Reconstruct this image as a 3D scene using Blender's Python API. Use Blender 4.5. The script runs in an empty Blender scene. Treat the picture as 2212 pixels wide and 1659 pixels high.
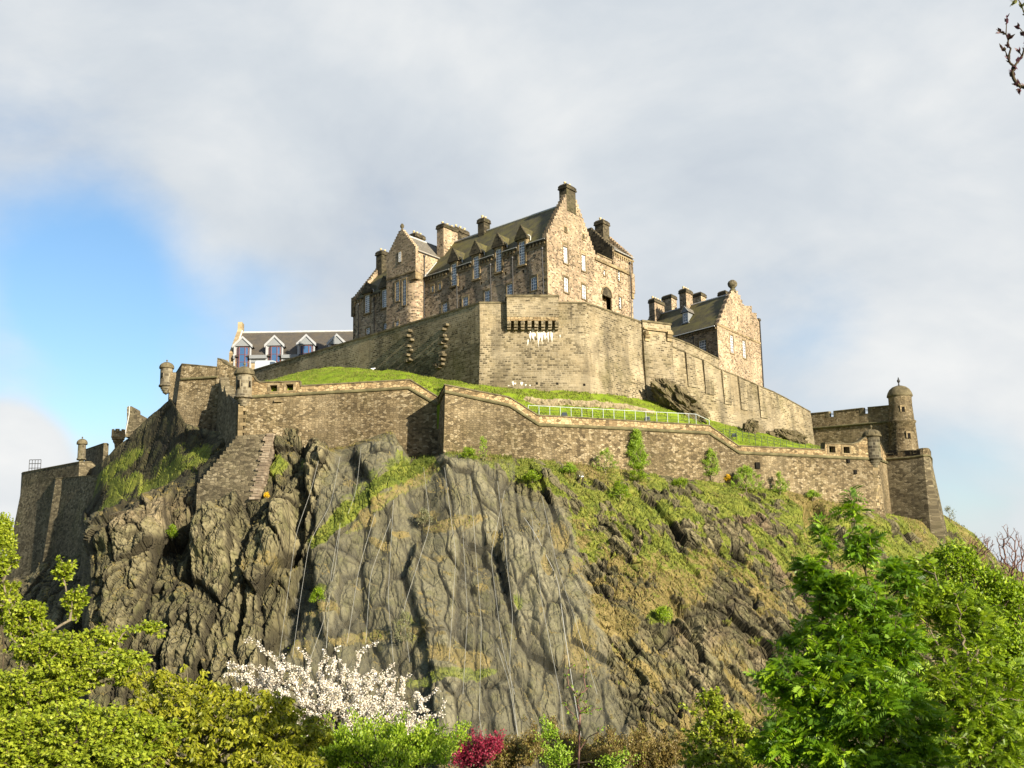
import bpy, bmesh, math, random
import numpy as np
from mathutils import Vector

R = math.radians
SC = bpy.context.scene
COL = SC.collection

# ------------------------------------------------------------------ camera
FPX, CX, CY = 2600.0, 1106.0, 829.5          # focal length / centre for a 2212 x 1659 picture
PITCH, ROLL = R(10.98), R(-1.0)
FWD = Vector((0, math.cos(PITCH), math.sin(PITCH)))
_r0, _u0 = Vector((1, 0, 0)), Vector((0, -math.sin(PITCH), math.cos(PITCH)))
RIGHT = _r0 * math.cos(ROLL) + _u0 * math.sin(ROLL)
UP = _u0 * math.cos(ROLL) - _r0 * math.sin(ROLL)
cam_d = bpy.data.cameras.new('camera'); cam = bpy.data.objects.new('camera', cam_d); COL.objects.link(cam)
cam_d.sensor_width = 36.0; cam_d.lens = FPX / 2212.0 * 36.0
cam_d.clip_start = 0.5; cam_d.clip_end = 6000
from mathutils import Matrix
M3 = Matrix((RIGHT, UP, -FWD)).transposed()
cam.matrix_world = M3.to_4x4()
SC.camera = cam

# ------------------------------------------------------------------ sun, sky, exposure
SUN_AZ, SUN_EL = R(39.5), R(20.5)                 # azimuth: degrees right of straight behind the camera
to_sun = Vector((math.sin(SUN_AZ) * math.cos(SUN_EL), -math.cos(SUN_AZ) * math.cos(SUN_EL), math.sin(SUN_EL)))
sd = bpy.data.lights.new('sun', 'SUN'); sd.energy = 5.0; sd.angle = R(0.55); sd.color = (1.0, 0.89, 0.71)
sun = bpy.data.objects.new('sun', sd); COL.objects.link(sun)
sun.rotation_euler = to_sun.to_track_quat('Z', 'Y').to_euler()
SC.view_settings.view_transform = 'Standard'; SC.view_settings.look = 'None'
SC.view_settings.gamma = 1.0; SC.view_settings.exposure = 1.35
SC.view_settings.use_curve_mapping = False

W = bpy.data.worlds.new('World'); SC.world = W; W.use_nodes = True


def px_dir(u, v):
    return (FWD * FPX + RIGHT * (u - CX) - UP * (v - CY))


def build_world():
    nt = W.node_tree; nt.nodes.clear()
    N = nt.nodes.new; L = nt.links.new
    out = N('ShaderNodeOutputWorld')
    sky = N('ShaderNodeTexSky'); sky.sky_type = 'NISHITA'; sky.sun_disc = False
    sky.sun_elevation = SUN_EL
    sky.sun_rotation = math.atan2(to_sun.x, to_sun.y)
    sky.air_density = 1.0; sky.dust_density = 0.6; sky.ozone_density = 1.6
    bs = N('ShaderNodeBackground'); bs.inputs[1].default_value = 0.07
    hs = N('ShaderNodeHueSaturation'); hs.inputs['Saturation'].default_value = 1.15
    L(sky.outputs[0], hs.inputs['Color']); L(hs.outputs[0], bs.inputs[0])
    tc = N('ShaderNodeTexCoord')
    mp = N('ShaderNodeMapping'); mp.inputs['Scale'].default_value = (1.0, 1.0, 1.7)
    mp.inputs['Rotation'].default_value = (0.0, R(-24), 0.2)
    L(tc.outputs['Generated'], mp.inputs[0])
    n1 = N('ShaderNodeTexNoise'); n1.inputs['Scale'].default_value = 3.4; n1.inputs['Detail'].default_value = 8
    n1.inputs['Roughness'].default_value = 0.56; n1.inputs['Distortion'].default_value = 0.25
    L(mp.outputs[0], n1.inputs['Vector'])
    n2 = N('ShaderNodeTexNoise'); n2.inputs['Scale'].default_value = 6.5; n2.inputs['Detail'].default_value = 9
    n2.inputs['Roughness'].default_value = 0.5; n2.inputs['Distortion'].default_value = 0.5
    L(mp.outputs[0], n2.inputs['Vector'])

    def gap(u, v, r0, r1, amount):
        d = px_dir(u, v).normalized()
        dp = N('ShaderNodeVectorMath'); dp.operation = 'DOT_PRODUCT'; dp.inputs[1].default_value = d
        nrm = N('ShaderNodeVectorMath'); nrm.operation = 'NORMALIZE'
        L(tc.outputs['Generated'], nrm.inputs[0]); L(nrm.outputs[0], dp.inputs[0])
        mr = N('ShaderNodeMapRange'); mr.interpolation_type = 'SMOOTHSTEP'
        mr.inputs[1].default_value = math.cos(R(r1)); mr.inputs[2].default_value = math.cos(R(r0))
        mr.inputs[3].default_value = 0; mr.inputs[4].default_value = amount
        L(dp.outputs['Value'], mr.inputs[0])
        return mr.outputs[0]
    gaps = [gap(30, 790, 1.0, 9.5, 0.46), gap(330, 680, 0.5, 7.0, 0.30), gap(230, 560, 0.3, 5.5, 0.16), gap(560, 700, 0.3, 4.5, 0.2), gap(1980, 900, 1.0, 9.0, 0.24),
            gap(60, 420, 0.5, 8.0, 0.2), gap(0, 1015, 0.3, 3.8, -0.75), gap(1720, 640, 0.3, 4.5, 0.16), gap(2150, 1050, .5, 4, .12)]
    acc = None
    for g in gaps:
        if acc is None: acc = g; continue
        a = N('ShaderNodeMath'); a.operation = 'ADD'; L(acc, a.inputs[0]); L(g, a.inputs[1]); acc = a.outputs[0]
    mul = N('ShaderNodeMath'); mul.operation = 'MULTIPLY_ADD'; mul.inputs[1].default_value = 0.95; mul.inputs[2].default_value = 0.47
    L(n1.outputs[0], mul.inputs[0])
    sx_ = N('ShaderNodeSeparateXYZ'); L(tc.outputs['Generated'], sx_.inputs[0])
    clear = N('ShaderNodeMapRange'); clear.interpolation_type = 'SMOOTHSTEP'      # the half of the sky that holds the sun is clear
    for i_, q_ in enumerate((0.45, -0.25, 0.0, 0.75)): clear.inputs[1 + i_].default_value = q_
    L(sx_.outputs[1], clear.inputs[0])
    a2 = N('ShaderNodeMath'); a2.operation = 'ADD'; L(acc, a2.inputs[0]); L(clear.outputs[0], a2.inputs[1]); acc = a2.outputs[0]
    sub = N('ShaderNodeMath'); sub.operation = 'SUBTRACT'; L(mul.outputs[0], sub.inputs[0]); L(acc, sub.inputs[1])
    cov = N('ShaderNodeMapRange'); cov.interpolation_type = 'SMOOTHSTEP'
    cov.inputs[1].default_value = 0.28; cov.inputs[2].default_value = 0.86
    L(sub.outputs[0], cov.inputs[0])
    rp = N('ShaderNodeValToRGB')
    e = rp.color_ramp.elements
    e[0].position = 0.28; e[0].color = (0.36, 0.405, 0.465, 1)
    e[1].position = 0.70; e[1].color = (0.64, 0.645, 0.64, 1)
    m = e.new(0.48); m.color = (0.475, 0.51, 0.545, 1)
    mixn = N('ShaderNodeMix'); mixn.data_type = 'FLOAT'; mixn.inputs[0].default_value = 0.35
    L(n1.outputs[0], mixn.inputs[2]); L(n2.outputs[0], mixn.inputs[3])
    pf = gap(10, 1010, 0.4, 4.2, 0.20)                       # a sunlit bank of cloud low on the left
    ab = N('ShaderNodeMath'); ab.operation = 'ADD'; L(mixn.outputs[0], ab.inputs[0]); L(pf, ab.inputs[1])
    L(ab.outputs[0], rp.inputs[0])
    bc = N('ShaderNodeBackground'); bc.inputs[1].default_value = 0.56
    L(rp.outputs[0], bc.inputs[0])
    mx = N('ShaderNodeMixShader')
    L(cov.outputs[0], mx.inputs[0]); L(bs.outputs[0], mx.inputs[1]); L(bc.outputs[0], mx.inputs[2])
    L(mx.outputs[0], out.inputs[0])


build_world()

# ------------------------------------------------------------------ pixel -> world helpers


def at(u, v, Y):
    d = px_dir(u, v)
    return d * (Y / d.y)


def at_z(u, v, z):
    d = px_dir(u, v)
    return d * (z / d.z)


def at_np(u, v, Y):
    u = np.asarray(u, float); v = np.asarray(v, float)
    f, r, w = (np.array(q) for q in (FWD, RIGHT, UP))
    d = f * FPX + (u[..., None] - CX) * r - (v[..., None] - CY) * w
    return d * (np.asarray(Y)[..., None] / d[..., 1:2])


def plan_hit(u, v, a, b):
    """point where the sight line through a picture point meets the vertical plane through a and b"""
    d = px_dir(u, v)
    n = Vector((b[1] - a[1], a[0] - b[0], 0))
    return d * ((n.x * a[0] + n.y * a[1]) / (n.x * d.x + n.y * d.y))


# ------------------------------------------------------------------ mesh builder
Z1 = Vector((0, 0, 1))


class MB:
    def __init__(s): s.v = []; s.f = []; s.m = []; s.uv = []; s.smooth = False

    def poly(s, pts, m=0, uv=None):
        pts = [Vector(p) for p in pts]
        i = len(s.v); s.v += pts; s.f.append(list(range(i, i + len(pts)))); s.m.append(m)
        if uv is None:
            n = Vector((0, 0, 0))
            for k in range(len(pts)):
                a, b = pts[k], pts[(k + 1) % len(pts)]
                n += Vector(((a.y - b.y) * (a.z + b.z), (a.z - b.z) * (a.x + b.x), (a.x - b.x) * (a.y + b.y)))
            if n.length < 1e-9: n = Vector((0, 0, 1))
            n.normalize()
            t = Z1.cross(n)
            t = Vector((1, 0, 0)) if t.length < 0.05 else t.normalized()
            b = n.cross(t)
            uv = [(p.dot(t), p.dot(b)) for p in pts]
        s.uv.append(uv)

    def box8(s, c, m=0, skip=()):
        # c: 8 corners, bottom ring 0-3 and top ring 4-7
        q = {'bot': (3, 2, 1, 0), 'top': (4, 5, 6, 7), 's0': (0, 1, 5, 4), 's1': (1, 2, 6, 5), 's2': (2, 3, 7, 6), 's3': (3, 0, 4, 7)}
        for k, f in q.items():
            if k not in skip: s.poly([c[j] for j in f], m)

    def box(s, P, a0, a1, b0, b1, z0, z1, m=0, skip=(), taper=0.0):
        t = taper
        c = [P(a0, b0, z0), P(a1, b0, z0), P(a1, b1, z0), P(a0, b1, z0),
             P(a0 + t, b0 + t, z1), P(a1 - t, b0 + t, z1), P(a1 - t, b1 - t, z1), P(a0 + t, b1 - t, z1)]
        s.box8(c, m, skip)

    def prism(s, P, prof, t0, t1, m=0):
        """extrude a profile [(a,z)] from depth t0 to t1; P(a, t, z)"""
        s.poly([P(a, t0, z) for a, z in prof], m)
        s.poly([P(a, t1, z) for a, z in reversed(prof)], m)
        n = len(prof)
        for k in range(n):
            a, z = prof[k]; a2, z2 = prof[(k + 1) % n]
            s.poly([P(a2, t0, z2), P(a, t0, z), P(a, t1, z), P(a2, t1, z2)], m)

    def lathe(s, c, prof, n=24, m=0, a0=0.0, a1=2 * math.pi):
        """prof [(r,z)] bottom to top round the vertical axis at c"""
        c = Vector(c); rm = max(r for r, z in prof)
        for k in range(n):
            t0 = a0 + (a1 - a0) * k / n; t1 = a0 + (a1 - a0) * (k + 1) / n
            l = 0.0
            for (r0, z0), (r1, z1) in zip(prof, prof[1:]):
                l2 = l + math.hypot(r1 - r0, z1 - z0)
                p = []; uv = []
                for r, z, t, ll in ((r0, z0, t0, l), (r0, z0, t1, l), (r1, z1, t1, l2), (r1, z1, t0, l2)):
                    p.append(c + Vector((r * math.cos(t), r * math.sin(t), z))); uv.append((t * rm, ll))
                if r0 < 1e-6: p.pop(0); uv.pop(0)
                elif r1 < 1e-6: p.pop(); uv.pop()
                s.poly(p, m, uv); l = l2

    def tube(s, pts, r, n=6, m=0, cap=True):
        pts = [Vector(p) for p in pts]
        rad = r if isinstance(r, (list, tuple)) else [r] * len(pts)
        rings = []
        for k, p in enumerate(pts):
            d = (pts[min(k + 1, len(pts) - 1)] - pts[max(k - 1, 0)]).normalized()
            x = d.cross(Z1)
            x = Vector((1, 0, 0)) if x.length < 1e-3 else x.normalized()
            y = x.cross(d)
            rings.append([p + (x * math.cos(2 * math.pi * j / n) + y * math.sin(2 * math.pi * j / n)) * rad[k] for j in range(n)])
        for a, b in zip(rings, rings[1:]):
            for j in range(n):
                s.poly([a[j], a[(j + 1) % n], b[(j + 1) % n], b[j]], m)
        if cap:
            s.poly(rings[0][::-1], m); s.poly(rings[-1], m)

    def build(s, name, mats, parent=None, smooth=False):
        me = bpy.data.meshes.new(name)
        me.from_pydata([tuple(p) for p in s.v], [], s.f)
        ul = me.uv_layers.new(name='UVMap')
        flat = [c for f in s.uv for q in f for c in q]
        ul.data.foreach_set('uv', flat)
        mats = mats if isinstance(mats, (list, tuple)) else [mats]
        for q in mats: me.materials.append(q)
        me.polygons.foreach_set('material_index', s.m)
        if smooth:
            b = bmesh.new(); b.from_mesh(me); bmesh.ops.remove_doubles(b, verts=b.verts, dist=1e-4)
            b.to_mesh(me); b.free()
            me.polygons.foreach_set('use_smooth', [True] * len(me.polygons))
        me.update()
        o = bpy.data.objects.new(name, me); COL.objects.link(o)
        if parent is not None: o.parent = parent; o.matrix_parent_inverse = parent.matrix_world.inverted()
        return o


def np_mesh(name, V, Q, mat, parent=None, tint=None, attrs=None, smooth=False):
    """numpy verts (n,3) and faces (m,k)"""
    V = np.ascontiguousarray(V, dtype=np.float32); Q = np.ascontiguousarray(Q, dtype=np.int32)
    k = Q.shape[1]
    me = bpy.data.meshes.new(name)
    me.vertices.add(len(V)); me.vertices.foreach_set('co', V.ravel())
    me.loops.add(Q.size); me.loops.foreach_set('vertex_index', Q.ravel())
    me.polygons.add(len(Q)); me.polygons.foreach_set('loop_start', np.arange(0, Q.size, k, dtype=np.int32))
    me.polygons.foreach_set('use_smooth', np.full(len(Q), smooth))
    me.update(calc_edges=True); me.validate()
    me.materials.append(mat)
    if tint is not None:
        at_ = me.attributes.new('tint', 'FLOAT', 'FACE'); at_.data.foreach_set('value', np.asarray(tint, np.float32))
    for nm, val in (attrs or {}).items():
        at_ = me.attributes.new(nm, 'FLOAT', 'POINT'); at_.data.foreach_set('value', np.asarray(val, np.float32).ravel())
    o = bpy.data.objects.new(name, me); COL.objects.link(o)
    if parent is not None: o.parent = parent; o.matrix_parent_inverse = parent.matrix_world.inverted()
    return o


def tag(o, label=None, cat=None, group=None, kind=None):
    if label: o['label'] = label
    if cat: o['category'] = cat
    if group: o['group'] = group
    if kind: o['kind'] = kind
    return o


def thing(name, label, cat, loc=(0, 0, 0), group=None):
    o = bpy.data.objects.new(name, None); o.empty_display_size = 0.5; o.location = loc; COL.objects.link(o)
    o.matrix_world = Matrix.Translation(Vector(loc))
    return tag(o, label, cat, group)


# ------------------------------------------------------------------ noise (numpy)


def _hash(ix, iy, seed):
    h = (ix.astype(np.int64) * 374761393 + iy.astype(np.int64) * 668265263 + seed * 974634777) & 0xFFFFFFFF
    h = ((h ^ (h >> 13)) * 1274126177) & 0xFFFFFFFF
    h = (h ^ (h >> 16))
    h = (h * 2246822519) & 0xFFFFFFFF
    return ((h ^ (h >> 15)) & 0xFFFFFF) / float(0x1000000)


def vnoise(x, y, seed=0):
    ix = np.floor(x); iy = np.floor(y); fx = x - ix; fy = y - iy
    fx = fx * fx * (3 - 2 * fx); fy = fy * fy * (3 - 2 * fy)
    a = _hash(ix, iy, seed); b = _hash(ix + 1, iy, seed); c = _hash(ix, iy + 1, seed); d = _hash(ix + 1, iy + 1, seed)
    return (a * (1 - fx) + b * fx) * (1 - fy) + (c * (1 - fx) + d * fx) * fy


def fbm(x, y, seed=0, oct=4, gain=0.5):
    s = np.zeros_like(x, dtype=float); a = 1.0; t = 0
    for k in range(oct):
        s += a * vnoise(x, y, seed + k * 17); t += a; a *= gain; x = x * 2.03 + 5.1; y = y * 2.03 + 9.7
    return s / t


def worley(x, y, seed=0):
    ix = np.floor(x); iy = np.floor(y)
    f1 = np.full(x.shape, 1e9); f2 = np.full(x.shape, 1e9)
    cx = np.zeros_like(x); cy = np.zeros_like(x); dx = np.zeros_like(x); dy = np.zeros_like(x)
    for j in (-1, 0, 1):
        for i in (-1, 0, 1):
            gx = ix + i; gy = iy + j
            px = gx + 0.1 + 0.8 * _hash(gx, gy, seed); py = gy + 0.1 + 0.8 * _hash(gx, gy, seed + 5)
            d = np.hypot(px - x, py - y)
            nr = d < f1
            f2 = np.where(nr, f1, np.minimum(f2, d)); f1 = np.where(nr, d, f1)
            cx = np.where(nr, gx, cx); cy = np.where(nr, gy, cy); dx = np.where(nr, x - px, dx); dy = np.where(nr, y - py, dy)
    return f1, f2, cx, cy, dx, dy


def sstep(a, b, x):
    t = np.clip((x - a) / (b - a), 0, 1)
    return t * t * (3 - 2 * t)



# ------------------------------------------------------------------ materials


class NT:
    def __init__(s, name, rough=0.9, spec=0.3):
        s.mat = bpy.data.materials.new(name); s.mat.use_nodes = True
        s.t = s.mat.node_tree; s.n = s.t.nodes; s.bsdf = s.n['Principled BSDF']; s.out = s.n['Material Output']
        s.bsdf.inputs['Roughness'].default_value = rough
        s.bsdf.inputs['Specular IOR Level'].default_value = spec

    def new(s, kind, **kw):
        n = s.n.new(kind)
        for k, v in kw.items():
            if hasattr(n, k): setattr(n, k, v)
            else: n.inputs[k.replace('_', ' ')].default_value = v
        return n

    def link(s, a, b): s.t.links.new(a, b)

    def coord(s, kind):
        return s.new('ShaderNodeTexCoord').outputs[kind]

    def noise(s, vec, scale, detail=4, rough=0.55, dist=0.0):
        n = s.new('ShaderNodeTexNoise', Scale=scale, Detail=detail, Roughness=rough, Distortion=dist)
        if vec is not None: s.link(vec, n.inputs['Vector'])
        return n.outputs[0]

    def mapv(s, vec, scale=(1, 1, 1), rot=(0, 0, 0)):
        m = s.new('ShaderNodeMapping'); m.inputs['Scale'].default_value = scale; m.inputs['Rotation'].default_value = rot
        s.link(vec, m.inputs[0]); return m.outputs[0]

    def ramp(s, fac, stops, mode='LINEAR'):
        r = s.new('ShaderNodeValToRGB'); e = r.color_ramp.elements; r.color_ramp.interpolation = mode
        e[0].position, e[0].color = stops[0][0], (*stops[0][1], 1)
        e[1].position, e[1].color = stops[-1][0], (*stops[-1][1], 1)
        for p, c in stops[1:-1]:
            q = e.new(p); q.color = (*c, 1)
        s.link(fac, r.inputs[0]); return r.outputs[0]

    def mix(s, fac, a, b, mode='MIX'):
        m = s.new('ShaderNodeMix'); m.data_type = 'RGBA'; m.blend_type = mode
        for sock, val in ((m.inputs[0], fac), (m.inputs[6], a), (m.inputs[7], b)):
            if isinstance(val, (int, float)): sock.default_value = val
            elif isinstance(val, tuple): sock.default_value = (*val, 1)
            else: s.link(val, sock)
        return m.outputs[2]

    def rng(s, val, a, b, c=0.0, d=1.0):
        m = s.new('ShaderNodeMapRange'); m.interpolation_type = 'SMOOTHSTEP'
        for i, q in enumerate((a, b, c, d)): m.inputs[1 + i].default_value = q
        s.link(val, m.inputs[0]); return m.outputs[0]

    def math(s, op, a, b=None):
        m = s.new('ShaderNodeMath'); m.operation = op
        for i, q in enumerate((a, b)):
            if q is None: continue
            if isinstance(q, (int, float)): m.inputs[i].default_value = q
            else: s.link(q, m.inputs[i])
        return m.outputs[0]

    def bump(s, h, strength=0.5, dist=0.05):
        b = s.new('ShaderNodeBump', Strength=strength, Distance=dist); s.link(h, b.inputs['Height'])
        s.link(b.outputs[0], s.bsdf.inputs['Normal'])

    def color(s, c):
        if isinstance(c, tuple): s.bsdf.inputs['Base Color'].default_value = (*c, 1)
        else: s.link(c, s.bsdf.inputs['Base Color'])
        return s.mat


def stone(name, stops, w=0.62, h=0.27, mortar=(0.30, 0.26, 0.19), mort_w=0.022, stain=(0.06, 0.052, 0.036), stain_amt=0.6,
          moss=(0.07, 0.08, 0.025), moss_amt=0.3, bump=0.55, warp=0.14, rubble=False, pale=None, pale_amt=0.0, seed=0.0):
    m = NT(name, 0.92, 0.15)
    uv = m.coord('UV')
    base = m.mapv(uv); base.node.inputs['Location'].default_value = (seed * 3.7, seed * 5.3, 0)
    nz = m.new('ShaderNodeTexNoise', Scale=0.9, Detail=3); m.link(base, nz.inputs['Vector'])
    off = m.new('ShaderNodeVectorMath', operation='MULTIPLY_ADD')
    m.link(nz.outputs[1], off.inputs[0]); off.inputs[1].default_value = (warp * 2, warp * 2, 0); m.link(base, off.inputs[2])
    vec = off.outputs[0]
    if rubble:
        sv = m.mapv(vec, (1 / w, 1 / h, 1))
        v1 = m.new('ShaderNodeTexVoronoi', Scale=1.0, Randomness=0.85); v1.voronoi_dimensions = '2D'; m.link(sv, v1.inputs['Vector'])
        v2 = m.new('ShaderNodeTexVoronoi', Scale=1.0, Randomness=0.85); v2.voronoi_dimensions = '2D'; v2.feature = 'DISTANCE_TO_EDGE'; m.link(sv, v2.inputs['Vector'])
        sp = m.new('ShaderNodeSeparateColor'); m.link(v1.outputs['Color'], sp.inputs[0])
        rnd = sp.outputs[0]; mfac = m.rng(v2.outputs[0], 0.03, 0.11, 1, 0)
    else:
        b = m.new('ShaderNodeTexBrick', Scale=1.0); b.offset = 0.5; b.squash = 0.6; b.squash_frequency = 3
        b.inputs['Brick Width'].default_value = w; b.inputs['Row Height'].default_value = h
        b.inputs['Mortar Size'].default_value = mort_w; b.inputs['Mortar Smooth'].default_value = 0.3
        b.inputs['Color1'].default_value = (0, 0, 0, 1); b.inputs['Color2'].default_value = (1, 1, 1, 1); b.inputs['Mortar'].default_value = (.5, .5, .5, 1)
        m.link(vec, b.inputs['Vector']); rnd = b.outputs[0]; mfac = b.outputs[1]
    grain = m.noise(vec, 7.0, 4, 0.6)
    r2 = m.math('ADD', rnd, m.math('MULTIPLY', m.math('SUBTRACT', grain, 0.5), 0.55))
    c = m.ramp(r2, stops)
    c = m.mix(m.math('MULTIPLY', mfac, m.rng(m.noise(base, 0.35, 3), 0.3, 0.62, 0.15, 0.85)), c, mortar)
    if pale:
        c = m.mix(m.rng(m.noise(m.mapv(base, (0.16, 0.11, 1)), 1.0, 5, 0.6), 0.5, 0.68, 0, pale_amt), c, pale)
    streak = m.noise(m.mapv(base, (0.5, 0.085, 1)), 1.0, 5, 0.62)
    c = m.mix(m.rng(streak, 0.45, 0.72, 0, stain_amt), c, stain)
    c = m.mix(m.rng(m.noise(m.mapv(base, (0.22, 0.16, 1)), 1.0, 6, 0.65), 0.5, 0.72, 0, moss_amt), c, moss)
    damp = m.noise(m.mapv(base, (1.3, 0.055, 1)), 1.0, 3, 0.55)
    c = m.mix(m.rng(damp, 0.56, 0.74, 0, stain_amt * 0.8), c, stain)
    c = m.mix(m.rng(m.noise(m.mapv(base, (0.13, 0.2, 1)), 1.0, 2, 0.4), 0.54, 0.60, 0, 0.22), c, mortar)
    big = m.rng(m.noise(base, 0.10, 3), 0.3, 0.7, 0.72, 1.2)
    c = m.mix(1.0, c, big, 'MULTIPLY')
    m.color(c)
    hgt = m.math('ADD', m.math('MULTIPLY', mfac, -0.7), m.math('ADD', m.math('MULTIPLY', rnd, 0.5), m.math('MULTIPLY', grain, 0.5)))
    m.bump(hgt, bump, 0.12)
    return m.mat


# facade of the upper buildings: pink-tan squared rubble with dark stones
S_MAIN = stone('facade_stone', [(0.02, (0.051, 0.039, 0.027)), (0.2, (0.118, 0.091, 0.064)), (0.40, (0.244, 0.183, 0.116)), (0.62, (0.328, 0.252, 0.158)),
               (0.80, (0.312, 0.215, 0.155)), (0.97, (0.438, 0.358, 0.249))], 0.46, 0.21, (0.337, 0.273, 0.182), 0.026, stain=(0.059, 0.048, 0.038), stain_amt=0.45, moss_amt=0.08, seed=1, warp=0.08)
S_BAST = stone('bastion_stone', [(0.02, (0.049, 0.040, 0.023)), (0.22, (0.102, 0.083, 0.048)), (0.48, (0.163, 0.133, 0.078)), (0.75, (0.208, 0.171, 0.102)),
               (0.95, (0.257, 0.216, 0.141))], 0.62, 0.25, (0.348, 0.299, 0.208), 0.034, stain_amt=0.65, moss=(0.080, 0.072, 0.027), moss_amt=0.5,
               pale=(0.288, 0.231, 0.141), pale_amt=0.6, seed=2, warp=0.09)
S_RUB = stone('rubble_stone', [(0.02, (0.060, 0.046, 0.026)), (0.28, (0.120, 0.092, 0.050)), (0.52, (0.165, 0.127, 0.070)), (0.76, (0.207, 0.162, 0.092)),
              (0.96, (0.281, 0.233, 0.149))], 0.37, 0.23, (0.085, 0.066, 0.037), 0.02, stain=(0.060, 0.047, 0.025), stain_amt=0.5,
              moss=(0.081, 0.073, 0.025), moss_amt=0.35, rubble=True, pale=(0.281, 0.229, 0.142), pale_amt=0.45, seed=3, bump=0.7, warp=0.05)
S_PARA = stone('parapet_stone', [(0.02, (0.094, 0.068, 0.035)), (0.3, (0.218, 0.154, 0.078)), (0.6, (0.296, 0.217, 0.115)), (0.95, (0.359, 0.281, 0.158))],
               0.45, 0.27, (0.101, 0.075, 0.042), 0.02, stain_amt=0.3, moss_amt=0.12, rubble=True, seed=4, bump=0.6, warp=0.05)
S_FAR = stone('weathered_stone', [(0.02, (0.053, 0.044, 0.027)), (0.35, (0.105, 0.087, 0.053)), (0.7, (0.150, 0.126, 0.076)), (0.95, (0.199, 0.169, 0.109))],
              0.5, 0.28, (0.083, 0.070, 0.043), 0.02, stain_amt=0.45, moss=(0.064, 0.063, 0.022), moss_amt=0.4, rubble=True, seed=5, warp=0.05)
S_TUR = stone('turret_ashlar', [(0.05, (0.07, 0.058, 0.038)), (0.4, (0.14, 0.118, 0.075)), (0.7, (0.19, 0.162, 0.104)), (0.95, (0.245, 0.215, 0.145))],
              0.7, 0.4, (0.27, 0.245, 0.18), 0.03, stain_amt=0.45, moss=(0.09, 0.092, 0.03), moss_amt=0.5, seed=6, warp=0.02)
S_DRESS = stone('dressed_stone', [(0.05, (0.120, 0.092, 0.049)), (0.5, (0.224, 0.172, 0.092)), (0.95, (0.304, 0.238, 0.137))], 1.4, 0.45, (0.120, 0.094, 0.059), 0.015,
                stain_amt=0.5, moss_amt=0.2, seed=7, warp=0.02)
S_DARK = stone('sooty_stone', [(0.05, (0.022, 0.019, 0.013)), (0.5, (0.052, 0.043, 0.027)), (0.95, (0.10, 0.083, 0.052))], 0.6, 0.27, (0.10, 0.085, 0.055), 0.02,
               stain_amt=0.55, moss=(0.07, 0.074, 0.02), moss_amt=0.5, seed=8, warp=0.05)
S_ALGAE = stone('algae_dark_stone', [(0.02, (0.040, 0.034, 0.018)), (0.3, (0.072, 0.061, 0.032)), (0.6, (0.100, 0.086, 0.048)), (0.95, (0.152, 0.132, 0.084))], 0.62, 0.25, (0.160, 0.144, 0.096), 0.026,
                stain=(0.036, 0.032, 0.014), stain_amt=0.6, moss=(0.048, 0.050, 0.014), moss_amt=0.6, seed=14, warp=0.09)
S_BARR = stone('pale_ashlar', [(0.05, (0.23, 0.17, 0.09)), (0.5, (0.30, 0.23, 0.13)), (0.95, (0.36, 0.29, 0.18))], 1.0, 0.4, (0.3, 0.24, 0.15), 0.012,
               stain_amt=0.2, moss_amt=0.0, seed=9, warp=0.01, bump=0.2)


def simple(name, c, rough=0.85, spec=0.3, var=0.25, scale=3.0, metal=0.0):
    m = NT(name, rough, spec)
    n = m.noise(m.coord('Object'), scale, 5, 0.6)
    lo = tuple(q * (1 - var) for q in c); hi = tuple(min(1, q * (1 + var)) for q in c)
    m.color(m.ramp(n, [(0.3, lo), (0.7, hi)])); m.bsdf.inputs['Metallic'].default_value = metal
    m.bump(n, 0.15, 0.02)
    return m.mat


M_COPE = simple('coping_stone', (0.10, 0.085, 0.05), 0.95, 0.1, 0.55, 1.2)
M_STRING = simple('string_course_stone', (0.105, 0.095, 0.05), 0.95, 0.1, 0.5, 0.8)
M_LEAD = simple('lead_flashing', (0.42, 0.43, 0.42), 0.5, 0.4, 0.15, 2)
M_LEADGREY = simple('weathered_gutter', (0.30, 0.30, 0.28), 0.6, 0.3, 0.2, 2)
M_BLUELEAD = simple('dark_lead', (0.10, 0.15, 0.17), 0.5, 0.4, 0.3, 2)
M_WHITE = simple('white_paint', (0.76, 0.77, 0.78), 0.55, 0.4, 0.04, 2)
M_BOARD = simple('painted_bargeboard', (0.29, 0.30, 0.31), 0.6, 0.4, 0.06, 2)
M_GREYPAINT = simple('grey_white_cladding', (0.17, 0.182, 0.19), 0.6, 0.4, 0.06, 2)
M_IRON = simple('black_iron', (0.022, 0.022, 0.022), 0.55, 0.4, 0.4, 3)
M_GREENIRON = simple('dark_green_railing', (0.045, 0.065, 0.035), 0.6, 0.4, 0.3, 3)
M_RAIL = simple('galvanised_rail', (0.36, 0.40, 0.39), 0.5, 0.5, 0.1, 3)
M_POT = simple('clay_chimney_pot', (0.50, 0.40, 0.22), 0.9, 0.2, 0.2, 3)
M_LIME = simple('lime_deposit', (0.60, 0.57, 0.49), 0.9, 0.2, 0.12, 4)
M_REDFRAME = simple('red_window_frame', (0.14, 0.055, 0.05), 0.5, 0.4, 0.15, 2)
M_DARK = simple('shadowed_opening', (0.012, 0.011, 0.009), 0.95, 0.05, 0.3, 3)  # near-black colour painted for the shade inside slits, ports and drains
M_LAMP = simple('lamp_housing', (0.06, 0.055, 0.05), 0.5, 0.4, 0.3, 3)
M_ZINC = simple('van_roof_paint', (0.33, 0.37, 0.41), 0.25, 0.5, 0.04, 1)


def glass_mat(name, c, rough):
    m = NT(name, rough, 0.9)
    m.bsdf.inputs['IOR'].default_value = 1.6
    n = m.noise(m.coord('UV'), 1.3, 2, 0.5)
    m.bump(n, 0.06, 0.05)
    return m.color(c)


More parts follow.
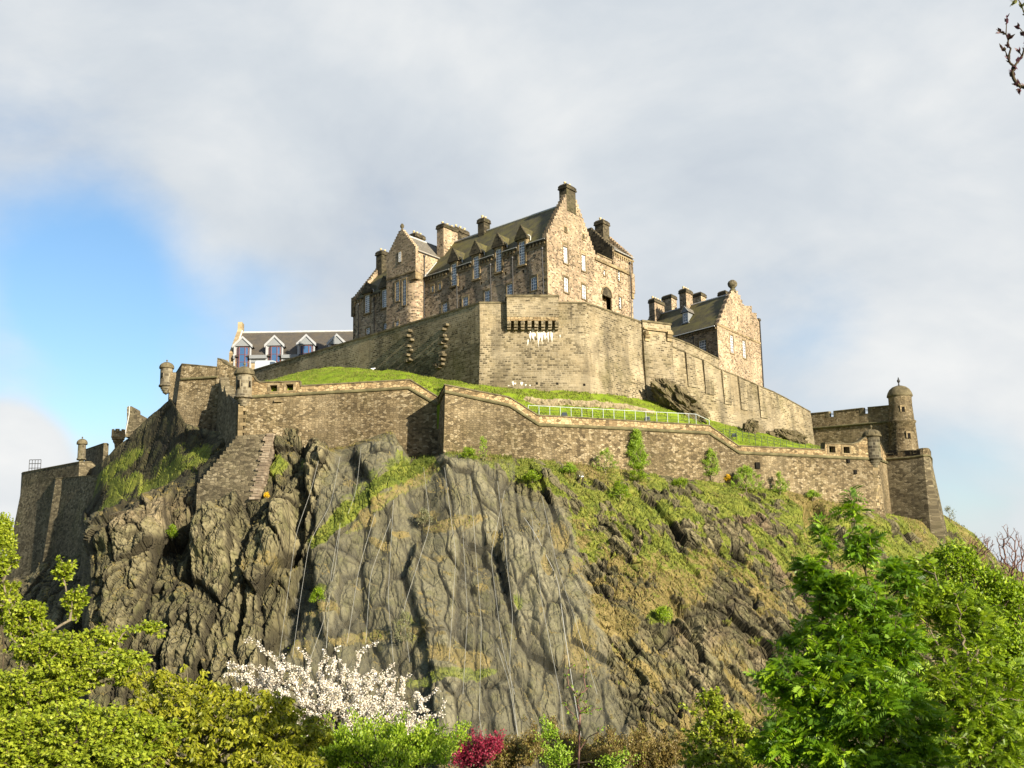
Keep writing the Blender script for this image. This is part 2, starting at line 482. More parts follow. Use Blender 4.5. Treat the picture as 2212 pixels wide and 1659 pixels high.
G_PANE = glass_mat('window_glass', (0.05, 0.065, 0.085), 0.08)
G_BLUE = glass_mat('blue_tinted_glass', (0.03, 0.075, 0.16), 0.06)


def slate(name, base, dark, moss, moss_amt, w=0.4, h=0.28):
    m = NT(name, 0.75, 0.3)
    uv = m.coord('UV')
    b = m.new('ShaderNodeTexBrick', Scale=1.0); b.offset = 0.5
    b.inputs['Brick Width'].default_value = w; b.inputs['Row Height'].default_value = h; b.inputs['Mortar Size'].default_value = 0.02
    b.inputs['Color1'].default_value = (*base, 1); b.inputs['Color2'].default_value = (*dark, 1); b.inputs['Mortar'].default_value = (*[q * 0.45 for q in dark], 1)
    m.link(uv, b.inputs['Vector'])
    c = m.mix(m.rng(m.noise(uv, 0.6, 6, 0.65), 0.36, 0.66, 0, moss_amt), b.outputs[0], moss)
    c = m.mix(m.rng(m.noise(m.mapv(uv, (0.7, 0.12, 1)), 1.0, 5, 0.6), 0.5, 0.75, 0, 0.5), c, dark)
    m.color(c); m.bump(b.outputs[1], -0.4, 0.03)
    return m.mat


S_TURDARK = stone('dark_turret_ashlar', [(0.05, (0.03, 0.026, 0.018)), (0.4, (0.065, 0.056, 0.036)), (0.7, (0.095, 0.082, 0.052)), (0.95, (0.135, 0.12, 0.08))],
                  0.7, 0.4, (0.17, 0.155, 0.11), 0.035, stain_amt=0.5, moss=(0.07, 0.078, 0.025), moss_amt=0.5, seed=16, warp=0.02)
R_MOSS = slate('mossy_slate', (0.078, 0.066, 0.032), (0.04, 0.035, 0.02), (0.105, 0.094, 0.024), 0.8)
R_GREY = slate('grey_slate', (0.16, 0.145, 0.12), (0.10, 0.092, 0.078), (0.13, 0.115, 0.07), 0.4)
R_DARK = slate('dark_slate', (0.085, 0.074, 0.06), (0.055, 0.05, 0.044), (0.095, 0.075, 0.045), 0.45)


def rock_mat():
    m = NT('basalt_rock_face', 0.88, 0.2)
    pos = m.new('ShaderNodeNewGeometry').outputs['Position']
    grass = m.new('ShaderNodeAttribute', attribute_name='grass').outputs['Fac']
    dry = m.new('ShaderNodeAttribute', attribute_name='dry').outputs['Fac']
    crack = m.new('ShaderNodeAttribute', attribute_name='crack').outputs['Fac']
    tone = m.new('ShaderNodeAttribute', attribute_name='tone').outputs['Fac']
    warm = m.new('ShaderNodeAttribute', attribute_name='warm').outputs['Fac']
    n1 = m.noise(pos, 0.22, 6, 0.62, 0.4)
    n2 = m.noise(m.mapv(pos, (1.3, 1.3, 0.42)), 1.0, 7, 0.68, 0.3)
    n3 = m.noise(pos, 3.6, 5, 0.65)
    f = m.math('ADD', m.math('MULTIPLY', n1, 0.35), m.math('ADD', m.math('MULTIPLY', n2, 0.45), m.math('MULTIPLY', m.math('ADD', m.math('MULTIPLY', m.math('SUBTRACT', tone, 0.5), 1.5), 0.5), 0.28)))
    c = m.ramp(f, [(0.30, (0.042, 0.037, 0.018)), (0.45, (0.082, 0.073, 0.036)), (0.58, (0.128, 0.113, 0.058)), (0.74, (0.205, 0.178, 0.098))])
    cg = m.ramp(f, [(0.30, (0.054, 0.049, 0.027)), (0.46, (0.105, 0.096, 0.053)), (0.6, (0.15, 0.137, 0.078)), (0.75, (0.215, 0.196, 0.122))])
    c = m.mix(m.new('ShaderNodeAttribute', attribute_name='netted').outputs['Fac'], c, cg)
    cw = m.ramp(f, [(0.30, (0.085, 0.06, 0.036)), (0.48, (0.185, 0.135, 0.078)), (0.72, (0.33, 0.25, 0.155))])
    c = m.mix(warm, c, cw)
    def cracks(sc, rot, w):
        q = m.mapv(pos, sc, rot)
        dn = m.new('ShaderNodeTexNoise', Scale=0.9, Detail=3); m.link(q, dn.inputs['Vector'])
        ad = m.new('ShaderNodeVectorMath', operation='MULTIPLY_ADD'); m.link(dn.outputs[1], ad.inputs[0]); ad.inputs[1].default_value = (0.55, 0.55, 0.55); m.link(q, ad.inputs[2])
        v = m.new('ShaderNodeTexVoronoi', Scale=1.0); v.feature = 'DISTANCE_TO_EDGE'; m.link(ad.outputs[0], v.inputs['Vector'])
        return m.rng(v.outputs[0], 0.0, w, 1, 0)
    lean = m.new('ShaderNodeAttribute', attribute_name='lean').outputs['Fac']
    k1 = m.mix(lean, cracks((0.48, 0.48, 0.15), (0, R(9), 0), 0.055), cracks((0.7, 0.7, 0.24), (0, R(34), 0), 0.065))
    k2 = m.mix(lean, cracks((2.0, 2.0, 0.8), (0, R(8), 0), 0.09), cracks((2.2, 2.2, 0.7), (0, R(34), 0), 0.10))
    pick = m.rng(m.noise(pos, 0.35, 3), 0.38, 0.62)
    kk = m.math('MAXIMUM', m.math('MULTIPLY', k1, 0.9), m.math('MULTIPLY', m.math('MULTIPLY', k2, pick), 0.45))
    netted_ = m.new('ShaderNodeAttribute', attribute_name='netted').outputs['Fac']
    kk = m.math('MULTIPLY', kk, m.math('SUBTRACT', 1.0, m.math('MULTIPLY', netted_, 0.6)))
    # lichen and moss tint
    c = m.mix(m.rng(m.noise(pos, 0.5, 6, 0.7), 0.48, 0.66, 0, 0.6), c, (0.095, 0.096, 0.032))
    c = m.mix(m.rng(n3, 0.5, 0.78, 0, 0.5), c, (0.05, 0.043, 0.03))
    c = m.mix(m.math('MULTIPLY', kk, 0.72), c, (0.03, 0.026, 0.016))
    c = m.mix(crack, c, (0.018, 0.015, 0.010))
    # grass on ledges and slopes
    gn = m.noise(pos, 0.75, 5, 0.65)
    gn2 = m.noise(pos, 4.0, 4, 0.7)
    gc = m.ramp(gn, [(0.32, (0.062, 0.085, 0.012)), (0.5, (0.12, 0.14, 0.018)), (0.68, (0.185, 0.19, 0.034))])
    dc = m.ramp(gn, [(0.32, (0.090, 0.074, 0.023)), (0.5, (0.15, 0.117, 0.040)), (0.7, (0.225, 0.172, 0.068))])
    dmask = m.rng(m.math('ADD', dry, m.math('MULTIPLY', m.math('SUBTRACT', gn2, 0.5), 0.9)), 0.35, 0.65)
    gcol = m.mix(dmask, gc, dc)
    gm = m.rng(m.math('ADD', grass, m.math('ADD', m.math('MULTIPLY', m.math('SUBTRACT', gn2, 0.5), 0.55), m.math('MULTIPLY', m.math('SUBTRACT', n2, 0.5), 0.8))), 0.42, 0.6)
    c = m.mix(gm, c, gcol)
    m.color(c)
    h = m.math('ADD', m.math('MULTIPLY', kk, -0.9), m.math('ADD', m.math('MULTIPLY', n2, 0.8), m.math('MULTIPLY', n3, 0.5)))
    m.bump(h, 0.8, 0.25)
    return m.mat


M_ROCK = rock_mat()


def boulder_mat():
    m = NT('outcrop_rock', 0.9, 0.2)
    pos = m.new('ShaderNodeNewGeometry').outputs['Position']
    n1 = m.noise(m.mapv(pos, (1.0, 1.0, 0.5), (0, R(40), 0)), 0.9, 7, 0.68, 0.3); n3 = m.noise(pos, 3.6, 5, 0.65)
    c = m.ramp(n1, [(0.3, (0.045, 0.036, 0.022)), (0.5, (0.10, 0.082, 0.045)), (0.7, (0.175, 0.145, 0.085))])
    c = m.mix(m.rng(n3, 0.5, 0.7, 0, 0.4), c, (0.085, 0.095, 0.025))
    m.color(c); m.bump(m.math('ADD', n1, m.math('MULTIPLY', n3, 0.5)), 0.8, 0.25)
    return m.mat


M_BOULDER = boulder_mat()


def lawn_mat():
    m = NT('lawn_grass', 0.95, 0.1)
    pos = m.new('ShaderNodeNewGeometry').outputs['Position']
    n1 = m.noise(pos, 0.28, 5, 0.6); n2 = m.noise(m.mapv(pos, (1, 1, 0.4)), 2.4, 5, 0.7); n3 = m.noise(pos, 9, 3, 0.7)
    c = m.ramp(m.math('ADD', m.math('MULTIPLY', n1, 0.55), m.math('MULTIPLY', n2, 0.45)),
               [(0.34, (0.085, 0.13, 0.009)), (0.5, (0.135, 0.19, 0.013)), (0.66, (0.19, 0.23, 0.028))])
    c = m.mix(m.rng(n3, 0.5, 0.8, 0, 0.4), c, (0.07, 0.10, 0.012))
    m.color(c); m.bump(m.math('ADD', n2, n3), 0.6, 0.12)
    return m.mat


M_LAWN = lawn_mat()


def leaf_mat(name, stops, trans=(0.3, 0.5, 0.05), tr=0.35, rough=0.5):
    m = NT(name, rough, 0.35)
    t = m.new('ShaderNodeAttribute', attribute_name='tint').outputs['Fac']
    c = m.ramp(t, stops)
    m.color(c)
    tl = m.new('ShaderNodeBsdfTranslucent')
    cc = m.mix(1.0, c, trans, 'ADD') if False else m.mix(0.6, c, trans)
    m.link(cc, tl.inputs[0])
    mx = m.new('ShaderNodeMixShader'); mx.inputs[0].default_value = tr
    m.link(m.bsdf.outputs[0], mx.inputs[1]); m.link(tl.outputs[0], mx.inputs[2]); m.link(mx.outputs[0], m.out.inputs[0])
    return m.mat


L_SYC = leaf_mat('young_sycamore_leaf', [(0, (0.12, 0.17, 0.010)), (0.5, (0.24, 0.30, 0.018)), (1, (0.38, 0.42, 0.04))], (0.38, 0.46, 0.015), 0.36)
L_OLIVE = leaf_mat('olive_spring_leaf', [(0, (0.085, 0.10, 0.006)), (0.5, (0.20, 0.215, 0.011)), (1, (0.38, 0.37, 0.03))], (0.32, 0.35, 0.01), 0.34)
L_BRIGHT = leaf_mat('bright_shrub_leaf', [(0, (0.09, 0.16, 0.008)), (0.5, (0.20, 0.30, 0.014)), (1, (0.35, 0.43, 0.04))], (0.32, 0.50, 0.015), 0.36)
L_ROWAN = leaf_mat('rowan_leaf', [(0, (0.03, 0.075, 0.003)), (0.5, (0.10, 0.20, 0.005)), (1, (0.27, 0.40, 0.012))], (0.24, 0.42, 0.006), 0.36)
L_GREEN = leaf_mat('mid_green_leaf', [(0, (0.055, 0.10, 0.004)), (0.5, (0.16, 0.25, 0.007)), (1, (0.34, 0.44, 0.018))], (0.27, 0.41, 0.01), 0.36)
L_LIME = leaf_mat('lime_green_leaf', [(0, (0.12, 0.20, 0.012)), (0.5, (0.20, 0.31, 0.02)), (1, (0.32, 0.42, 0.05))], (0.3, 0.5, 0.02), 0.36)
L_RED = leaf_mat('crimson_leaf', [(0, (0.13, 0.008, 0.025)), (0.5, (0.26, 0.02, 0.05)), (1, (0.42, 0.06, 0.10))], (0.5, 0.04, 0.08), 0.3)
L_BROWN = leaf_mat('bronze_leaf', [(0, (0.07, 0.05, 0.014)), (0.45, (0.15, 0.108, 0.03)), (0.8, (0.22, 0.17, 0.055)), (1, (0.20, 0.23, 0.03))], (0.28, 0.2, 0.03), 0.3)
L_BLOSSOM = leaf_mat('white_blossom', [(0, (0.22, 0.22, 0.07)), (0.12, (0.42, 0.34, 0.24)), (0.3, (0.66, 0.60, 0.50)), (1, (0.80, 0.77, 0.70))], (0.75, 0.7, 0.6), 0.25)
L_BUD = leaf_mat('unfolding_bud', [(0, (0.05, 0.012, 0.03)), (0.6, (0.08, 0.03, 0.04)), (1, (0.16, 0.22, 0.03))], (0.15, 0.12, 0.04), 0.2)
L_TUFT = leaf_mat('rough_grass_blade', [(0, (0.066, 0.095, 0.011)), (0.5, (0.135, 0.155, 0.02)), (0.66, (0.17, 0.145, 0.042)), (1, (0.25, 0.19, 0.075))], (0.25, 0.27, 0.05), 0.25, 0.8)
L_GORSE = leaf_mat('gorse_flower', [(0, (0.55, 0.33, 0.01)), (1, (0.75, 0.5, 0.02))], (0.7, 0.5, 0.02), 0.2)
L_GREYB = leaf_mat('grey_green_leaf', [(0, (0.10, 0.105, 0.05)), (0.5, (0.17, 0.175, 0.085)), (1, (0.26, 0.26, 0.14))], (0.25, 0.27, 0.12), 0.25)


def bark_mat(name, lo, hi):
    m = NT(name, 0.9, 0.15)
    pos = m.new('ShaderNodeNewGeometry').outputs['Position']
    n = m.noise(m.mapv(pos, (6, 6, 1.6)), 1.0, 5, 0.65)
    m.color(m.ramp(n, [(0.3, lo), (0.7, hi)])); m.bump(n, 0.6, 0.03)
    return m.mat


B_DARK = bark_mat('dark_bark', (0.03, 0.023, 0.014), (0.085, 0.066, 0.04))
B_GREY = bark_mat('grey_bark', (0.085, 0.072, 0.045), (0.20, 0.165, 0.11))
B_RED = bark_mat('reddish_twig', (0.075, 0.04, 0.032), (0.19, 0.11, 0.085))


def net_mat():
    m = NT('steel_mesh_netting', 0.6, 0.3)
    pos = m.new('ShaderNodeNewGeometry').outputs['Position']
    n = m.noise(m.mapv(pos, (0.9, 0.9, 0.15)), 1.0, 4, 0.6)
    m.color((0.21, 0.20, 0.15))
    tp = m.new('ShaderNodeBsdfTransparent'); mx = m.new('ShaderNodeMixShader')
    m.link(m.rng(n, 0.3, 0.75, 0.05, 0.22), mx.inputs[0])
    m.link(tp.outputs[0], mx.inputs[1]); m.link(m.bsdf.outputs[0], mx.inputs[2]); m.link(mx.outputs[0], m.out.inputs[0])
    return m.mat


M_NET = net_mat()
M_CABLE = simple('steel_cable', (0.27, 0.27, 0.24), 0.5, 0.4, 0.1, 2)

# ------------------------------------------------------------------ masonry helpers


def seg_normal(a, b):
    n = Vector((b[1] - a[1], a[0] - b[0], 0)).normalized()
    mid = Vector(((a[0] + b[0]) / 2, (a[1] + b[1]) / 2, 0))
    return n if n.dot(mid) < 0 else -n


class Plan:
    """a wall line on the ground: a polyline of plan points, each with the outward (camera side) normal"""

    def __init__(s, pts):
        s.p = [Vector((q[0], q[1], 0)) for q in pts]
        s.sn = [seg_normal(a, b) for a, b in zip(s.p, s.p[1:])]
        # outward sides must agree round a corner: keep the side of the travel direction that most segments use
        sides = []
        for (a, b), n in zip(zip(s.p, s.p[1:]), s.sn):
            d = b - a; sides.append(1 if d.x * n.y - d.y * n.x > 0 else -1)
        side = 1 if sum(sides) > 0 else -1
        s.sn = []
        for a, b in zip(s.p, s.p[1:]):
            d = (b - a).normalized(); s.sn.append(Vector((-d.y, d.x, 0)) * side)
        s.len = [0.0]
        for a, b in zip(s.p, s.p[1:]): s.len.append(s.len[-1] + (b - a).length)

    def hit(s, u, v):
        best = None
        for k, (a, b) in enumerate(zip(s.p, s.p[1:])):
            q = plan_hit(u, v, a, b)
            d = b - a; t = (Vector((q.x, q.y, 0)) - a).dot(d) / d.length_squared
            err = max(0, -t, t - 1) * d.length
            if q.y <= 0: err += 1e6
            if best is None or err < best[0] - 1e-6: best = (err, k, t, q)
        e, k, t, q = best
        return s.len[k] + t * (s.len[k + 1] - s.len[k]), q.z

    def pos(s, l):
        k = 0
        while k < len(s.sn) - 1 and l > s.len[k + 1]: k += 1
        t = (l - s.len[k]) / (s.len[k + 1] - s.len[k])
        return s.p[k].lerp(s.p[k + 1], t) if 0 <= t <= 1 else s.p[k] + (s.p[k + 1] - s.p[k]) * t

    def nrm(s, l):
        for k in range(1, len(s.p) - 1):
            if abs(l - s.len[k]) < 0.02:
                n = s.sn[k - 1] + s.sn[k]; c = n.normalized().dot(s.sn[k])
                return n.normalized() / max(0.35, c)
        k = 0
        while k < len(s.sn) - 1 and l > s.len[k + 1]: k += 1
        return s.sn[k]

    def P(s, l, out, z):
        q = s.pos(l) + s.nrm(l) * out
        return Vector((q.x, q.y, z))


def stations(plan, top, bot):
    """merge break points of a top line, a bottom line [(l,z)] and the plan corners"""
    ls = sorted(set([round(q[0], 4) for q in top] + [round(l, 4) for l in plan.len] + [round(q[0], 4) for q in bot]))
    lo, hi = top[0][0], top[-1][0]
    ls = [l for l in ls if lo - 1e-3 <= l <= hi + 1e-3]
    out = []
    for l in ls:
        if not out or l - out[-1] > 0.012: out.append(l)
    return out


def interp(tab, l):
    if l <= tab[0][0]: return tab[0][1]
    for (a, za), (b, zb) in zip(tab, tab[1:]):
        if l <= b: return za + (zb - za) * (0 if b - a < 1e-6 else (l - a) / (b - a))
    return tab[-1][1]


def wall_run(mb, plan, top, bot, batter=0.03, thick=1.2, zk=None, m=0, rows=None, low=None):
    """top/bot: [(l, z)]; batter is run per metre below zk (or below the top)"""
    ls = stations(plan, top, bot)
    for a, b in zip(ls, ls[1:]):
        cols = []
        for l in (a, b):
            zt, zb = interp(top, l if l != b else l - 1e-4) if False else interp(top, l), interp(bot, l)
            k = zt if zk is None else min(zk, zt)
            cols.append((zt, k, zb))
        P = plan.P

        def uvq(pts):
            return pts
        (t0, k0, b0), (t1, k1, b1) = cols
        if zk is not None:
            mb.poly([P(a, 0, k0), P(b, 0, k1), P(b, 0, t1), P(a, 0, t0)], m, [(a, k0), (b, k1), (b, t1), (a, t0)])
        mb.poly([P(a, batter * (k0 - b0), b0), P(b, batter * (k1 - b1), b1), P(b, 0, k1), P(a, 0, k0)], (low(a) if low else m), [(a, b0), (b, b1), (b, k1), (a, k0)])
        mb.poly([P(a, 0, t0), P(b, 0, t1), P(b, -thick, t1), P(a, -thick, t0)], m)
        mb.poly([P(b, -thick, b1), P(a, -thick, b0), P(a, -thick, t0), P(b, -thick, t1)], m, [(b, b1), (a, b0), (a, t0), (b, t1)])
    for l in (ls[0], ls[-1]):
        zt, zb = interp(top, l), interp(bot, l); k = zt if zk is None else min(zk, zt)
        mb.poly([plan.P(l, batter * (k - zb), zb), plan.P(l, 0, k), plan.P(l, 0, zt), plan.P(l, -thick, zt), plan.P(l, -thick, zb)], m)


def coping_run(mb, plan, line, h=0.3, over=0.12, thick=1.2, m=0):
    for (a, za), (b, zb) in zip(line, line[1:]):
        cuts = [a] + [l for l in plan.len if a + 0.02 < l < b - 0.02] + [b]
        for c, d in zip(cuts, cuts[1:]):
            if d - c < 0.015: continue
            zc = za + (zb - za) * (c - a) / (b - a); zd = za + (zb - za) * (d - a) / (b - a)
            P = plan.P
            mb.box8([P(c, over, zc), P(d, over, zd), P(d, -thick - over, zd), P(c, -thick - over, zc),
                     P(c, over - 0.02, zc + h * 0.7), P(d, over - 0.02, zd + h * 0.7), P(d, -thick, zd + h), P(c, -thick, zc + h)], m)


def string_run(mb, plan, line, r=0.2, m=0, out=0.04):
    pts = []
    for k, (l, z) in enumerate(line):
        pts.append((l, z))
        if k + 1 < len(line):
            for q in plan.len:
                if l + 0.05 < q < line[k + 1][0] - 0.05: pts.append((q, z + (line[k + 1][1] - z) * (q - l) / (line[k + 1][0] - l)))
    mb.tube([plan.P(l, out, z) for l, z in pts], r, 8, m)


def px_line(plan, pts):
    out = []
    for u, v in pts:
        l, z = plan.hit(u, v)
        if out and l <= out[-1][0]: l = out[-1][0] + 0.02
        out.append((l, z))
    return out


def wall_grid(mb, P, a0, a1, z0, z1, holes, m=0, mr=1, depth=0.24):
    """P(a, out, z). holes [(a0,a1,z0,z1)] become real recesses"""
    A = sorted({a0, a1, *[q for h in holes for q in h[:2] if a0 < q < a1]}); Zs = sorted({z0, z1, *[q for h in holes for q in h[2:4] if z0 < q < z1]})
    for x0, x1 in zip(A, A[1:]):
        for y0, y1 in zip(Zs, Zs[1:]):
            cx, cy = (x0 + x1) / 2, (y0 + y1) / 2
            if any(h[0] < cx < h[1] and h[2] < cy < h[3] for h in holes): continue
            mb.poly([P(x0, 0, y0), P(x1, 0, y0), P(x1, 0, y1), P(x0, 0, y1)], m)
    for h in holes:
        x0, x1, y0, y1 = h[:4]; y1c = min(y1, z1); d = -depth
        for (p, q, r, s) in (((x0, y0), (x1, y0), 0, 0), ((x1, y0), (x1, y1c), 0, 0), ((x1, y1c), (x0, y1c), 0, 0), ((x0, y1c), (x0, y0), 0, 0)):
            mb.poly([P(p[0], 0, p[1]), P(q[0], 0, q[1]), P(q[0], d, q[1]), P(p[0], d, p[1])], mr)


def surround(mb, P, h, w=0.2, proud=0.05, m=1, sill=True):
    x0, x1, y0, y1 = h[:4]
    bx = lambda a, b, c, d, pr=proud: mb.box(lambda p, q, z: P(p, q, z), a, b, -0.02, pr, c, d, m)
    bx(x0 - w, x0, y0, y1); bx(x1, x1 + w, y0, y1); bx(x0 - w, x1 + w, y1, y1 + w * 1.2)
    if sill: bx(x0 - w, x1 + w, y0 - w * 0.8, y0, proud + 0.08)


def window(parent, P, h, nx=3, ny=4, recess=0.17, mat=None, glass=None, fw=0.10, bw=0.055, arch=False, mid=True):
    x0, x1, y0, y1 = h[:4]
    f = MB(); r0, r1 = -recess, -recess + 0.06
    B = lambda a, b, c, d, o=0.0: f.box(P, a, b, r0, r1 + o, c, d)
    B(x0, x0 + fw, y0, y1); B(x1 - fw, x1, y0, y1); B(x0 + fw, x1 - fw, y0, y0 + fw * 1.2); B(x0 + fw, x1 - fw, y1 - fw, y1)
    ix0, ix1, iy0, iy1 = x0 + fw, x1 - fw, y0 + fw * 1.2, y1 - fw
    for k in range(1, nx):
        c = ix0 + (ix1 - ix0) * k / nx; B(c - bw / 2, c + bw / 2, iy0, iy1, -0.012)
    for k in range(1, ny):
        c = iy0 + (iy1 - iy0) * k / ny; w2 = bw * (1.6 if mid and k * 2 == ny else 1) / 2
        B(ix0, ix1, c - w2, c + w2, -0.02)
    o = f.build('window', mat or M_WHITE, parent)
    g = MB(); g.poly([P(ix0, r0 + 0.015, iy0), P(ix1, r0 + 0.015, iy0), P(ix1, r0 + 0.015, iy1), P(ix0, r0 + 0.015, iy1)])
    g.build('pane', glass or G_PANE, o)
    return o


def chimney(parent, P, l0, l1, b0, b1, z0, z1, pots=3, mat=None, pot_along='b'):
    mb = MB(); hc = 0.75
    mb.box(P, l0, l1, b0, b1, z0, z1 - hc, 0, ('top', 'bot'))
    o = 0.16
    mb.box(P, l0 - o, l1 + o, b0 - o, b1 + o, z1 - hc, z1 - hc + 0.16, 1)
    mb.box(P, l0 - o + 0.05, l1 + o - 0.05, b0 - o + 0.05, b1 + o - 0.05, z1 - hc + 0.16, z1 - 0.3, 1)
    mb.box(P, l0 - o + 0.02, l1 + o - 0.02, b0 - o + 0.02, b1 + o - 0.02, z1 - 0.3, z1, 1, taper=0.26)
    ob = mb.build('chimney', [mat or S_DARK, S_DARK], parent)
    for k in range(pots):
        t = (k + 0.5) / pots
        c = P((l0 + l1) / 2 if pot_along == 'b' else l0 + (l1 - l0) * t, b0 + (b1 - b0) * t if pot_along == 'b' else (b0 + b1) / 2, z1)
        q = MB(); q.lathe(c, [(0.17, -0.02), (0.15, 0.3), (0.19, 0.32), (0.19, 0.42), (0.12, 0.42), (0.11, 0.2), (0, 0.2)], 10)
        q.build('chimney_pot', M_POT, ob, True)
    return ob


def crow_profile(b0, bA, b1, ze, zp, n, flat=0.8):
    """stepped gable outline from (b0,ze) over the apex bA to (b1,ze)"""
    L = []
    for k in range(n):
        z = ze + (zp - ze) * (k + 1) / n
        L += [(b0 + (bA - flat / 2 - b0) * k / n, z), (b0 + (bA - flat / 2 - b0) * (k + 1) / n, z)]
    Rr = []
    for k in range(n):
        z = ze + (zp - ze) * (k + 1) / n
        Rr += [(b1 + (bA + flat / 2 - b1) * k / n, z), (b1 + (bA + flat / 2 - b1) * (k + 1) / n, z)]
    return [(b0, ze)] + L + Rr[::-1] + [(b1, ze)]


def sentry(parent, c, r, z_tip, z_ring, z_rim, z_dome, z_fin, slits=(), rim=1.25, mat=None, name='sentry_turret'):
    """a corbelled sentry box: tip of the corbel, ring at its foot, eaves rim, dome and finial"""
    mat = mat or S_TUR
    mb = MB(); hc = z_ring - z_tip
    prof = [(0.02, z_tip)]
    n = 4
    for k in range(n):
        ra, za = r * (0.28 + 0.72 * k / n), z_tip + hc * (0.12 + 0.88 * k / n)
        rb = r * (0.28 + 0.72 * (k + 1) / n)
        prof += [(ra, za), (rb + 0.05, za + hc * 0.10), (rb + 0.05, za + hc * 0.18)]
    prof += [(r * 1.16, z_ring - 0.12), (r * 1.2, z_ring), (r * 1.14, z_ring + 0.14), (r, z_ring + 0.2), (r, z_rim - 0.1)]
    cc = Vector((c[0], c[1], 0))
    mb.lathe(cc, prof, 24)
    for ang, zz, w, h in slits:
        t = Vector((-math.sin(ang), math.cos(ang), 0)); n_ = Vector((math.cos(ang), math.sin(ang), 0))
        P = lambda a, o, z: cc + n_ * (r + o) + t * a + Vector((0, 0, z))
        mb.box(P, -w / 2 - 0.07, w / 2 + 0.07, -0.2, 0.03, zz - 0.07, zz + h + 0.07, 0)
        mb.box(P, -w / 2, w / 2, -0.2, 0.034, zz, zz + h, 1)
    o = mb.build(name, [mat, M_DARK], parent, True)
    d = MB(); R_ = r * rim
    hd = z_dome - z_rim
    prof = [(r * 0.9, z_rim - 0.16), (R_ * 0.97, z_rim - 0.1), (R_, z_rim - 0.02), (R_ * 0.97, z_rim + 0.06)]
    for k in range(1, 9):
        t = k / 8 * math.pi / 2; prof.append((R_ * 0.93 * math.cos(t) ** 0.85 if k < 8 else 0.0, z_rim + 0.06 + (hd - 0.06) * math.sin(t)))
    d.lathe(cc, prof, 24)
    for k in range(8):
        a = k * math.pi / 4 + 0.2
        pts = [cc + Vector((math.cos(a) * R_ * 0.95 * math.cos(t), math.sin(a) * R_ * 0.95 * math.cos(t), z_rim + 0.07 + (hd - 0.06) * math.sin(t))) for t in [i * math.pi / 12 for i in range(7)]]
        d.tube(pts, 0.045, 5)
    d.build('dome', M_COPE, o, True)
    f = MB(); hf = z_fin - z_dome; q = hf * 0.3
    f.lathe(cc + Vector((0, 0, z_dome - 0.05)), [(q * 0.9, 0), (q * 0.5, hf * 0.2), (q * 0.35, hf * 0.4), (q * 0.85, hf * 0.55), (q * 0.95, hf * 0.7), (q * 0.6, hf * 0.88), (q * 0.15, hf), (0, hf + 0.06)], 12)
    f.build('finial', M_COPE, o, True)
    return o


def downpipe(parent, p0, p1, r=0.07):
    mb = MB(); mb.tube([p0, p1], r, 7)
    d = (Vector(p1) - Vector(p0)).normalized()
    mb.lathe(Vector(p0) - Vector((0, 0, 0.3)), [(0.08, 0), (0.16, 0.1), (0.18, 0.34), (0, 0.34)], 8)
    return mb.build('downpipe', M_IRON, parent)


class Frame:
    """building axes: l runs back along the long side, b back along the gable side"""

    def __init__(s, o, ax, by): s.o = Vector((o[0], o[1], 0)); s.ax = ax; s.by = by

    def p(s, l, b, z):
        q = s.o + s.ax * l + s.by * b
        return Vector((q.x, q.y, z))

    def pixL(s, u, v, b=0.0):
        a = s.p(0, b, 0); c = s.p(1, b, 0); q = plan_hit(u, v, a, c)
        return (Vector((q.x, q.y, 0)) - a).dot(s.ax), q.z

    def pixB(s, u, v, l=0.0):
        a = s.p(l, 0, 0); c = s.p(l, 1, 0); q = plan_hit(u, v, a, c)
        return (Vector((q.x, q.y, 0)) - a).dot(s.by), q.z


def flat(v): return Vector((v.x, v.y, 0))

# ------------------------------------------------------------------ the great gabled building on top
E0 = at(1181, 514.7, 150.0); ZE = E0.z
_E1 = at_z(925, 597, ZE); AX = flat(_E1 - E0).normalized()
_q0 = at(1186, 584, 150.0); _q1 = at_z(1362, 656, _q0.z); BY = flat(_q1 - _q0).normalized()
MF = Frame(E0, AX, BY)
ZB = at(1186, 690, 150.0).z                    # wall foot, hidden behind the bastion
main = thing('castle_building', 'tall crow-stepped stone castle building with long mossy roof, standing on top above the bastion', 'castle', MF.p(0, 0, ZB))


def PLF(b0): return lambda a, out, z: MF.p(a, b0 - out, z)      # faces looking forward-left
def PBF(l0): return lambda a, out, z: MF.p(l0 - out, a, z)      # faces looking forward-right


def hole_L(u, vt, vb, w, b=0.0):
    l, z1 = MF.pixL(u, vt, b); _, z0 = MF.pixL(u, vb, b)
    return (l - w / 2, l + w / 2, z0, z1)


def hole_B(u, vt, vb, w, l=0.0):
    b, z1 = MF.pixB(u, vt, l); _, z0 = MF.pixB(u, vb, l)
    return (b - w / 2, b + w / 2, z0, z1)


LEN = 27.0
bA = MF.pixB(1234, 440)[0]
_, ZR = MF.pixB(1234, 437.0)
bW = bA * 2                                    # width of the main range
